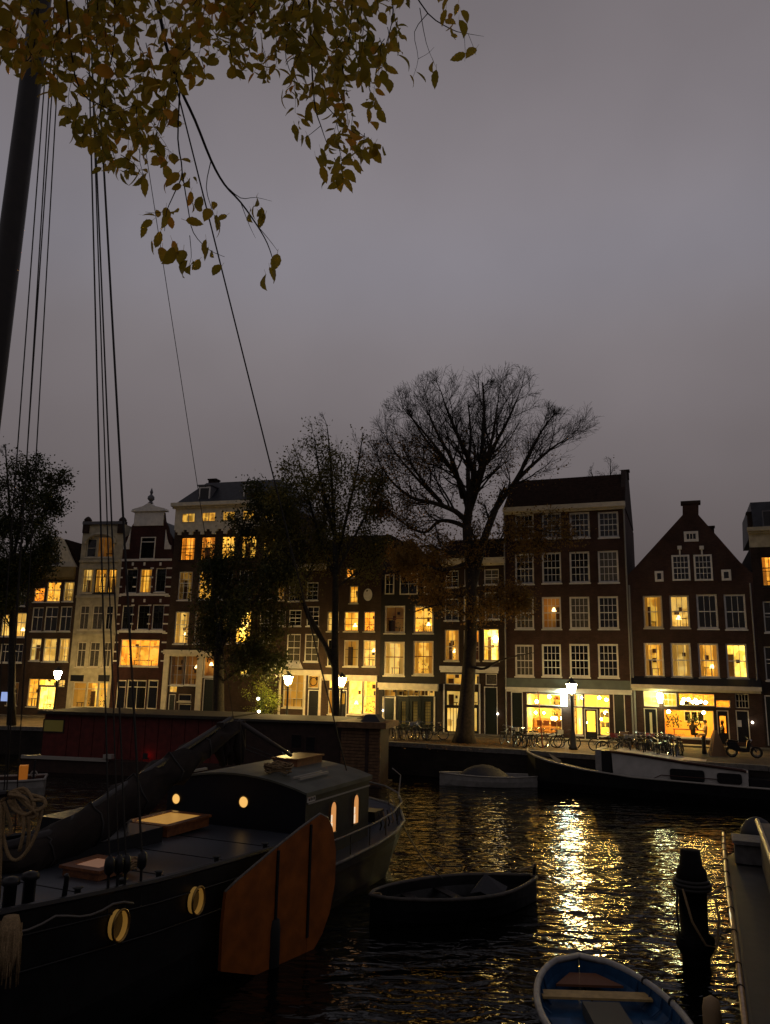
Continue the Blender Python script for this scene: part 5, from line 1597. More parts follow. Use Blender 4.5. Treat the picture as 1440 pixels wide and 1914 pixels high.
PORT2 = mat('porthole_glass', (.02, .015, .01), .15, emit=((1, .5, .1), .012))
PORT3 = mat('glowing_porthole_sleeve', (.6, .45, .15), .3, emit=((1, .50, .09), .10))
BRASS = mat('brass', (.30, .19, .06), .35, metal=1, noise=(12, .4))
ARCHW = mat('lit_cabin_window', (.9, .5, .2), .4, emit=((1, .42, .12), .55))
ARCHL = mat('lit_cabin_curtain', (.9, .7, .5), .6, emit=((1, .75, .5), .9))

# --- the near sailing barge (bow to the left, stern to the right)
BA = R(24)
P0 = np.array([-2.55, 17.55])
AX = np.array([math.sin(BA), math.cos(BA)])
barge = tag(empty('sailing_barge', (P0[0], P0[1], 0), R(90) - BA), 'old black sailing barge with orange-brown leeboard moored in the foreground', 'barge')
# local: x runs aft along the near side, y inboard from the near side, z up from the far street
def bl(x, y, z):                                     # barge to world
    return np.array([P0[0] + AX[0] * x - AX[1] * y, P0[1] + AX[1] * x + AX[0] * y, z])
def bpx(px_, py_, y=0.0):                            # pixel to (x, z) on the upright plane y inboard
    O = bl(0, y, 0)
    return onplane(px_, py_, O, R(90) - BA)
def bonz(px_, py_, z):                               # pixel to barge (x, y) at height z
    p = onz(px_, py_, z)
    d = p[:2] - P0
    return d @ AX, d @ np.array([-AX[1], AX[0]])
BEAM = 5.5
ST = [(-11.2, 2.25, 1.55), (-11.0, 1.55, 1.5), (-10.2, .85, 1.3), (-9, .4, 1.1), (-7.5, .12, .95), (-6.5, .03, .88), (-5, 0, .74), (-3.3, 0, .58), (-1.5, 0, .48), (0, 0, .41), (1.6, 0, .34), (2.7, 0, .30), (2.95, 0, -.48),
      (4, 0, -.49), (6.2, .0, -.47), (7.6, .06, -.40), (8.7, .25, -.28), (9.5, .7, -.15), (10.05, 1.4, -.05), (10.3, 2.25, .02), (10.35, 2.7, .03)]
hb = MB()
rows_ = []
for s_, yo, zg in ST:
    ring = []
    prof = [(0, zg), (.0, zg - .25), (.06, -.9), (.2, -1.5), (.45, -2.1)]
    if s_ > 7.6:
        k = (s_ - 7.6) / 2.7
        prof = [(0, zg), (.03 * k, zg - .25), (.06 + .25 * k, -.9), (.2 + .5 * k, -1.5), (.45 + .6 * k, -2.1)]
    for dy, z in prof:
        ring.append((s_, min(BEAM / 2, yo + dy), z))
    rows_.append(ring)
for side in (0, 1):
    for i in range(len(rows_) - 1):
        for j in range(4):
            vs = [rows_[i][j], rows_[i + 1][j], rows_[i + 1][j + 1], rows_[i][j + 1]]
            if side:
                vs = [(x, BEAM - y, z) for x, y, z in vs][::-1]
            hb.quad(*vs)
hb.build('hull', HULLB, barge)
dk = MB()
for i in range(len(ST) - 1):
    a, b = ST[i], ST[i + 1]
    if a[0] == 2.7:
        dk.quad((2.7, 0, .3), (2.7, BEAM, .3), (2.95, BEAM, -.48), (2.95, 0, -.48))
        continue
    o_ = -.02
    dk.quad((a[0], a[1] + .05, a[2] + o_), (b[0], b[1] + .05, b[2] + o_), (b[0], BEAM - b[1] - .05, b[2] + o_), (a[0], BEAM - a[1] - .05, a[2] + o_))
dk.build('deck', DECKG, barge)
for side in (0, 1):                                 # toe rail round the raised deck, rubbing strake aft
    pts = [(s_, (yo + .02) if not side else BEAM - yo - .02, zg + .04) for s_, yo, zg in ST if s_ < 2.9]
    MB().tube(pts, .055, 6).build('toe_rail', BLACKP, barge)
    pts = [(s_, (yo - .03) if not side else BEAM - yo + .03, zg - .02) for s_, yo, zg in ST if s_ > 2.9]
    MB().tube(pts, .05, 6).build('rubbing_strake', WORN, barge, True)
    pts = [(s_, (yo + .06) if not side else BEAM - yo - .06, zg + .52) for s_, yo, zg in ST if s_ > 2.9]
    MB().tube(pts, .03, 6).build('handrail', WORN, barge, True)
    for s_ in (3.4, 4.6, 5.8, 7.0, 8.2, 9.2, 9.9):
        yo = np.interp(s_, [a[0] for a in ST], [a[1] for a in ST]); zg = np.interp(s_, [a[0] for a in ST], [a[2] for a in ST])
        y_ = yo + .06 if not side else BEAM - yo - .06
        MB().tube([(s_, y_, zg), (s_, y_, zg + .52)], .02, 5).build('stanchion', CABW, barge)
MB().lathe([(.16, 0), (.16, .5), (.2, .55), (.1, .7), (.02, .72)], 10, (7.7, 1.2, -.45)).build('capstan', IRON, barge, True)
MB().box(8.2, 8.9, 1.0, 2.2, -.42, -.05).build('deck_box', MASTM, barge)
MB().tube([(8.6, 2.7, -.3), (8.6, 2.7, .55), (7.6, 2.7, .72)], .05, 7).build('tiller', VARN, barge, True)
MB().tube([(9.0, .55, .3), (9.05, .5, 1.0), (8.6, .6, 1.25)], .018, 5).build('stern_davit', STRIPE, barge)
for k in range(5):
    MB().tube([(7.4 + .3 * k, .5, .1), (7.42 + .3 * k, .42, -.25), (7.5 + .3 * k, .5, -.4)], .025, 5).build('hung_line', ROPE if k % 2 else ROPED, barge, True)
# hull portholes, brass sleeves glowing in place of lamplight from inside
for i, (px_, py_) in enumerate(((215, 1728), (361, 1682))):
    s_, z_ = bpx(px_, py_)
    o = MB().add([(s_ + .17 * math.cos(k * math.pi / 10), -.012, z_ + .23 * math.sin(k * math.pi / 10)) for k in range(20)], [tuple(range(20))]).build('porthole', PORT2, barge)
    tb = MB()
    tb.add([(s_ + .17 * math.cos(k * math.pi / 10), y_, z_ + .23 * math.sin(k * math.pi / 10)) for y_ in (-.01, -.13) for k in range(20)], [(k, (k + 1) % 20, (k + 1) % 20 + 20, k + 20) for k in range(20)])
    tb.build('porthole_sleeve', PORT3, o, True)
    MB().tube([(s_ + .185 * math.cos(k * math.pi / 10), -.13, z_ + .245 * math.sin(k * math.pi / 10)) for k in range(21)], .022, 6, cap=False).build('porthole_ring', BRASS, o, True)
# cabin: cambered roof, black bulkhead with two lit portholes
cx0, cx1, cy0, cy1 = 3.05, 6.85, .6, 4.95
NC = 12
def camber(t):
    return 1.2 + .34 * (1 - (2 * t - 1) ** 2)
fr = [(cx0, cy0, -.5)] + [(cx0, cy0 + (cy1 - cy0) * i / NC, camber(i / NC)) for i in range(NC + 1)] + [(cx0, cy1, -.5)]
cb = MB()
cb.add(fr, [tuple(range(len(fr)))])
bk = cb.build('cabin_bulkhead', NAVY, barge)
for p in ((330, 1493, .13), (456, 1499, .14)):
    O = bl(cx0 - .02, 0, 0)
    d = ray(p[0], p[1])
    n = np.array([AX[0], AX[1], 0])
    t = ((O - EYE) @ n) / (d @ n)
    q_ = EYE + d * t
    y_ = (q_[:2] - P0) @ np.array([-AX[1], AX[0]])
    o = MB().add([(cx0 - .025, y_ + p[2] * math.cos(k * math.pi / 10), q_[2] + p[2] * math.sin(k * math.pi / 10)) for k in range(20)], [tuple(range(20))]).build('porthole', PORT, barge)
    MB().torus((cx0 - .03, y_, q_[2]), p[2] + .01, .018, 20, 5, 'x').build('porthole_ring', BRASS, o, True)
sd = MB().quad((cx0, cy0, -.5), (cx1, cy0, -.5), (cx1, cy0, 1.2), (cx0, cy0, 1.2)).quad((cx0, cy1, -.5), (cx0, cy1, 1.2), (cx1, cy1, 1.2), (cx1, cy1, -.5))
sd.add([(cx1, y, z) for x, y, z in fr], [tuple(range(len(fr)))])
sd.build('cabin_side', CABW, barge)
rf = MB()
for i in range(NC):
    a, b = i / NC, (i + 1) / NC
    ya, yb = cy0 - .06 + (cy1 - cy0 + .12) * a, cy0 - .06 + (cy1 - cy0 + .12) * b
    za, zb = camber(a) + .03, camber(b) + .03
    rf.quad((cx0 - .08, ya, za), (cx1 + .1, ya, za), (cx1 + .1, yb, zb), (cx0 - .08, yb, zb))
    rf.quad((cx0 - .08, ya, za - .05), (cx0 - .08, ya, za), (cx0 - .08, yb, zb), (cx0 - .08, yb, zb - .05))
rf.quad((cx0 - .08, cy0 - .06, camber(0) - .08), (cx1 + .1, cy0 - .06, camber(0) - .08), (cx1 + .1, cy0 - .06, camber(0) + .03), (cx0 - .08, cy0 - .06, camber(0) + .03))
rf.build('cabin_roof', ROOFG, barge, False)
MB().box(cx0 + .1, cx1, cy0 - .035, cy0 - .003, .93, .965).build('side_moulding', STRIPE, barge)
for sx, w_ in ((4.55, .19), (5.95, .19)):           # arched side windows
    z0_, z1_ = .02, .62
    pts = [(sx - w_, z0_), (sx + w_, z0_), (sx + w_, z1_)] + [(sx + w_ * math.cos(a), z1_ + w_ * 1.1 * math.sin(a)) for a in np.linspace(.3, math.pi - .3, 6)] + [(sx - w_, z1_)]
    o = MB().add([(x, cy0 - .012, z) for x, z in pts], [tuple(range(len(pts)))]).build('arched_window', ARCHW, barge)
    MB().box(sx - w_ * .9, sx - .02, cy0 - .02, cy0 - .014, z0_ + .03, .28).box(sx - w_ * .9, sx - .04, cy0 - .02, cy0 - .014, .30, .48).build('curtain', ARCHL, o)
    MB().tube([(x, cy0 - .03, z) for x, z in pts + [pts[0]]], .025, 5).build('window_frame', CABW, o)
# clutter on the cabin roof
def roofz(y):
    t = (y - cy0) / (cy1 - cy0)
    return camber(max(0, min(1, t))) + .032
def rope_pile(name, c, r_, turns, rad, m_, parent=None, seed=1, flat=.35):
    r2 = random.Random(seed)
    pts = []
    for i in range(turns * 14):
        a = 2 * math.pi * i / 14
        rr = r_ * (.55 + .45 * r2.random())
        pts.append((c[0] + rr * math.cos(a) * 1.25, c[1] + rr * math.sin(a), c[2] + rad + flat * r_ * r2.random() * (1 - rr / r_ * .5) + .002 * i))
    return MB().tube(pts, rad, 5).build(name, m_, parent, True)
cxy = bonz(520, 1452, 1.45)
rc_ = rope_pile('rope_coil', (0, 0, 0), .33, 8, .022, ROPE, None, 4, .5)
rc_.location = bl(cxy[0], cxy[1], roofz(cxy[1]) + .0)
tag(rc_, 'heap of pale rope lying on the barge cabin roof', 'rope')
hx, hy = 5.9, 2.5
hh_ = MB()
z_ = roofz(hy)
hh_.box(hx - .75, hx + .75, hy - .4, hy + .4, z_ - .1, z_ + .16).box(hx - .8, hx + .8, hy - .45, hy + .45, z_ + .161, z_ + .2)
hh_.build('roof_hatch', VARN, barge)
hx, hy = bonz(585, 1456, 1.35)
z_ = roofz(hy)
o = MB().box(hx - .9, hx + .7, hy - .12, hy - .06, z_ + .03, z_ + .09).box(hx - .9, hx + .7, hy + .08, hy + .14, z_ + .03, z_ + .09).build('roof_rail', STRIPE, barge)
hx, hy = bonz(355, 1434, 1.4)
z_ = roofz(hy)
MB().box(hx - 1.0, hx + .8, hy - .05, hy + .03, z_ + .02, z_ + .08).build('roof_rail', STRIPE, barge)
hx, hy = bonz(532, 1414, 1.55)
for k in (0, .35):
    MB().lathe([(.06, 0), (.05, .12), (.09, .14), (.06, .2)], 8, (hx + k, hy + k * .3, roofz(hy))).build('mooring_cleat', CHROME, barge, True)
O = bpx(581, 1493, cy0)
pl = MB().box(O[0] - .2, O[0] + .2, cy0 - .03, cy0 - .004, O[1] - .07, O[1] + .07).build('name_plate', mat('white_plate', (.5, .48, .42), .5), barge)
for k, (a, b) in enumerate(((-.16, -.09), (-.06, .0), (.03, .07), (.1, .16))):
    MB().box(O[0] + a, O[0] + b, cy0 - .034, cy0 - .031, O[1] - .035, O[1] + (.035 if k % 2 else .02)).build('plate_mark', BLACKP, pl)
# skylights on the deck
def skylight(px_, py_, z, lx, ly, hgt, glassm):
    x, y = bonz(px_, py_, z)
    o = MB().box(x - lx, x + lx, y - ly, y + ly, z - hgt, z - .03)
    f = .13
    o.box(x - lx - .05, x + lx + .05, y - ly - .05, y - ly + f, z - .03, z + .02).box(x - lx - .05, x + lx + .05, y + ly - f, y + ly + .05, z - .03, z + .02)
    o.box(x - lx - .05, x - lx + f, y - ly + f, y + ly - f, z - .03, z + .02).box(x + lx - f, x + lx + .05, y - ly + f, y + ly - f, z - .03, z + .02)
    o = o.build('skylight', VARN, barge)
    MB().quad((x - lx + f, y - ly + f, z + .002), (x + lx - f, y - ly + f, z + .002), (x + lx - f, y + ly - f, z + .002), (x - lx + f, y + ly - f, z + .002)).build('pane', glassm, o)
skylight(316, 1530, .62, .80, .62, .24, SKYL)
skylight(184, 1614, .76, .42, .42, .16, SKYL2)
# dark raised trunk left of the skylight with rail
x, y = bonz(235, 1553, .78)
MB().box(x - 2.2, x + 1.0, y - .2, y + .9, .3, .72).build('deck_trunk', BLACKP, barge)
x2, y2 = bonz(130, 1556, 1.0)
MB().tube([(x2 - 1.2, y2, .98), (x2 + 1.8, y2, .94)], .03, 6).build('grab_rail', STRIPE, barge)
for k in (-1.1, .3, 1.7):
    MB().tube([(x2 + k, y2, .5), (x2 + k, y2, .96)], .02, 5).build('stanchion', STRIPE, barge)
# far-side sloping glass of a raised skylight
q_ = [bonz(172, 1524, 1.15), bonz(214, 1503, 1.35)]
MB().quad((q_[0][0], q_[0][1], 1.12), (q_[0][0] + .5, q_[0][1], 1.12), (q_[1][0] + .1, q_[1][1], 1.4), (q_[1][0], q_[1][1], 1.36)).build('companion_glass', mat('companion_glass', (.6, .4, .3), .3, emit=((1, .62, .42), .5)), barge)
x, y = bonz(195, 1530, 1.0)
MB().box(x - .7, x + .9, y + .1, y + 1.2, .4, 1.05).build('companion', BLACKP, barge)
# leeboard
lp = [(410, 1815), (414, 1730), (421, 1668), (442, 1647), (511, 1589), (561, 1549), (598, 1522), (612, 1530), (620, 1548), (626, 1590), (624, 1650), (614, 1705), (600, 1745), (575, 1790), (555, 1830)]
LANG = R(90) - BA - R(10)
lx0 = bpx(405, 1668, -.14)[0]
LO = bl(lx0, -.14, 0)
pts = [onplane(a, b, LO, LANG) for a, b in lp]
xs_ = [p[0] for p in pts]
cuts = [onplane(514, 1660, LO, LANG)[0], onplane(574, 1660, LO, LANG)[0]]
def clip(poly, xa, xb):
    def half(P_, keep, xc):
        out_ = []
        for i in range(len(P_)):
            a, b = P_[i], P_[(i + 1) % len(P_)]
            ia, ib = keep(a[0]), keep(b[0])
            if ia:
                out_.append(a)
            if ia != ib:
                t = (xc - a[0]) / (b[0] - a[0])
                out_.append((xc, a[1] + t * (b[1] - a[1])))
        return out_
    P_ = half(poly, lambda v: v >= xa, xa)
    return half(P_, lambda v: v <= xb, xb)
lo, hi = min(xs_) - .01, max(xs_) + .01
lb = MB().prism(clip(pts, lo, cuts[0] - .012), -.04, .04).build('leeboard', LEEB, barge)
lb.location = (lx0, -.14, 0)
lb.rotation_euler = (0, 0, R(-10))
for a, b in ((cuts[0], cuts[1]), (cuts[1], hi)):
    MB().prism(clip(pts, a + .006, b - .006), -.04, .04).build('plank', LEEB, lb)
top_ = [pts[i] for i in range(2, 10)]
MB().tube([(x, 0, z + .01) for x, z in top_], .03, 5).build('leeboard_edge', WORN, lb, True)
for c_ in cuts:
    z_ = np.interp(c_, [p[0] for p in pts[2:10]], [p[1] for p in pts[2:10]])
    MB().box(c_ - .03, c_ + .03, -.075, -.041, -1.4, z_ - .05).build('iron_strap', BLACKP, lb)
    for k in range(6):
        MB().ball((c_, -.078, z_ - .15 - k * .3), .018, 6).build('bolt', IRON, lb)
# black fender hanging before the leeboard
fx, fz = bpx(508, 1770, -.4)
fd = MB().lathe([(.03, .45), (.14, .38), (.17, .2), (.17, -.5), (.1, -.6)], 10).build('fender', RUBBER, None, True)
fd.location = bl(fx, -.4, fz + .15)
tag(fd, 'black rubber fender hanging in front of the orange leeboard', 'fender')
# mast, boom with furled sail, rigging
my_ = 2.75
mx_ = bpx(54, 180, my_)[0]
MB().tube([(mx_, my_, .3), (mx_, my_, 9), (mx_, my_, 20), (mx_, my_, 26)], [.24, .23, .19, .12], 14).build('mast', MASTM, barge, True)
e0 = bpx(95, 1560, my_)
e1 = bpx(432, 1345, my_)
bm = MB().tube([(mx_ + .3, my_, 1.0), (e0[0], my_, e0[1]), (e1[0], my_, e1[1])], [.11, .11, .09], 8).build('boom', MASTM, barge, True)
sl = MB()
sp_ = []
NB = 18
for i in range(NB + 1):
    t = i / NB
    x = e0[0] - 1.4 + (e1[0] - e0[0] + 1.4) * t
    zc_ = e0[1] - .1 + (e1[1] - e0[1]) * max(0, t * 1.14 - .14)
    sag = .5 * math.sin(math.pi * min(1, t * .95 + .05)) ** .7 * (1 - .25 * t) + .1
    for k in range(12):
        a = 2 * math.pi * k / 12
        ww = .34 + .09 * math.sin(5 * t * 6 + k * 1.3)
        sp_.append((x + .05 * math.sin(k * 2.1 + i), my_ + ww * math.sin(a), zc_ - sag * .55 + .1 * math.sin(i * 2.3 + k * .9) * (.3 + t) + (sag if math.cos(a) < 0 else sag * .75) * math.cos(a) * .9 + .05 * math.sin(i * 1.7 + k)))
sl.add(sp_, [(i * 12 + k, i * 12 + (k + 1) % 12, (i + 1) * 12 + (k + 1) % 12, (i + 1) * 12 + k) for i in range(NB) for k in range(12)])
sl.build('furled_sail', SAIL, barge, True)
for i in (3, 6, 9, 12, 15):
    ring = sp_[i * 12:(i + 1) * 12]
    cx_ = sum(p[0] for p in ring) / 12; cy_ = sum(p[1] for p in ring) / 12; cz_ = sum(p[2] for p in ring) / 12
    rr_ = [(cx_ + (p[0] - cx_) * 1.03, cy_ + (p[1] - cy_) * 1.05, cz_ + (p[2] - cz_) * 1.04) for p in ring]
    MB().tube(rr_ + [rr_[0]], .02, 5, cap=False).build('sail_tie', ROPED, barge, True)
q0, q1 = bpx(446, 1348, my_), bpx(545, 1412, 1.9)
MB().tube([(q0[0], my_, q0[1]), (q1[0], 1.9, max(q1[1], 1.75))], [.07, .05], 8).build('boom_strut', mat('grey_spar', (.06, .05, .045), .6), barge, True)
for dx in (-.2, .15):
    MB().tube([(q0[0] + dx, my_, q0[1] - .1), (q0[0] + dx + .5, my_ + .1, 2.2), (q0[0] + dx + 1.6, 2.0, 1.66)], .012, 5).build('mainsheet', ROPED, barge)
# gathered sail end hanging from the boom tip
tp = MB()
for k in range(9):
    a0 = (e1[0] - .5 + .12 * k, my_ + rnd.uniform(-.15, .15), e1[1] - .05)
    tp.tube([a0, (a0[0] + rnd.uniform(-.1, .25), a0[1] + rnd.uniform(-.1, .1), a0[2] - .7), (a0[0] + rnd.uniform(0, .4), a0[1], max(1.8, a0[2] - 1.4))], [.1, .14, .06], 6)
tp.build('sail_folds', SAIL, barge, True)
def fit_stay(base_px, y_in, px_top, name='shroud', rad=.014, z_base=None, s_base=None):
    """wire from the near or far side up to the mast so that it passes the seen point"""
    s_, z_ = bpx(base_px[0], base_px[1], y_in)
    if z_base is not None:
        z_ = z_base
    B = np.array([s_, y_in, z_])
    best = None
    for H in np.arange(9, 26, .1):
        Tt = np.array([mx_, my_, H])
        for t in np.linspace(.2, 1, 60):
            q = B + (Tt - B) * t
            w_ = bl(*q) - EYE
            d_ = w_ @ _f
            X, Y = PW / 2 + FPX * (w_ @ _r) / d_, PH / 2 - FPX * (w_ @ _u) / d_
            e = abs(X - px_top[0]) + abs(Y - px_top[1])
            if best is None or e < best[0]:
                best = (e, H)
    o = MB().tube([tuple(B), (mx_, my_, best[1])], rad, 5).build(name, ROPED, barge)
    return B, o
for bp_, tp_, rad in (((205, 1618), (173, 290), .016), ((222, 1616), (187, 300), .013), ((236, 1615), (203, 330), .016), ((266, 1608), (212, 330), .022)):
    B, o = fit_stay(bp_, .04, tp_, rad=rad)
    z0_ = np.interp(B[0], [a[0] for a in ST], [a[2] for a in ST])
    MB().lathe([(.02, -.16), (.075, -.1), (.085, 0), (.075, .1), (.02, .16)], 8, (B[0], B[1], B[2])).build('deadeye', BLACKP, o, True)
    MB().tube([(B[0], B[1], B[2] - .15), (B[0], B[1] - .03, z0_ - .35)], .025, 6).build('chain_plate', BLACKP, o)
for bp_, tp_ in (((2, 1560), (97, 180)), ((8, 1560), (90, 200)), ((28, 1556), (118, 240)), ((-20, 1560), (70, 330))):
    fit_stay(bp_, BEAM - .1, tp_, rad=.014)
fit_stay((648, 1440), cy0, (383, 175), 'backstay', .020)
fit_stay((437, 1345), my_, (335, 300), 'topping_lift', .009)
# wires and lanyards low on the near side
ln = []
for k in range(13):
    t = k / 12
    x = -6.8 + 2.9 * t
    ln.append((x, -.06, np.interp(x, [a[0] for a in ST], [a[2] for a in ST]) - .12 - .12 * math.sin(math.pi * ((t * 2.3) % 1))))
MB().tube(ln, .02, 5).build('side_chain', mat('grey_chain', (.1, .09, .08), .6), barge, True)
rope_d = rope_pile('rope_coil', (0, 0, 0), .26, 6, .02, ROPE, None, 9, .4)
rope_d.location = bl(-3.0, 1.0, .60)
tag(rope_d, 'small rope coil lying on the grey foredeck near the shrouds', 'rope')
for k, s_ in enumerate((-4.6, -2.6, -.8, 1.0)):      # seams of the deck plates, proud welds
    z_ = np.interp(s_, [a[0] for a in ST], [a[2] for a in ST])
    MB().box(s_ - .012, s_ + .012, .08, BEAM - .08, z_ - .02, z_ - .008).build('deck_seam', HULLB, barge)
for zoff in (-.32, -.8):                             # riveted plate laps along the side
    pts = [(s_, yo - .012, zg + zoff) for s_, yo, zg in ST if -9.5 < s_ < 2.8]
    MB().tube(pts, .018, 5).build('plate_lap', HULLB, barge, True)
for s_ in (-4.9, -3.9, -2.95, -1.2, .6):
    z_ = np.interp(s_, [a[0] for a in ST], [a[2] for a in ST])
    MB().lathe([(.07, 0), (.05, .05), (.05, .12), (.09, .15), (.02, .17)], 8, (s_, .22, z_ - .02)).build('deck_fitting', IRON, barge, True)
# mooring bitts at the left
for s_ in (-6.1, -5.75):
    MB().lathe([(.09, 0), (.09, .32), (.13, .34), (.12, .42), (.03, .45)], 8, (s_, .35, .82)).build('bitt', BLACKP, barge, True)
MB().tube([(-5.3, .1, .78), (-5.25, .12, 1.1), (-5.28, .12, 1.14)], .04, 6).build('belaying_pin', BLACKP, barge, True)
# rope coil hanging on the rigging at the left
def hang(px_, py_):
    p = aty(px_, py_, 12.2)
    return p
rp_ = MB()
for k, loop in enumerate((
        [(0, 1500), (25, 1478), (50, 1485), (80, 1492), (86, 1505), (70, 1515), (50, 1505), (30, 1490), (15, 1492)],
        [(5, 1492), (30, 1480), (52, 1500), (72, 1520), (60, 1528), (38, 1518), (22, 1495)],
        [(20, 1485), (45, 1488), (60, 1505), (62, 1520), (45, 1524), (28, 1510), (20, 1495)],
        [(8, 1498), (15, 1530), (18, 1555), (12, 1562)],
        [(3, 1510), (5, 1560), (18, 1598), (35, 1606), (52, 1590), (68, 1555), (76, 1515)],
        [(48, 1524), (46, 1560), (38, 1590)], [(55, 1522), (53, 1560), (48, 1592)],
        [(34, 1518), (36, 1540), (42, 1542)], [(2, 1500), (4, 1600), (0, 1680)],
        [(60, 1495), (78, 1496), (84, 1503), (74, 1512), (58, 1512)], [(10, 1485), (40, 1474), (58, 1488), (66, 1510), (50, 1522), (26, 1512), (14, 1496)])):
    pts = [hang(a, b) + np.array([0, .05 * math.sin(k * 2 + i), 0]) for i, (a, b) in enumerate(loop)]
    Q = []
    for i in range(len(pts) - 1):
        a, b, c, d = pts[max(0, i - 1)], pts[i], pts[i + 1], pts[min(len(pts) - 1, i + 2)]
        for t in (0, .33, .66):
            Q.append(.5 * (2 * b + (c - a) * t + (2 * a - 5 * b + 4 * c - d) * t * t + (3 * b - a - 3 * c + d) * t ** 3))
    Q.append(pts[-1])
    rp_.tube(Q, .026, 6)
tag(rp_.build('hanging_rope', ROPE, None, True), 'thick hemp rope hung in loops at the left edge above the barge deck', 'rope')
pr = MB()                                           # the pin rail that carries it
a_, b_ = hang(-60, 1490), hang(14, 1483)
pr.tube([a_, b_], .05, 8)
q_ = hang(-60, 1490)
pr.tube([q_, (q_[0], q_[1], .8)], .06, 8)
tag(pr.build('pin_rail', MASTM), 'tarred pin rail at the left edge carrying the hung rope', 'pin rail')
# jute fender
fb = MB()
fp = [bpx(a, b, -.2) for a, b in ((22, 1712), (18, 1745), (10, 1785), (0, 1825))]
fb.tube([(x, -.2, z) for x, z in fp], [.1, .17, .18, .12], 10)
r2 = random.Random(3)
for k in range(60):
    x, z = fp[2]
    a = r2.uniform(0, 6.28)
    fb.tube([(x + .17 * math.cos(a), -.2 + .17 * math.sin(a), z + r2.uniform(-.1, .4)), (x + .2 * math.cos(a), -.2 + .2 * math.sin(a), z - r2.uniform(.1, .4))], .012, 4)
o = fb.build('jute_fender', ROPE, None, True)
o.location = (P0[0], P0[1], 0); o.rotation_euler = (0, 0, R(90) - BA)
tag(o, 'frayed jute fender hanging on the barge side at the left edge', 'fender')

# --- open boats
def open_boat(name, label, stern, bow, beam, zg_s, zg_b, outm, inm, rimm, sharp=1.0, floor_z=WZ + .05, transom=.6, rim=.045, cat='rowing boat', keel=-2.0):
    """stern and bow are world points on the plan; returns the root and the local length"""
    stern, bow = np.array(stern[:2]), np.array(bow[:2])
    L = np.linalg.norm(bow - stern)
    ang = math.atan2(bow[1] - stern[1], bow[0] - stern[0])
    r0 = tag(empty(name, (stern[0], stern[1], 0), ang), label, cat)
    N_ = 18
    def half(t):
        return beam / 2 * (transom + (1 - transom) * math.sin(min(1, t / .45) * math.pi / 2) if t < .45 else math.cos((t - .45) / .55 * math.pi / 2) ** (.75 * sharp))
    def zg(t):
        return zg_s + (zg_b - zg_s) * t ** 2 + .06 * (1 - t) ** 3
    out_, inn, rimL, rimR = MB(), MB(), [], []
    prof = [(1, 0), (.97, .3), (.85, .62), (.5, .9), (0.02, 1)]
    go, gi = [], []
    for i in range(N_ + 1):
        t = i / N_
        h_, z_ = max(.015, half(t)), zg(t)
        kz = keel + max(0, t - .75) ** 2 * 3.0
        ro = [(t * L, h_ * a, z_ + (kz - z_) * b) for a, b in prof]
        ri = [(t * L, max(.005, h_ - .05) * a, max(floor_z, z_ + (kz + .12 - z_) * b)) for a, b in prof]
        go.append(ro); gi.append(ri)
        rimL.append((t * L, h_, z_ + .01)); rimR.append((t * L, -h_, z_ + .01))
    for i in range(N_):
        for j in range(4):
            for sg_ in (1, -1):
                vs = [(x, y * sg_, z) for x, y, z in (go[i][j], go[i + 1][j], go[i + 1][j + 1], go[i][j + 1])]
                out_.quad(*(vs if sg_ > 0 else vs[::-1]))
                vs = [(x, y * sg_, z) for x, y, z in (gi[i][j], gi[i + 1][j], gi[i + 1][j + 1], gi[i][j + 1])]
                inn.quad(*(vs[::-1] if sg_ > 0 else vs))
    ts = [(0, p[1], p[2]) for p in go[0]] + [(0, -p[1], p[2]) for p in go[0][::-1]]
    out_.add(ts, [tuple(range(len(ts)))])
    inn.add([(.03, y, z) for x, y, z in ts], [tuple(range(len(ts) - 1, -1, -1))])
    out_.build('hull', outm, r0, True)
    inn.build('inner_planking', inm, r0, True)
    MB().tube(rimL[::1] + rimR[::-1][0:], rim, 7).tube([rimR[0], rimL[0]], rim, 7).build('gunwale', rimm, r0, True)
    return r0, L, half, zg
BLUEI = mat('blue_boat_interior', (.012, .055, .13), .5, noise=(4, .25))
PALEG = mat('pale_grey_gunwale', (.30, .29, .27), .55, noise=(8, .2))
TARP = mat('dark_tarp', (.03, .03, .034), .7, bump=.6, bscale=5)
PLANK = mat('pale_thwart_wood', (.40, .27, .10), .5, noise=(9, .2))
GREYB = mat('grey_boat_paint', (.22, .21, .19), .5, noise=(4, .2))
# blue dinghy, bottom right
zb = -1.15
pb_ = onz(1082, 1790, zb); ps_ = onz(1215, 2010, zb)
bd, L, hf, zg = open_boat('rowing_boat', 'small blue rowing boat with pale grey gunwale and wooden thwart, bottom right', ps_, pb_, 2.35, zb - .05, zb + .02, HULLB, BLUEI, PALEG, .62, WZ + .18, .75, .06)
for i, t in enumerate((.70, .36)):
    w_ = hf(t) - .06
    MB().box(t * L - .16, t * L + .16, -w_, w_, zb - .19, zb - .15).build('thwart', PLANK if i == 0 else BLUEI, bd)
MB().flatprism([(L * .8, -.62), (L * .93, -.25), (L * .93, .25), (L * .8, .62)], zb - .2, zb - .16).build('fore_sheet', mat('rust_brown_wood', (.13, .05, .02), .6), bd)
MB().box(L * .42, L * .62, -.32, .32, WZ + .2, WZ + .42).build('floor_box', mat('grey_floorboard', (.06, .06, .055), .7), bd)
for sgn in (-1, 1):                                  # side benches
    MB().flatprism([(L * .1, sgn * .62), (L * .55, sgn * .6), (L * .55, sgn * .95), (L * .1, sgn * .9)][::sgn], zb - .32, zb - .28).build('side_bench', BLUEI, bd)
for t in (.55, .75):
    MB().torus((t * L, -hf(t), zb + .01), .065, .02, 12, 5, 'x').build('rope_lashing', ROPED, bd)
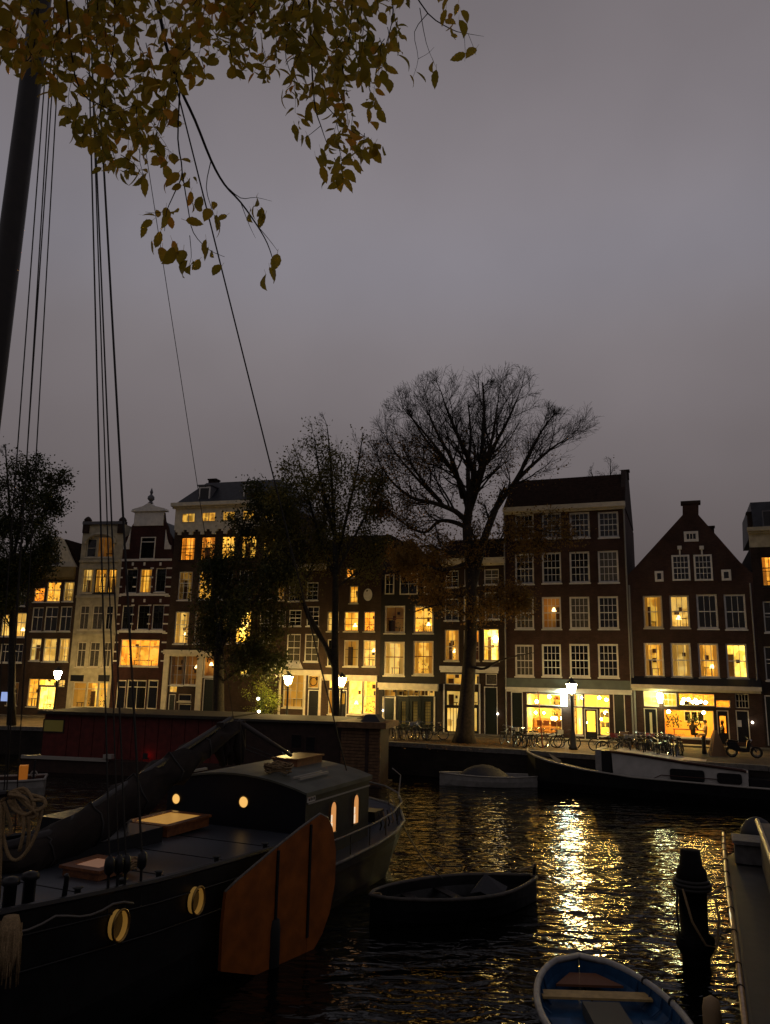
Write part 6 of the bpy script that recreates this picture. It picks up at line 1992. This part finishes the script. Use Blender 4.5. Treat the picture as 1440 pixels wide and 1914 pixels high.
for i in range(9):
    t = .1 + .085 * i
    w_ = hf(t) - .06
    for sgn in (-1, 1):
        MB().tube([(t * L, sgn * w_, zb - .04), (t * L, sgn * w_ * .95, zb - .22), (t * L, sgn * w_ * .82, WZ + .22)], .018, 5).build('rib', BLUEI, bd)
# dark sloop in the middle
za = -1.18
pb_ = onz(692, 1682, za); ps_ = onz(998, 1643, za)
dsl, L, hf, zg = open_boat('rowing_boat', 'dark tarred sloop lying between the barge and the light streak', ps_, pb_, 2.1, za, za + .1, HULLB, HULLB, mat('worn_dark_gunwale', (.05, .042, .035), .5, noise=(6, .4)), .8, WZ + .1, .12, .05)
for t in (.25, .5, .72):
    w_ = hf(t) - .06
    MB().box(t * L - .13, t * L + .13, -w_, w_, za - .22, za - .18).build('thwart', MASTM, dsl)
MB().add([(L * .3, 0, za - .1)] + [(L * .3 + .55 * math.cos(a), .4 * math.sin(a), za - .15 + .1 * math.sin(3 * a)) for a in np.linspace(0, 5.6, 9)] + [(L * .32, 0, za + .28)], [(9 + 1, i, i + 1) for i in range(1, 9)] + [(10, 9, 1)]).build('tarp_bundle', TARP, dsl)
MB().tube([(0, 0, za), (-.04, 0, za + .32), (-.02, 0, za + .38)], .045, 6).build('stern_post', HULLB, dsl, True)
MB().tube([(-.02, 0, za + .33), (.8, .35, za + .36)], .025, 6).build('tiller', WOOD, dsl, True)
MB().torus((L * .97, .05, za + .12), .12, .02, 12, 5, 'z').build('painter_coil', ROPE, dsl)
# mooring line from barge stern to sloop
a_, b_ = bl(9.9, 1.2, .2), np.array(onz(828, 1643, za + .1))
ml = [a_ + (b_ - a_) * t + np.array([0, 0, -.35 * math.sin(math.pi * t)]) for t in np.linspace(0, 1, 12)]
tag(MB().tube(ml, .02, 5).build('mooring_line', ROPED, None, True), 'slack mooring line running from the barge stern to the dark sloop', 'mooring line')
# pale boat under the far quay
zc_ = -1.25
pb_, ps_ = onz(822, 1449, -1.2), onz(1002, 1452, -1.2)
pbo, L, hf, zg = open_boat('motor_boat', 'long pale grey boat with a dark hump of tarp under the far quay', ps_, pb_, 1.7, -1.2, -1.05, GREYB, GREYB, STRIPE, .9, WZ + .15, .5, .04, 'boat')
tq = MB()
ring = []
for i in range(7):
    t = .3 + .5 * i / 6
    hgt_ = .5 * math.sin(math.pi * i / 6) ** .8 + .05
    ring += [(t * L, -hf(t) * .8, -1.18), (t * L, -hf(t) * .4, -1.18 + hgt_ * .8), (t * L, 0, -1.15 + hgt_), (t * L, hf(t) * .4, -1.18 + hgt_ * .8), (t * L, hf(t) * .8, -1.18)]
tq.add(ring, [(i * 5 + j, i * 5 + j + 1, (i + 1) * 5 + j + 1, (i + 1) * 5 + j) for i in range(6) for j in range(4)])
tq.build('tarp', TARP, pbo, True)
MB().box(L * .44, L * .5, -.6, -.5, -1.15, -.85).build('fender_board', WHITE, pbo)

# --- white barge along the far quay at right
aB = R(-26)
pB = onz(1035, 1478, WZ)
wb = tag(empty('houseboat', (pB[0], pB[1], 0), aB), 'black-hulled barge with a long white cabin moored by the cafe', 'houseboat')
def wpx(px_, py_, y=0.0):
    O = (pB[0] - math.sin(aB) * y, pB[1] + math.cos(aB) * y)
    return onplane(px_, py_, O, aB)
S_ = [(-1.9, 2.0, .12), (-1.7, 1.2, .06), (-1.1, .55, -.1), (-.2, .2, -.3), (1.5, .03, -.55), (4, 0, -.75), (9, 0, -.82), (16, 0, -.8), (20, .3, -.6), (21.5, 2.0, -.4)]
BW = 4.0
hb = MB()
for side in (0, 1):
    for i in range(len(S_) - 1):
        q4 = []
        for s_, yo, zt_ in (S_[i], S_[i + 1]):
            q4.append([(s_, yo, zt_), (s_, min(2, yo + .05), -1.3), (s_, min(2, yo + .3), -2.1)])
        for j in range(2):
            vs = [q4[0][j], q4[1][j], q4[1][j + 1], q4[0][j + 1]]
            if side:
                vs = [(x, BW - y, z) for x, y, z in vs][::-1]
            hb.quad(*vs)
for i in range(len(S_) - 1):
    a, b = S_[i], S_[i + 1]
    hb.quad((a[0], a[1], a[2] - .02), (b[0], b[1], b[2] - .02), (b[0], BW - b[1], b[2] - .02), (a[0], BW - a[1], a[2] - .02))
hb.build('hull', HULLB, wb)
MB().tube([(a, b - .03, c + .02) for a, b, c in S_], .05, 6).build('rubbing_strake', STRIPE, wb, True)
WCAB = mat('white_cabin_paint', (.42, .40, .36), .5, noise=(2, .15))
x0_ = wpx(1143, 1440, .4)[0]
tps = [wpx(px_, py_, .4) for px_, py_ in ((1143, 1406), (1200, 1414), (1280, 1427), (1390, 1442))]
bts = [wpx(px_, py_, .4) for px_, py_ in ((1157, 1452), (1200, 1456), (1280, 1462), (1390, 1470))]
xe = wpx(1398, 1445, .4)[0]
prof_t = [(x, z) for x, z in tps] + [(xe, tps[-1][1] - .05)]
prof_b = [(x0_ + .1, -.8), (xe, -.82)]
poly = prof_t[::1] + prof_b[::-1]
MB().prism(poly, .4, 3.6).build('cabin', WCAB, wb)
MB().box(xe + .05, 16.5, .6, 3.4, -.84, tps[-1][1] - .35).build('aft_deckhouse', BLACKP, wb)
RTRIM = mat('dark_red_roof_edge', (.05, .018, .012), .6)
tr_ = MB()
tr_.tube([(x - .05, .36, z + .05) for x, z in prof_t], .07, 6)
tr_.build('roof_edge', RTRIM, wb, True)
for a in ((1252, 1436, 1318, 1463), (1340, 1444, 1388, 1467)):
    x0w, z1w = wpx(a[0], a[1], .36); x1w, z0w = wpx(a[2], a[3], .36)
    r_ = .12
    pts = []
    for cx_, cz_, a0 in ((x1w - r_, z1w - r_, 0), (x0w + r_, z1w - r_, 90), (x0w + r_, z0w + r_, 180), (x1w - r_, z0w + r_, 270)):
        for k in range(4):
            an = R(a0 + k * 30)
            pts.append((cx_ + r_ * math.cos(an), cz_ + r_ * math.sin(an)))
    o = MB().prism(pts[::-1], .33, .398).build('window', BLACKP, wb)
    MB().prism([(x * .94 + .06 * (x0w + x1w) / 2, z * .9 + .1 * (z0w + z1w) / 2) for x, z in pts[::-1]], .318, .329).build('pane', DGLASS, o)
h0 = wpx(1218, 1457, .2); h1 = wpx(1236, 1449, .2); h2 = wpx(1340, 1457, .2)
MB().tube([(h0[0], .3, h0[1]), (h1[0], .3, h1[1]), (h2[0], .3, h2[1])], .022, 5).build('handrail', RTRIM, wb)
wx0, wz0 = wpx(1114, 1447, .5); wx1, wz1 = wpx(1133, 1402, .5)
wh = MB().box(wx0, wx1 - .25, .5, 2.4, wz0 - .2, wz1).build('wheelhouse', GREYB, wb)
MB().box(wx1 - .24, wx1 + .22, .52, 2.4, wz0 - .2, wz1 - .03).build('wheelhouse_door', BLACKP, wb)
bx0, bz0 = wpx(1026, 1432, .6); bx1, bz1 = wpx(1050, 1411, .6)
MB().add([(bx0 - .1, 1.0, bz1), (bx1, .4, bz1 - .25), (bx1, .4, bz0 - .1), (bx0 + .3, 1.0, bz0 + .2)], [(0, 1, 2, 3)]).add([(bx0 - .1, 1.04, bz1), (bx1, .44, bz1 - .25), (bx1, .44, bz0 - .1), (bx0 + .3, 1.04, bz0 + .2)], [(3, 2, 1, 0)]).build('bow_board', STRIPE, wb)

# --- red houseboat at left behind the barge
pL, pR = aty(75, 1420, 46.3), aty(640, 1420, 43.2)
aR = math.atan2(pR[1] - pL[1], pR[0] - pL[0])
LR = np.linalg.norm((pR - pL)[:2])
rb = tag(empty('houseboat', (pL[0], pL[1], 0), aR), 'long maroon flat-roofed houseboat behind the sailing barge', 'houseboat')
MARO = mat('maroon_boards', (.09, .014, .010), .6, noise=(3, .3))
DKBR = mat('dark_brown_boards', (.03, .016, .011), .7, noise=(3, .3))
def rpx(px_, py_, y=0.0):
    O = (pL[0] - math.sin(aR) * y, pL[1] + math.cos(aR) * y)
    return onplane(px_, py_, O, aR)
zr_ = 1.42
xm_ = rpx(420, 1400)[0]
MB().box(-.6, LR + .3, -.8, 4.8, -2.1, -.95).build('pontoon', DKBR, rb)
n_b = 14                                             # upright boards of the maroon wall
for i in range(n_b):
    a, b = xm_ * i / n_b, xm_ * (i + 1) / n_b
    if i == 0:
        continue
    MB().box(a + .02, b - .02, -.02, .03, -.949, zr_ - .01).build('wall_board', MARO, rb)
wx0, wz1 = rpx(83, 1343); wx1, wz0 = rpx(120, 1370)
MB().box(.02, xm_, .031, 4.2, -.949, zr_).build('cabin', MARO, rb)
MB().box(xm_ + .001, LR, -.01, 4.2, -.949, zr_ - .05).build('aft_cabin', DKBR, rb)
MB().box(-.25, xm_ + .3, -.35, 4.5, zr_ + .001, zr_ + .16).build('roof', mat('roof_boards', (.035, .028, .02), .8, noise=(3, .3)), rb)
MB().box(xm_ + .301, LR + .1, -.25, 4.5, zr_ - .048, zr_ + .08).build('aft_roof', mat('aft_roof_felt', (.05, .045, .035), .8), rb)
w_ = MB().box(wx0, wx0 + .07, -.06, -.021, wz0, wz1).box(wx1 - .07, wx1, -.06, -.021, wz0, wz1).box(wx0 + .07, wx1 - .07, -.06, -.021, wz1 - .07, wz1).box(wx0 + .07, wx1 - .07, -.06, -.021, wz0, wz0 + .07).build('window', DKBR, rb)
MB().quad((wx0 + .07, -.04, wz0 + .07), (wx1 - .07, -.04, wz0 + .07), (wx1 - .07, -.04, wz1 - .07), (wx0 + .07, -.04, wz1 - .07)).build('pane', mat('window_onto_street', (.02, .018, .01), .1, emit=((.6, .45, .1), .05)), w_)  # faint glow put into the pane stands for the lit street behind
for a in ((545, 1372, 565, 1400), (572, 1376, 590, 1405)):
    x0w, z1w = rpx(a[0], a[1]); x1w, z0w = rpx(a[2], a[3])
    w_ = MB().box(x0w, x1w, -.05, -.011, z0w, z1w).build('window', DKBR, rb)
    MB().box(x0w + .05, x1w - .05, -.06, -.051, z0w + .05, z1w - .05).build('pane', DGLASS, w_)
x_, z_ = rpx(278, 1412)
o = MB().ball((x_, -.3, z_), .06).build('red_lamp', mat('red_lamp_glass', (.4, .01, .01), .4, emit=((1, .012, .006), 12)), rb, True)
MB().box(x_ - .14, x_ + .14, -.42, -.38, z_ - .16, z_ + .16).box(x_ - .02, x_ + .02, -.379, -.021, z_ - .16, z_ - .12).build('hood', IRON, o)  # plate added to hide the bulb and leave only its glow
x0w, z0w = rpx(58, 1417); x1w, z1w = rpx(214, 1428)
MB().box(x0w, x1w + .1, -.95, -.81, -1.0, -.82).build('walkway_edge', STRIPE, rb)
MB().box(x1w - .15, x1w + .35, -1.05, -.7, -.82, -.6).build('step_box', STRIPE, rb)
# slatted wooden deckhouse at the houseboat's right end
pS = aty(636, 1432, 42.6)
sb = tag(empty('slatted_shed', (pS[0], pS[1], 0), R(-14)), 'brown slatted wooden shed at the right end of the houseboat', 'shed')
def spx(px_, py_):
    return onplane(px_, py_, pS, R(-14))
SLAT = mat('brown_slats', (.12, .065, .03), .7, noise=(5, .35), bump=.3)
wS = spx(712, 1400)[0]; hS = spx(670, 1360)[1]; b0 = -1.6
nS = 17
MB().box(.06, wS - .12, .04, 2.3, b0, hS - .05).build('body', DKBR, sb)
for i in range(nS):
    z_ = b0 + (hS - b0) * i / nS
    t = i / nS
    MB().box(.02 - .0 * t, wS - .02 - .12 * (1 - t) * 0, -.02, .035, z_ + .015, z_ + (hS - b0) / nS - .015).build('slat', SLAT, sb)
MB().box(wS * .62, wS * .7, -.06, -.021, b0, hS).build('corner_post', DKBR, sb)
MB().box(-.15, wS + .35, -.35, 2.6, hS + .001, hS + .3).build('roof', SLAT, sb)
MB().add([(wS * .45, .2, hS + .3), (wS * .95, .2, hS + .3), (wS * .95, 1.5, hS + .3), (wS * .45, 1.5, hS + .3), (wS * .55, .4, hS + .65), (wS * .8, .4, hS + .68), (wS * .8, 1.2, hS + .66), (wS * .55, 1.2, hS + .64)],
         [(0, 1, 5, 4), (1, 2, 6, 5), (2, 3, 7, 6), (3, 0, 4, 7), (4, 5, 6, 7)]).build('roof_tarp', TARP, sb)
MB().box(-.1, wS + .1, -.1, 2.4, -2.1, b0 - .001).build('float', DKBR, sb)
# small grey boat stern at far left
pG = onz(-60, 1474, WZ + .4); pG2 = onz(84, 1470, WZ + .4)
gb, L, hf, zg = open_boat('motor_boat', 'small pale grey boat at the left edge with an orange glow aboard', pG2, pG, 1.9, WZ + .75, WZ + .8, GREYB, DKBR, GREYB, .9, WZ + .2, .85, .06, 'boat')
ORC = mat('orange_glow', (.4, .12, .02), .6, emit=((1, .3, .03), .16))
MB().box(L * .25, L * .36, -.3, .25, WZ + .4, WZ + 1.35).build('glow_box', ORC, gb)  # self-glowing box added to stand for an orange light aboard
MB().tube([(.5, .3, WZ + .7), (.5, .3, WZ + 1.6)], .05, 6).build('post', BLACKP, gb)
MB().torus((.5, .24, WZ + 1.0), .12, .04, 12, 6, 'y').build('ring_buoy', STRIPE, gb)

# --- mooring post, right
pp = onz(1302, 1800, WZ)
kpx = pp[1] / 1440 * 1.02
ztop = aty(1296, 1588, pp[1])[2]
zsh = aty(1296, 1628, pp[1])[2]; zw1 = aty(1300, 1745, pp[1])[2]
mpost = tag(empty('mooring_post', (pp[0], pp[1], 0)), 'thick black mooring post wound with rope, standing in the water at right', 'mooring post')
MB().lathe([(22 * kpx, WZ - 1), (22 * kpx, zw1 - .45), (31 * kpx, zw1 - .25), (31 * kpx, zw1 - .05), (22 * kpx, zw1 + .02), (23 * kpx, zw1 + .9), (27 * kpx, zsh - .35), (24 * kpx, zsh + .02), (19 * kpx, zsh + .12), (16 * kpx, ztop - .02), (14 * kpx, ztop)], 16).build('post', mat('tarred_post', (.005, .0045, .0045), .7, spec=.08, noise=(5, .4), bump=.5), mpost, True)
for dz, rr in ((-.25, 30), (-.33, 29), (-.18, 27)):
    MB().torus((0, 0, zsh + dz), rr * kpx, .04, 20, 6, 'z').build('rope_turn', ROPED, mpost, True)
lp_ = [(-.3, -.25, zsh - .3), (-.2, -.42, zsh - .9), (.05, -.45, zsh - 1.35), (.3, -.4, zsh - 1.4), (.45, -.25, zsh - .9), (.4, -.2, zsh - .5)]
MB().tube(lp_, .025, 6).build('hanging_loop', ROPE, mpost, True)
MB().tube([(-.36, -.1, zsh - .25), (-.42, -.15, zsh - .8), (-.38, -.15, zsh - 1.3), (-.2, -.3, zsh - 1.35)], .025, 6).build('hanging_loop', ROPED, mpost, True)
# --- grey boat at the right edge with brass-bound rail
aQ0, aQ1 = onz(1352, 1572, -.55), onz(1392, 1905, -.55)
d_ = (aQ0 - aQ1)[:2]; LQ = np.linalg.norm(d_)
qa = math.atan2(d_[1], d_[0])
qb = tag(empty('grey_boat', (aQ1[0], aQ1[1], 0), qa), 'grey boat with a bright wooden rail cut by the right edge', 'boat')
GDK = mat('grey_side_deck', (.034, .031, .028), .55, noise=(3, .2))
pts_in = lambda x: -.0
MB().flatprism([(-6, -.05), (LQ * .86, -.05), (LQ, -.6), (LQ + .4, -2.6), (-6, -3.6)][::-1], -1.9, -.62).build('hull', HULLB, qb)
MB().flatprism([(-6, -.12), (LQ * .78, -.12), (LQ * .78, -3.4), (-6, -3.4)][::-1], -.619, -.6).build('side_deck', GDK, qb)
rl = MB()
seg = [(-6, 0, -.5), (LQ * .2, .0, -.5), (LQ * .6, 0.02, -.5), (LQ * .9, .0, -.42), (LQ + .05, -.02, -.34)]
MB().tube(seg, .05, 8).build('rail', mat('varnished_rail', (.42, .25, .09), .28, spec=.6, noise=(12, .3), coat=.5), qb, True)
for t in (.08, .16, .3, .42, .55, .66, .76, .84, .9, .96):
    MB().torus((LQ * t, 0.01, np.interp(LQ * t, [s_[0] for s_ in seg], [s_[2] for s_ in seg])), .056, .014, 12, 5, 'x').build('rail_band', BLACKP, qb)
MB().box(LQ * .80, LQ * .86, -2.6, -.25, -.6, -.1).box(LQ * .79, LQ * .87, -2.7, -.2, -.099, .0).build('stern_locker', mat('dull_grey_locker', (.12, .115, .11), .6, noise=(5, .3)), qb)
MB().flatprism([(LQ * .87, -.3), (LQ * 1.0, -.5), (LQ * 1.02, -1.6), (LQ * .87, -2.0)][::-1], -.6, -.25).build('stern_tarp', TARP, qb)
MB().lathe([(.5, 0), (.46, .2), (.3, .42), (.12, .52), (.02, .54)], 10, (LQ * .97, -.95, -.25)).build('covered_motor', TARP, qb, True)
cq = onz(1432, 1660, -.55)
loc = np.array([[math.cos(-qa), -math.sin(-qa)], [math.sin(-qa), math.cos(-qa)]]) @ (cq - aQ1)[:2]
MB().box(-6, loc[0] + 2.2, -3.6, loc[1] - .06, -.599, .55).build('cabin', mat('grey_cabin', (.09, .08, .065), .6, noise=(3, .2)), qb)
MB().tube([(-6, loc[1] - .02, .56), (loc[0] + 2.2, loc[1] - .02, .6)], .06, 8).build('cabin_edge', mat('pale_wood_edge', (.4, .33, .22), .4), qb, True)
fe = MB().lathe([(.02, .5), (.12, .44), (.15, .3), (.15, -.3), (.08, -.4)], 10).build('fender', mat('tan_fender', (.3, .2, .1), .6), None, True)
fe.location = onz(1333, 1925, -1.25)
tag(fe, 'tan fender hanging low beside the grey boat at the bottom right', 'fender')
ml = [np.array([pp[0], pp[1], zsh - .3]) + (np.array([*(aQ1[:2] + d_ * .62), -.5]) - np.array([pp[0], pp[1], zsh - .3])) * t + np.array([0, 0, -.25 * math.sin(math.pi * t)]) for t in np.linspace(0, 1, 10)]
tag(MB().tube(ml, .03, 6).build('mooring_line', ROPE, None, True), 'short mooring line from the black post to the grey boat', 'mooring line')

# ------------------------------------------------------------------ near bank and the branch overhead
nq = MB().box(-60, 60, -30, 1.2, -3, 2.7).build('near_quay', BR_QUAY)
tag(nq, 'near quay where the photographer stands', 'quay', kind='structure')
GOLD = leaf_mat('gold_elm_leaf', [(.2, (.085, .095, .013)), (.5, (.20, .18, .02)), (.8, (.34, .255, .026)), (1.0, (.45, .28, .028)), (1.25, (.58, .28, .032))], 1.6, .6, .5)
ntree = tag(empty('elm_tree', (-3.6, -3.0, 2.7)), 'branch of golden autumn elm leaves hanging in from the upper left', 'tree')
rg = np.random.default_rng(77)
nw = MB()
def D(px_, py_, Y=5.0):
    return aty(px_, py_, Y)
nw.tube([(-3.6, -3.0, 2.6), (-3.55, -2.9, 4.5), (-3.4, -2.5, 7), (-3.1, -1.2, 9.4), (-2.4, 1.0, 10.8), (-1.9, 3.0, 11.0), tuple(D(285, -110, 5.0))], [.34, .28, .24, .17, .11, .06, .02], 12)
nw.tube([(-3.1, -1.2, 9.4), (-3.4, 1.0, 11.2), tuple(D(60, -160, 5.2)), tuple(D(20, -60, 5.3))], [.12, .08, .03, .012], 8)
nw.tube([(-2.4, 1.0, 10.8), (-.8, 3.0, 11.4), tuple(D(600, -150, 5.4)), tuple(D(760, -40, 5.4))], [.1, .06, .025, .012], 8)
put(nw, 'trunk', BARK, ntree, True)
tw = MB()
BR = [([(285, -110), (300, 30), (318, 110), (337, 165), (365, 225), (395, 300), (420, 345), (450, 378), (480, 420), (500, 455), (512, 490)], .015, .003, 5.0),
      ([(337, 165), (333, 260), (341, 322), (326, 362), (312, 395), (308, 432)], .007, .002, 5.0),
      ([(341, 322), (352, 390), (362, 435), (390, 466), (420, 480)], .005, .0015, 5.0),
      ([(395, 300), (386, 350), (398, 395), (410, 425)], .004, .0015, 5.0),
      ([(312, 395), (290, 398), (272, 396)], .003, .001, 5.0),
      ([(355, 440), (358, 480), (352, 500)], .003, .001, 5.0),
      ([(420, 345), (450, 370), (478, 369), (508, 376)], .004, .001, 5.0),
      ([(450, 378), (466, 420), (478, 445)], .003, .001, 5.0), ([(480, 420), (505, 450), (520, 470)], .003, .001, 5.0),
      ([(575, -80), (580, 60), (588, 190), (600, 235), (612, 270)], .010, .002, 5.3),
      ([(600, 235), (575, 255), (560, 262)], .003, .001, 5.3), ([(612, 200), (650, 240), (690, 265), (702, 285)], .004, .001, 5.3),
      ([(760, -40), (800, 25), (845, 55), (870, 62), (905, 68)], .007, .001, 5.4), ([(800, 25), (775, 60), (782, 110), (770, 150)], .004, .001, 5.4),
      ([(785, 15), (797, 80), (815, 125)], .004, .001, 5.4), ([(782, 110), (800, 100), (812, 88)], .002, .001, 5.4), ([(868, 62), (870, 100), (869, 115)], .002, .001, 5.4), ([(875, 62), (886, 90), (890, 103)], .002, .001, 5.4),
      ([(560, -60), (540, 60), (535, 110), (555, 160)], .006, .002, 5.2), ([(660, -60), (655, 60), (640, 110), (650, 180)], .007, .002, 5.3), ([(720, -60), (735, 20), (720, 90), (700, 150)], .006, .002, 5.3),
      ([(120, -90), (130, 60), (150, 170), (205, 205), (240, 250)], .009, .002, 4.8), ([(205, 205), (222, 230), (245, 255)], .004, .001, 4.8), ([(60, -160), (70, 20), (60, 100), (40, 120)], .008, .002, 4.7),
      ([(430, -100), (440, 20), (430, 90), (450, 150)], .008, .002, 5.1), ([(210, -110), (215, 60), (200, 150), (180, 250)], .009, .002, 4.9)]
for l_, ra, rb_, Y in BR:
    pts = [D(a, b, Y + .05 * math.sin(i)) for i, (a, b) in enumerate(l_)]
    Q = []
    for i in range(len(pts) - 1):
        a, b, c, d = pts[max(0, i - 1)], pts[i], pts[i + 1], pts[min(len(pts) - 1, i + 2)]
        for t in (0, .33, .66):
            Q.append(.5 * (2 * b + (c - a) * t + (2 * a - 5 * b + 4 * c - d) * t * t + (3 * b - a - 3 * c + d) * t ** 3))
    Q.append(pts[-1])
    tw.tube(Q, [ra + (rb_ - ra) * i / (len(Q) - 1) for i in range(len(Q))], 5)
put(tw, 'twigs', BARK2, ntree, True)
# leaf shapes: pointed ovals with a toothed edge, folded along the midrib, petiole on top
def leaf_mesh(seed, w=.5):
    r2 = random.Random(seed)
    n = 9
    vs, fs = [], []
    curl = (.22, -.18, .08, .34)[seed % 4]
    for i in range(n + 1):
        t = i / n
        hw = w * .5 * math.sin(math.pi * min(1, t ** .82)) ** .85 * (1 - .25 * t)
        hw += (.02 if i % 2 else -.008) * (0 < i < n)
        yb = curl * math.sin(t * 2.4)
        vs += [(-max(0, hw), yb + .16 * hw, -t), (0, yb - .02, -t), (max(0, hw), yb + .16 * hw, -t)]
    for i in range(n):
        a = i * 3
        fs += [(a, a + 1, a + 4, a + 3), (a + 1, a + 2, a + 5, a + 4)]
    o = len(vs)
    vs += [(-.012, 0, .0), (.012, 0, 0), (.03, .02, .28), (.01, .02, .28)]
    fs.append((o, o + 1, o + 2, o + 3))
    return vs, fs
LV = [leaf_mesh(k, w) for k, w in ((1, .62), (2, .52), (3, .72), (4, .46))]
LME = []
for vs, fs in LV:
    me = bpy.data.meshes.new('leaf'); me.from_pydata(vs, [], fs); me.materials.append(GOLD); me.update()
    me.polygons.foreach_set('use_smooth', [True] * len(me.polygons))
    LME.append(me)
def in_poly(x, y, P_):
    c = False
    for i in range(len(P_)):
        (x1, y1), (x2, y2) = P_[i], P_[i - 1]
        if (y1 > y) != (y2 > y) and x < (x2 - x1) * (y - y1) / (y2 - y1) + x1:
            c = not c
    return c
MASS = [(-160, -60), (-160, 118), (0, 112), (30, 122), (70, 130), (100, 170), (118, 210), (140, 245), (165, 280), (195, 318), (245, 325), (282, 342), (318, 300), (345, 235), (332, 150), (345, 130), (375, 150), (420, 152), (440, 150), (488, 130), (505, 165), (532, 110), (545, 175), (560, 250), (600, 300), (615, 335), (645, 345), (662, 300), (706, 270), (708, 185), (722, 140), (735, 80), (768, 10), (800, -60)]
spots = []
fine = MB()
def in_mass(x, y):
    return in_poly(x, y, MASS)
tries = 0
while len(spots) < 2700 and tries < 14000:
    tries += 1
    x, y = rg.uniform(-160, 790), rg.uniform(-120, 330)
    if not in_mass(x, max(-50, y)):
        continue
    thin = 1.0 if y < 90 else (.75 if x < 330 else .5)
    if x > 690: thin = .3
    if 325 < x < 540 and y > 100: thin = .35
    if rg.random() > thin:
        continue
    Y = rg.uniform(4.3, 6.1)
    a = rg.normal() * .55                            # heading of the twig, down plus or minus
    L_ = rg.uniform(45, 115)
    pts = [D(x, y, Y)]
    n_l = int(L_ / 9)
    for j in range(1, n_l + 1):
        a += rg.normal() * .12 - .06 * a
        x, y = x + math.sin(a) * 9, y + math.cos(a) * 9
        if not in_mass(x, max(-50, y)):
            break
        pts.append(D(x, y, Y + .02 * j))
        sd_ = 1 if j % 2 else -1
        if rg.random() < .86:
            spots.append((x + sd_ * 2, y + 1, Y + .02 * j + rg.normal() * .05, rg.uniform(.75, 1.15) * (.8 + .2 * j / n_l), sd_ * rg.uniform(.15, .95) + a * -.5))
    if len(pts) > 2:
        fine.twig(pts, np.linspace(.0035, .0012, len(pts)))
put(fine, 'fine_twigs', BARK2, ntree)['kind'] = 'stuff'
NM = len(spots)
hand = [(265, 410), (272, 425), (288, 420), (303, 410), (318, 412), (330, 405), (345, 420), (282, 458), (303, 440), (300, 470), (322, 458), (328, 470), (344, 475), (352, 495), (360, 500), (372, 492), (384, 455), (394, 478), (392, 470), (405, 410), (395, 398), (425, 410), (418, 504), (409, 420), (310, 395), (290, 400),
        (345, 330), (352, 345), (358, 365), (350, 380), (340, 355), (362, 340), (365, 390), (380, 375), (395, 385), (335, 330), (320, 340), (280, 330), (262, 345), (268, 335), (357, 312), (480, 375), (474, 392), (487, 395), (468, 400), (497, 408), (483, 402), (520, 482), (505, 507), (510, 500), (498, 520),
        (620, 320), (607, 300), (634, 330), (596, 285), (640, 300), (655, 280), (600, 318), (590, 300), (612, 345), (637, 345), (672, 290), (688, 282), (700, 275), (712, 284), (695, 288), (680, 300), (665, 295), (550, 240), (556, 252), (548, 180), (562, 230), (575, 215), (545, 170), (560, 165), (535, 175), (572, 260), (640, 250), (690, 235), (684, 210), (705, 200),
        (770, 148), (778, 142), (812, 122), (817, 138), (869, 108), (890, 98), (836, 25), (845, 35), (852, 50), (840, 60), (858, 45), (832, 45), (848, 70), (826, 10), (855, 15), (862, 28), (838, 0), (868, -10), (745, 110), (735, 70), (752, 60), (745, 85), (722, 130), (730, 155)]
for x, y in hand:
    spots.append((x + rg.normal() * 2, y - 8, 5.0 + rg.normal() * .08 + (.35 if x > 520 else 0), 1.0, rg.normal() * .35))
for _ in range(900):                                 # the rest of the crown above the frame
    spots.append((rg.uniform(-260, 840), rg.uniform(-420, -60), rg.uniform(3.8, 6.4), 1.0, rg.normal() * .4))
def leaf_matrix(s_):
    x, y, Y, k, lean_ = s_
    p = D(x, y, Y)
    sz = rg.uniform(.09, .15) * k
    yaw, tl, roll_ = rg.uniform(0, 6.28), rg.normal() * .38, rg.normal() * .4
    M_ = Matrix.Translation(Vector(p)) @ Matrix.Rotation(-lean_, 4, 'Y') @ Matrix.Rotation(yaw, 4, 'Z') @ Matrix.Rotation(tl, 4, 'X') @ Matrix.Rotation(roll_, 4, 'Y') @ Matrix.Scale(sz, 4)
    return M_
order = sorted(range(len(spots)), key=lambda i: (0 if NM <= i < NM + len(hand) else 1, 0 if spots[i][1] > -10 and spots[i][0] > -10 else 1, spots[i][2]))
picked = set(order[:300])
fol = MB()
inv = Matrix.Translation(-Vector(ntree.location))
for i, s_ in enumerate(spots):
    M_ = leaf_matrix(s_)
    k = int(rg.integers(0, 4))
    if i in picked:
        o = link('leaf', LME[k], ntree)
        o.matrix_parent_inverse = inv
        o.matrix_basis = M_
    else:
        vs, fs = LV[k]
        A_ = np.array(M_)
        V = np.array(vs) @ A_[:3, :3].T + A_[:3, 3]
        fol.add(V.tolist(), fs)
fo = put(fol, 'foliage', GOLD, ntree, True)
fo['kind'] = 'stuff'
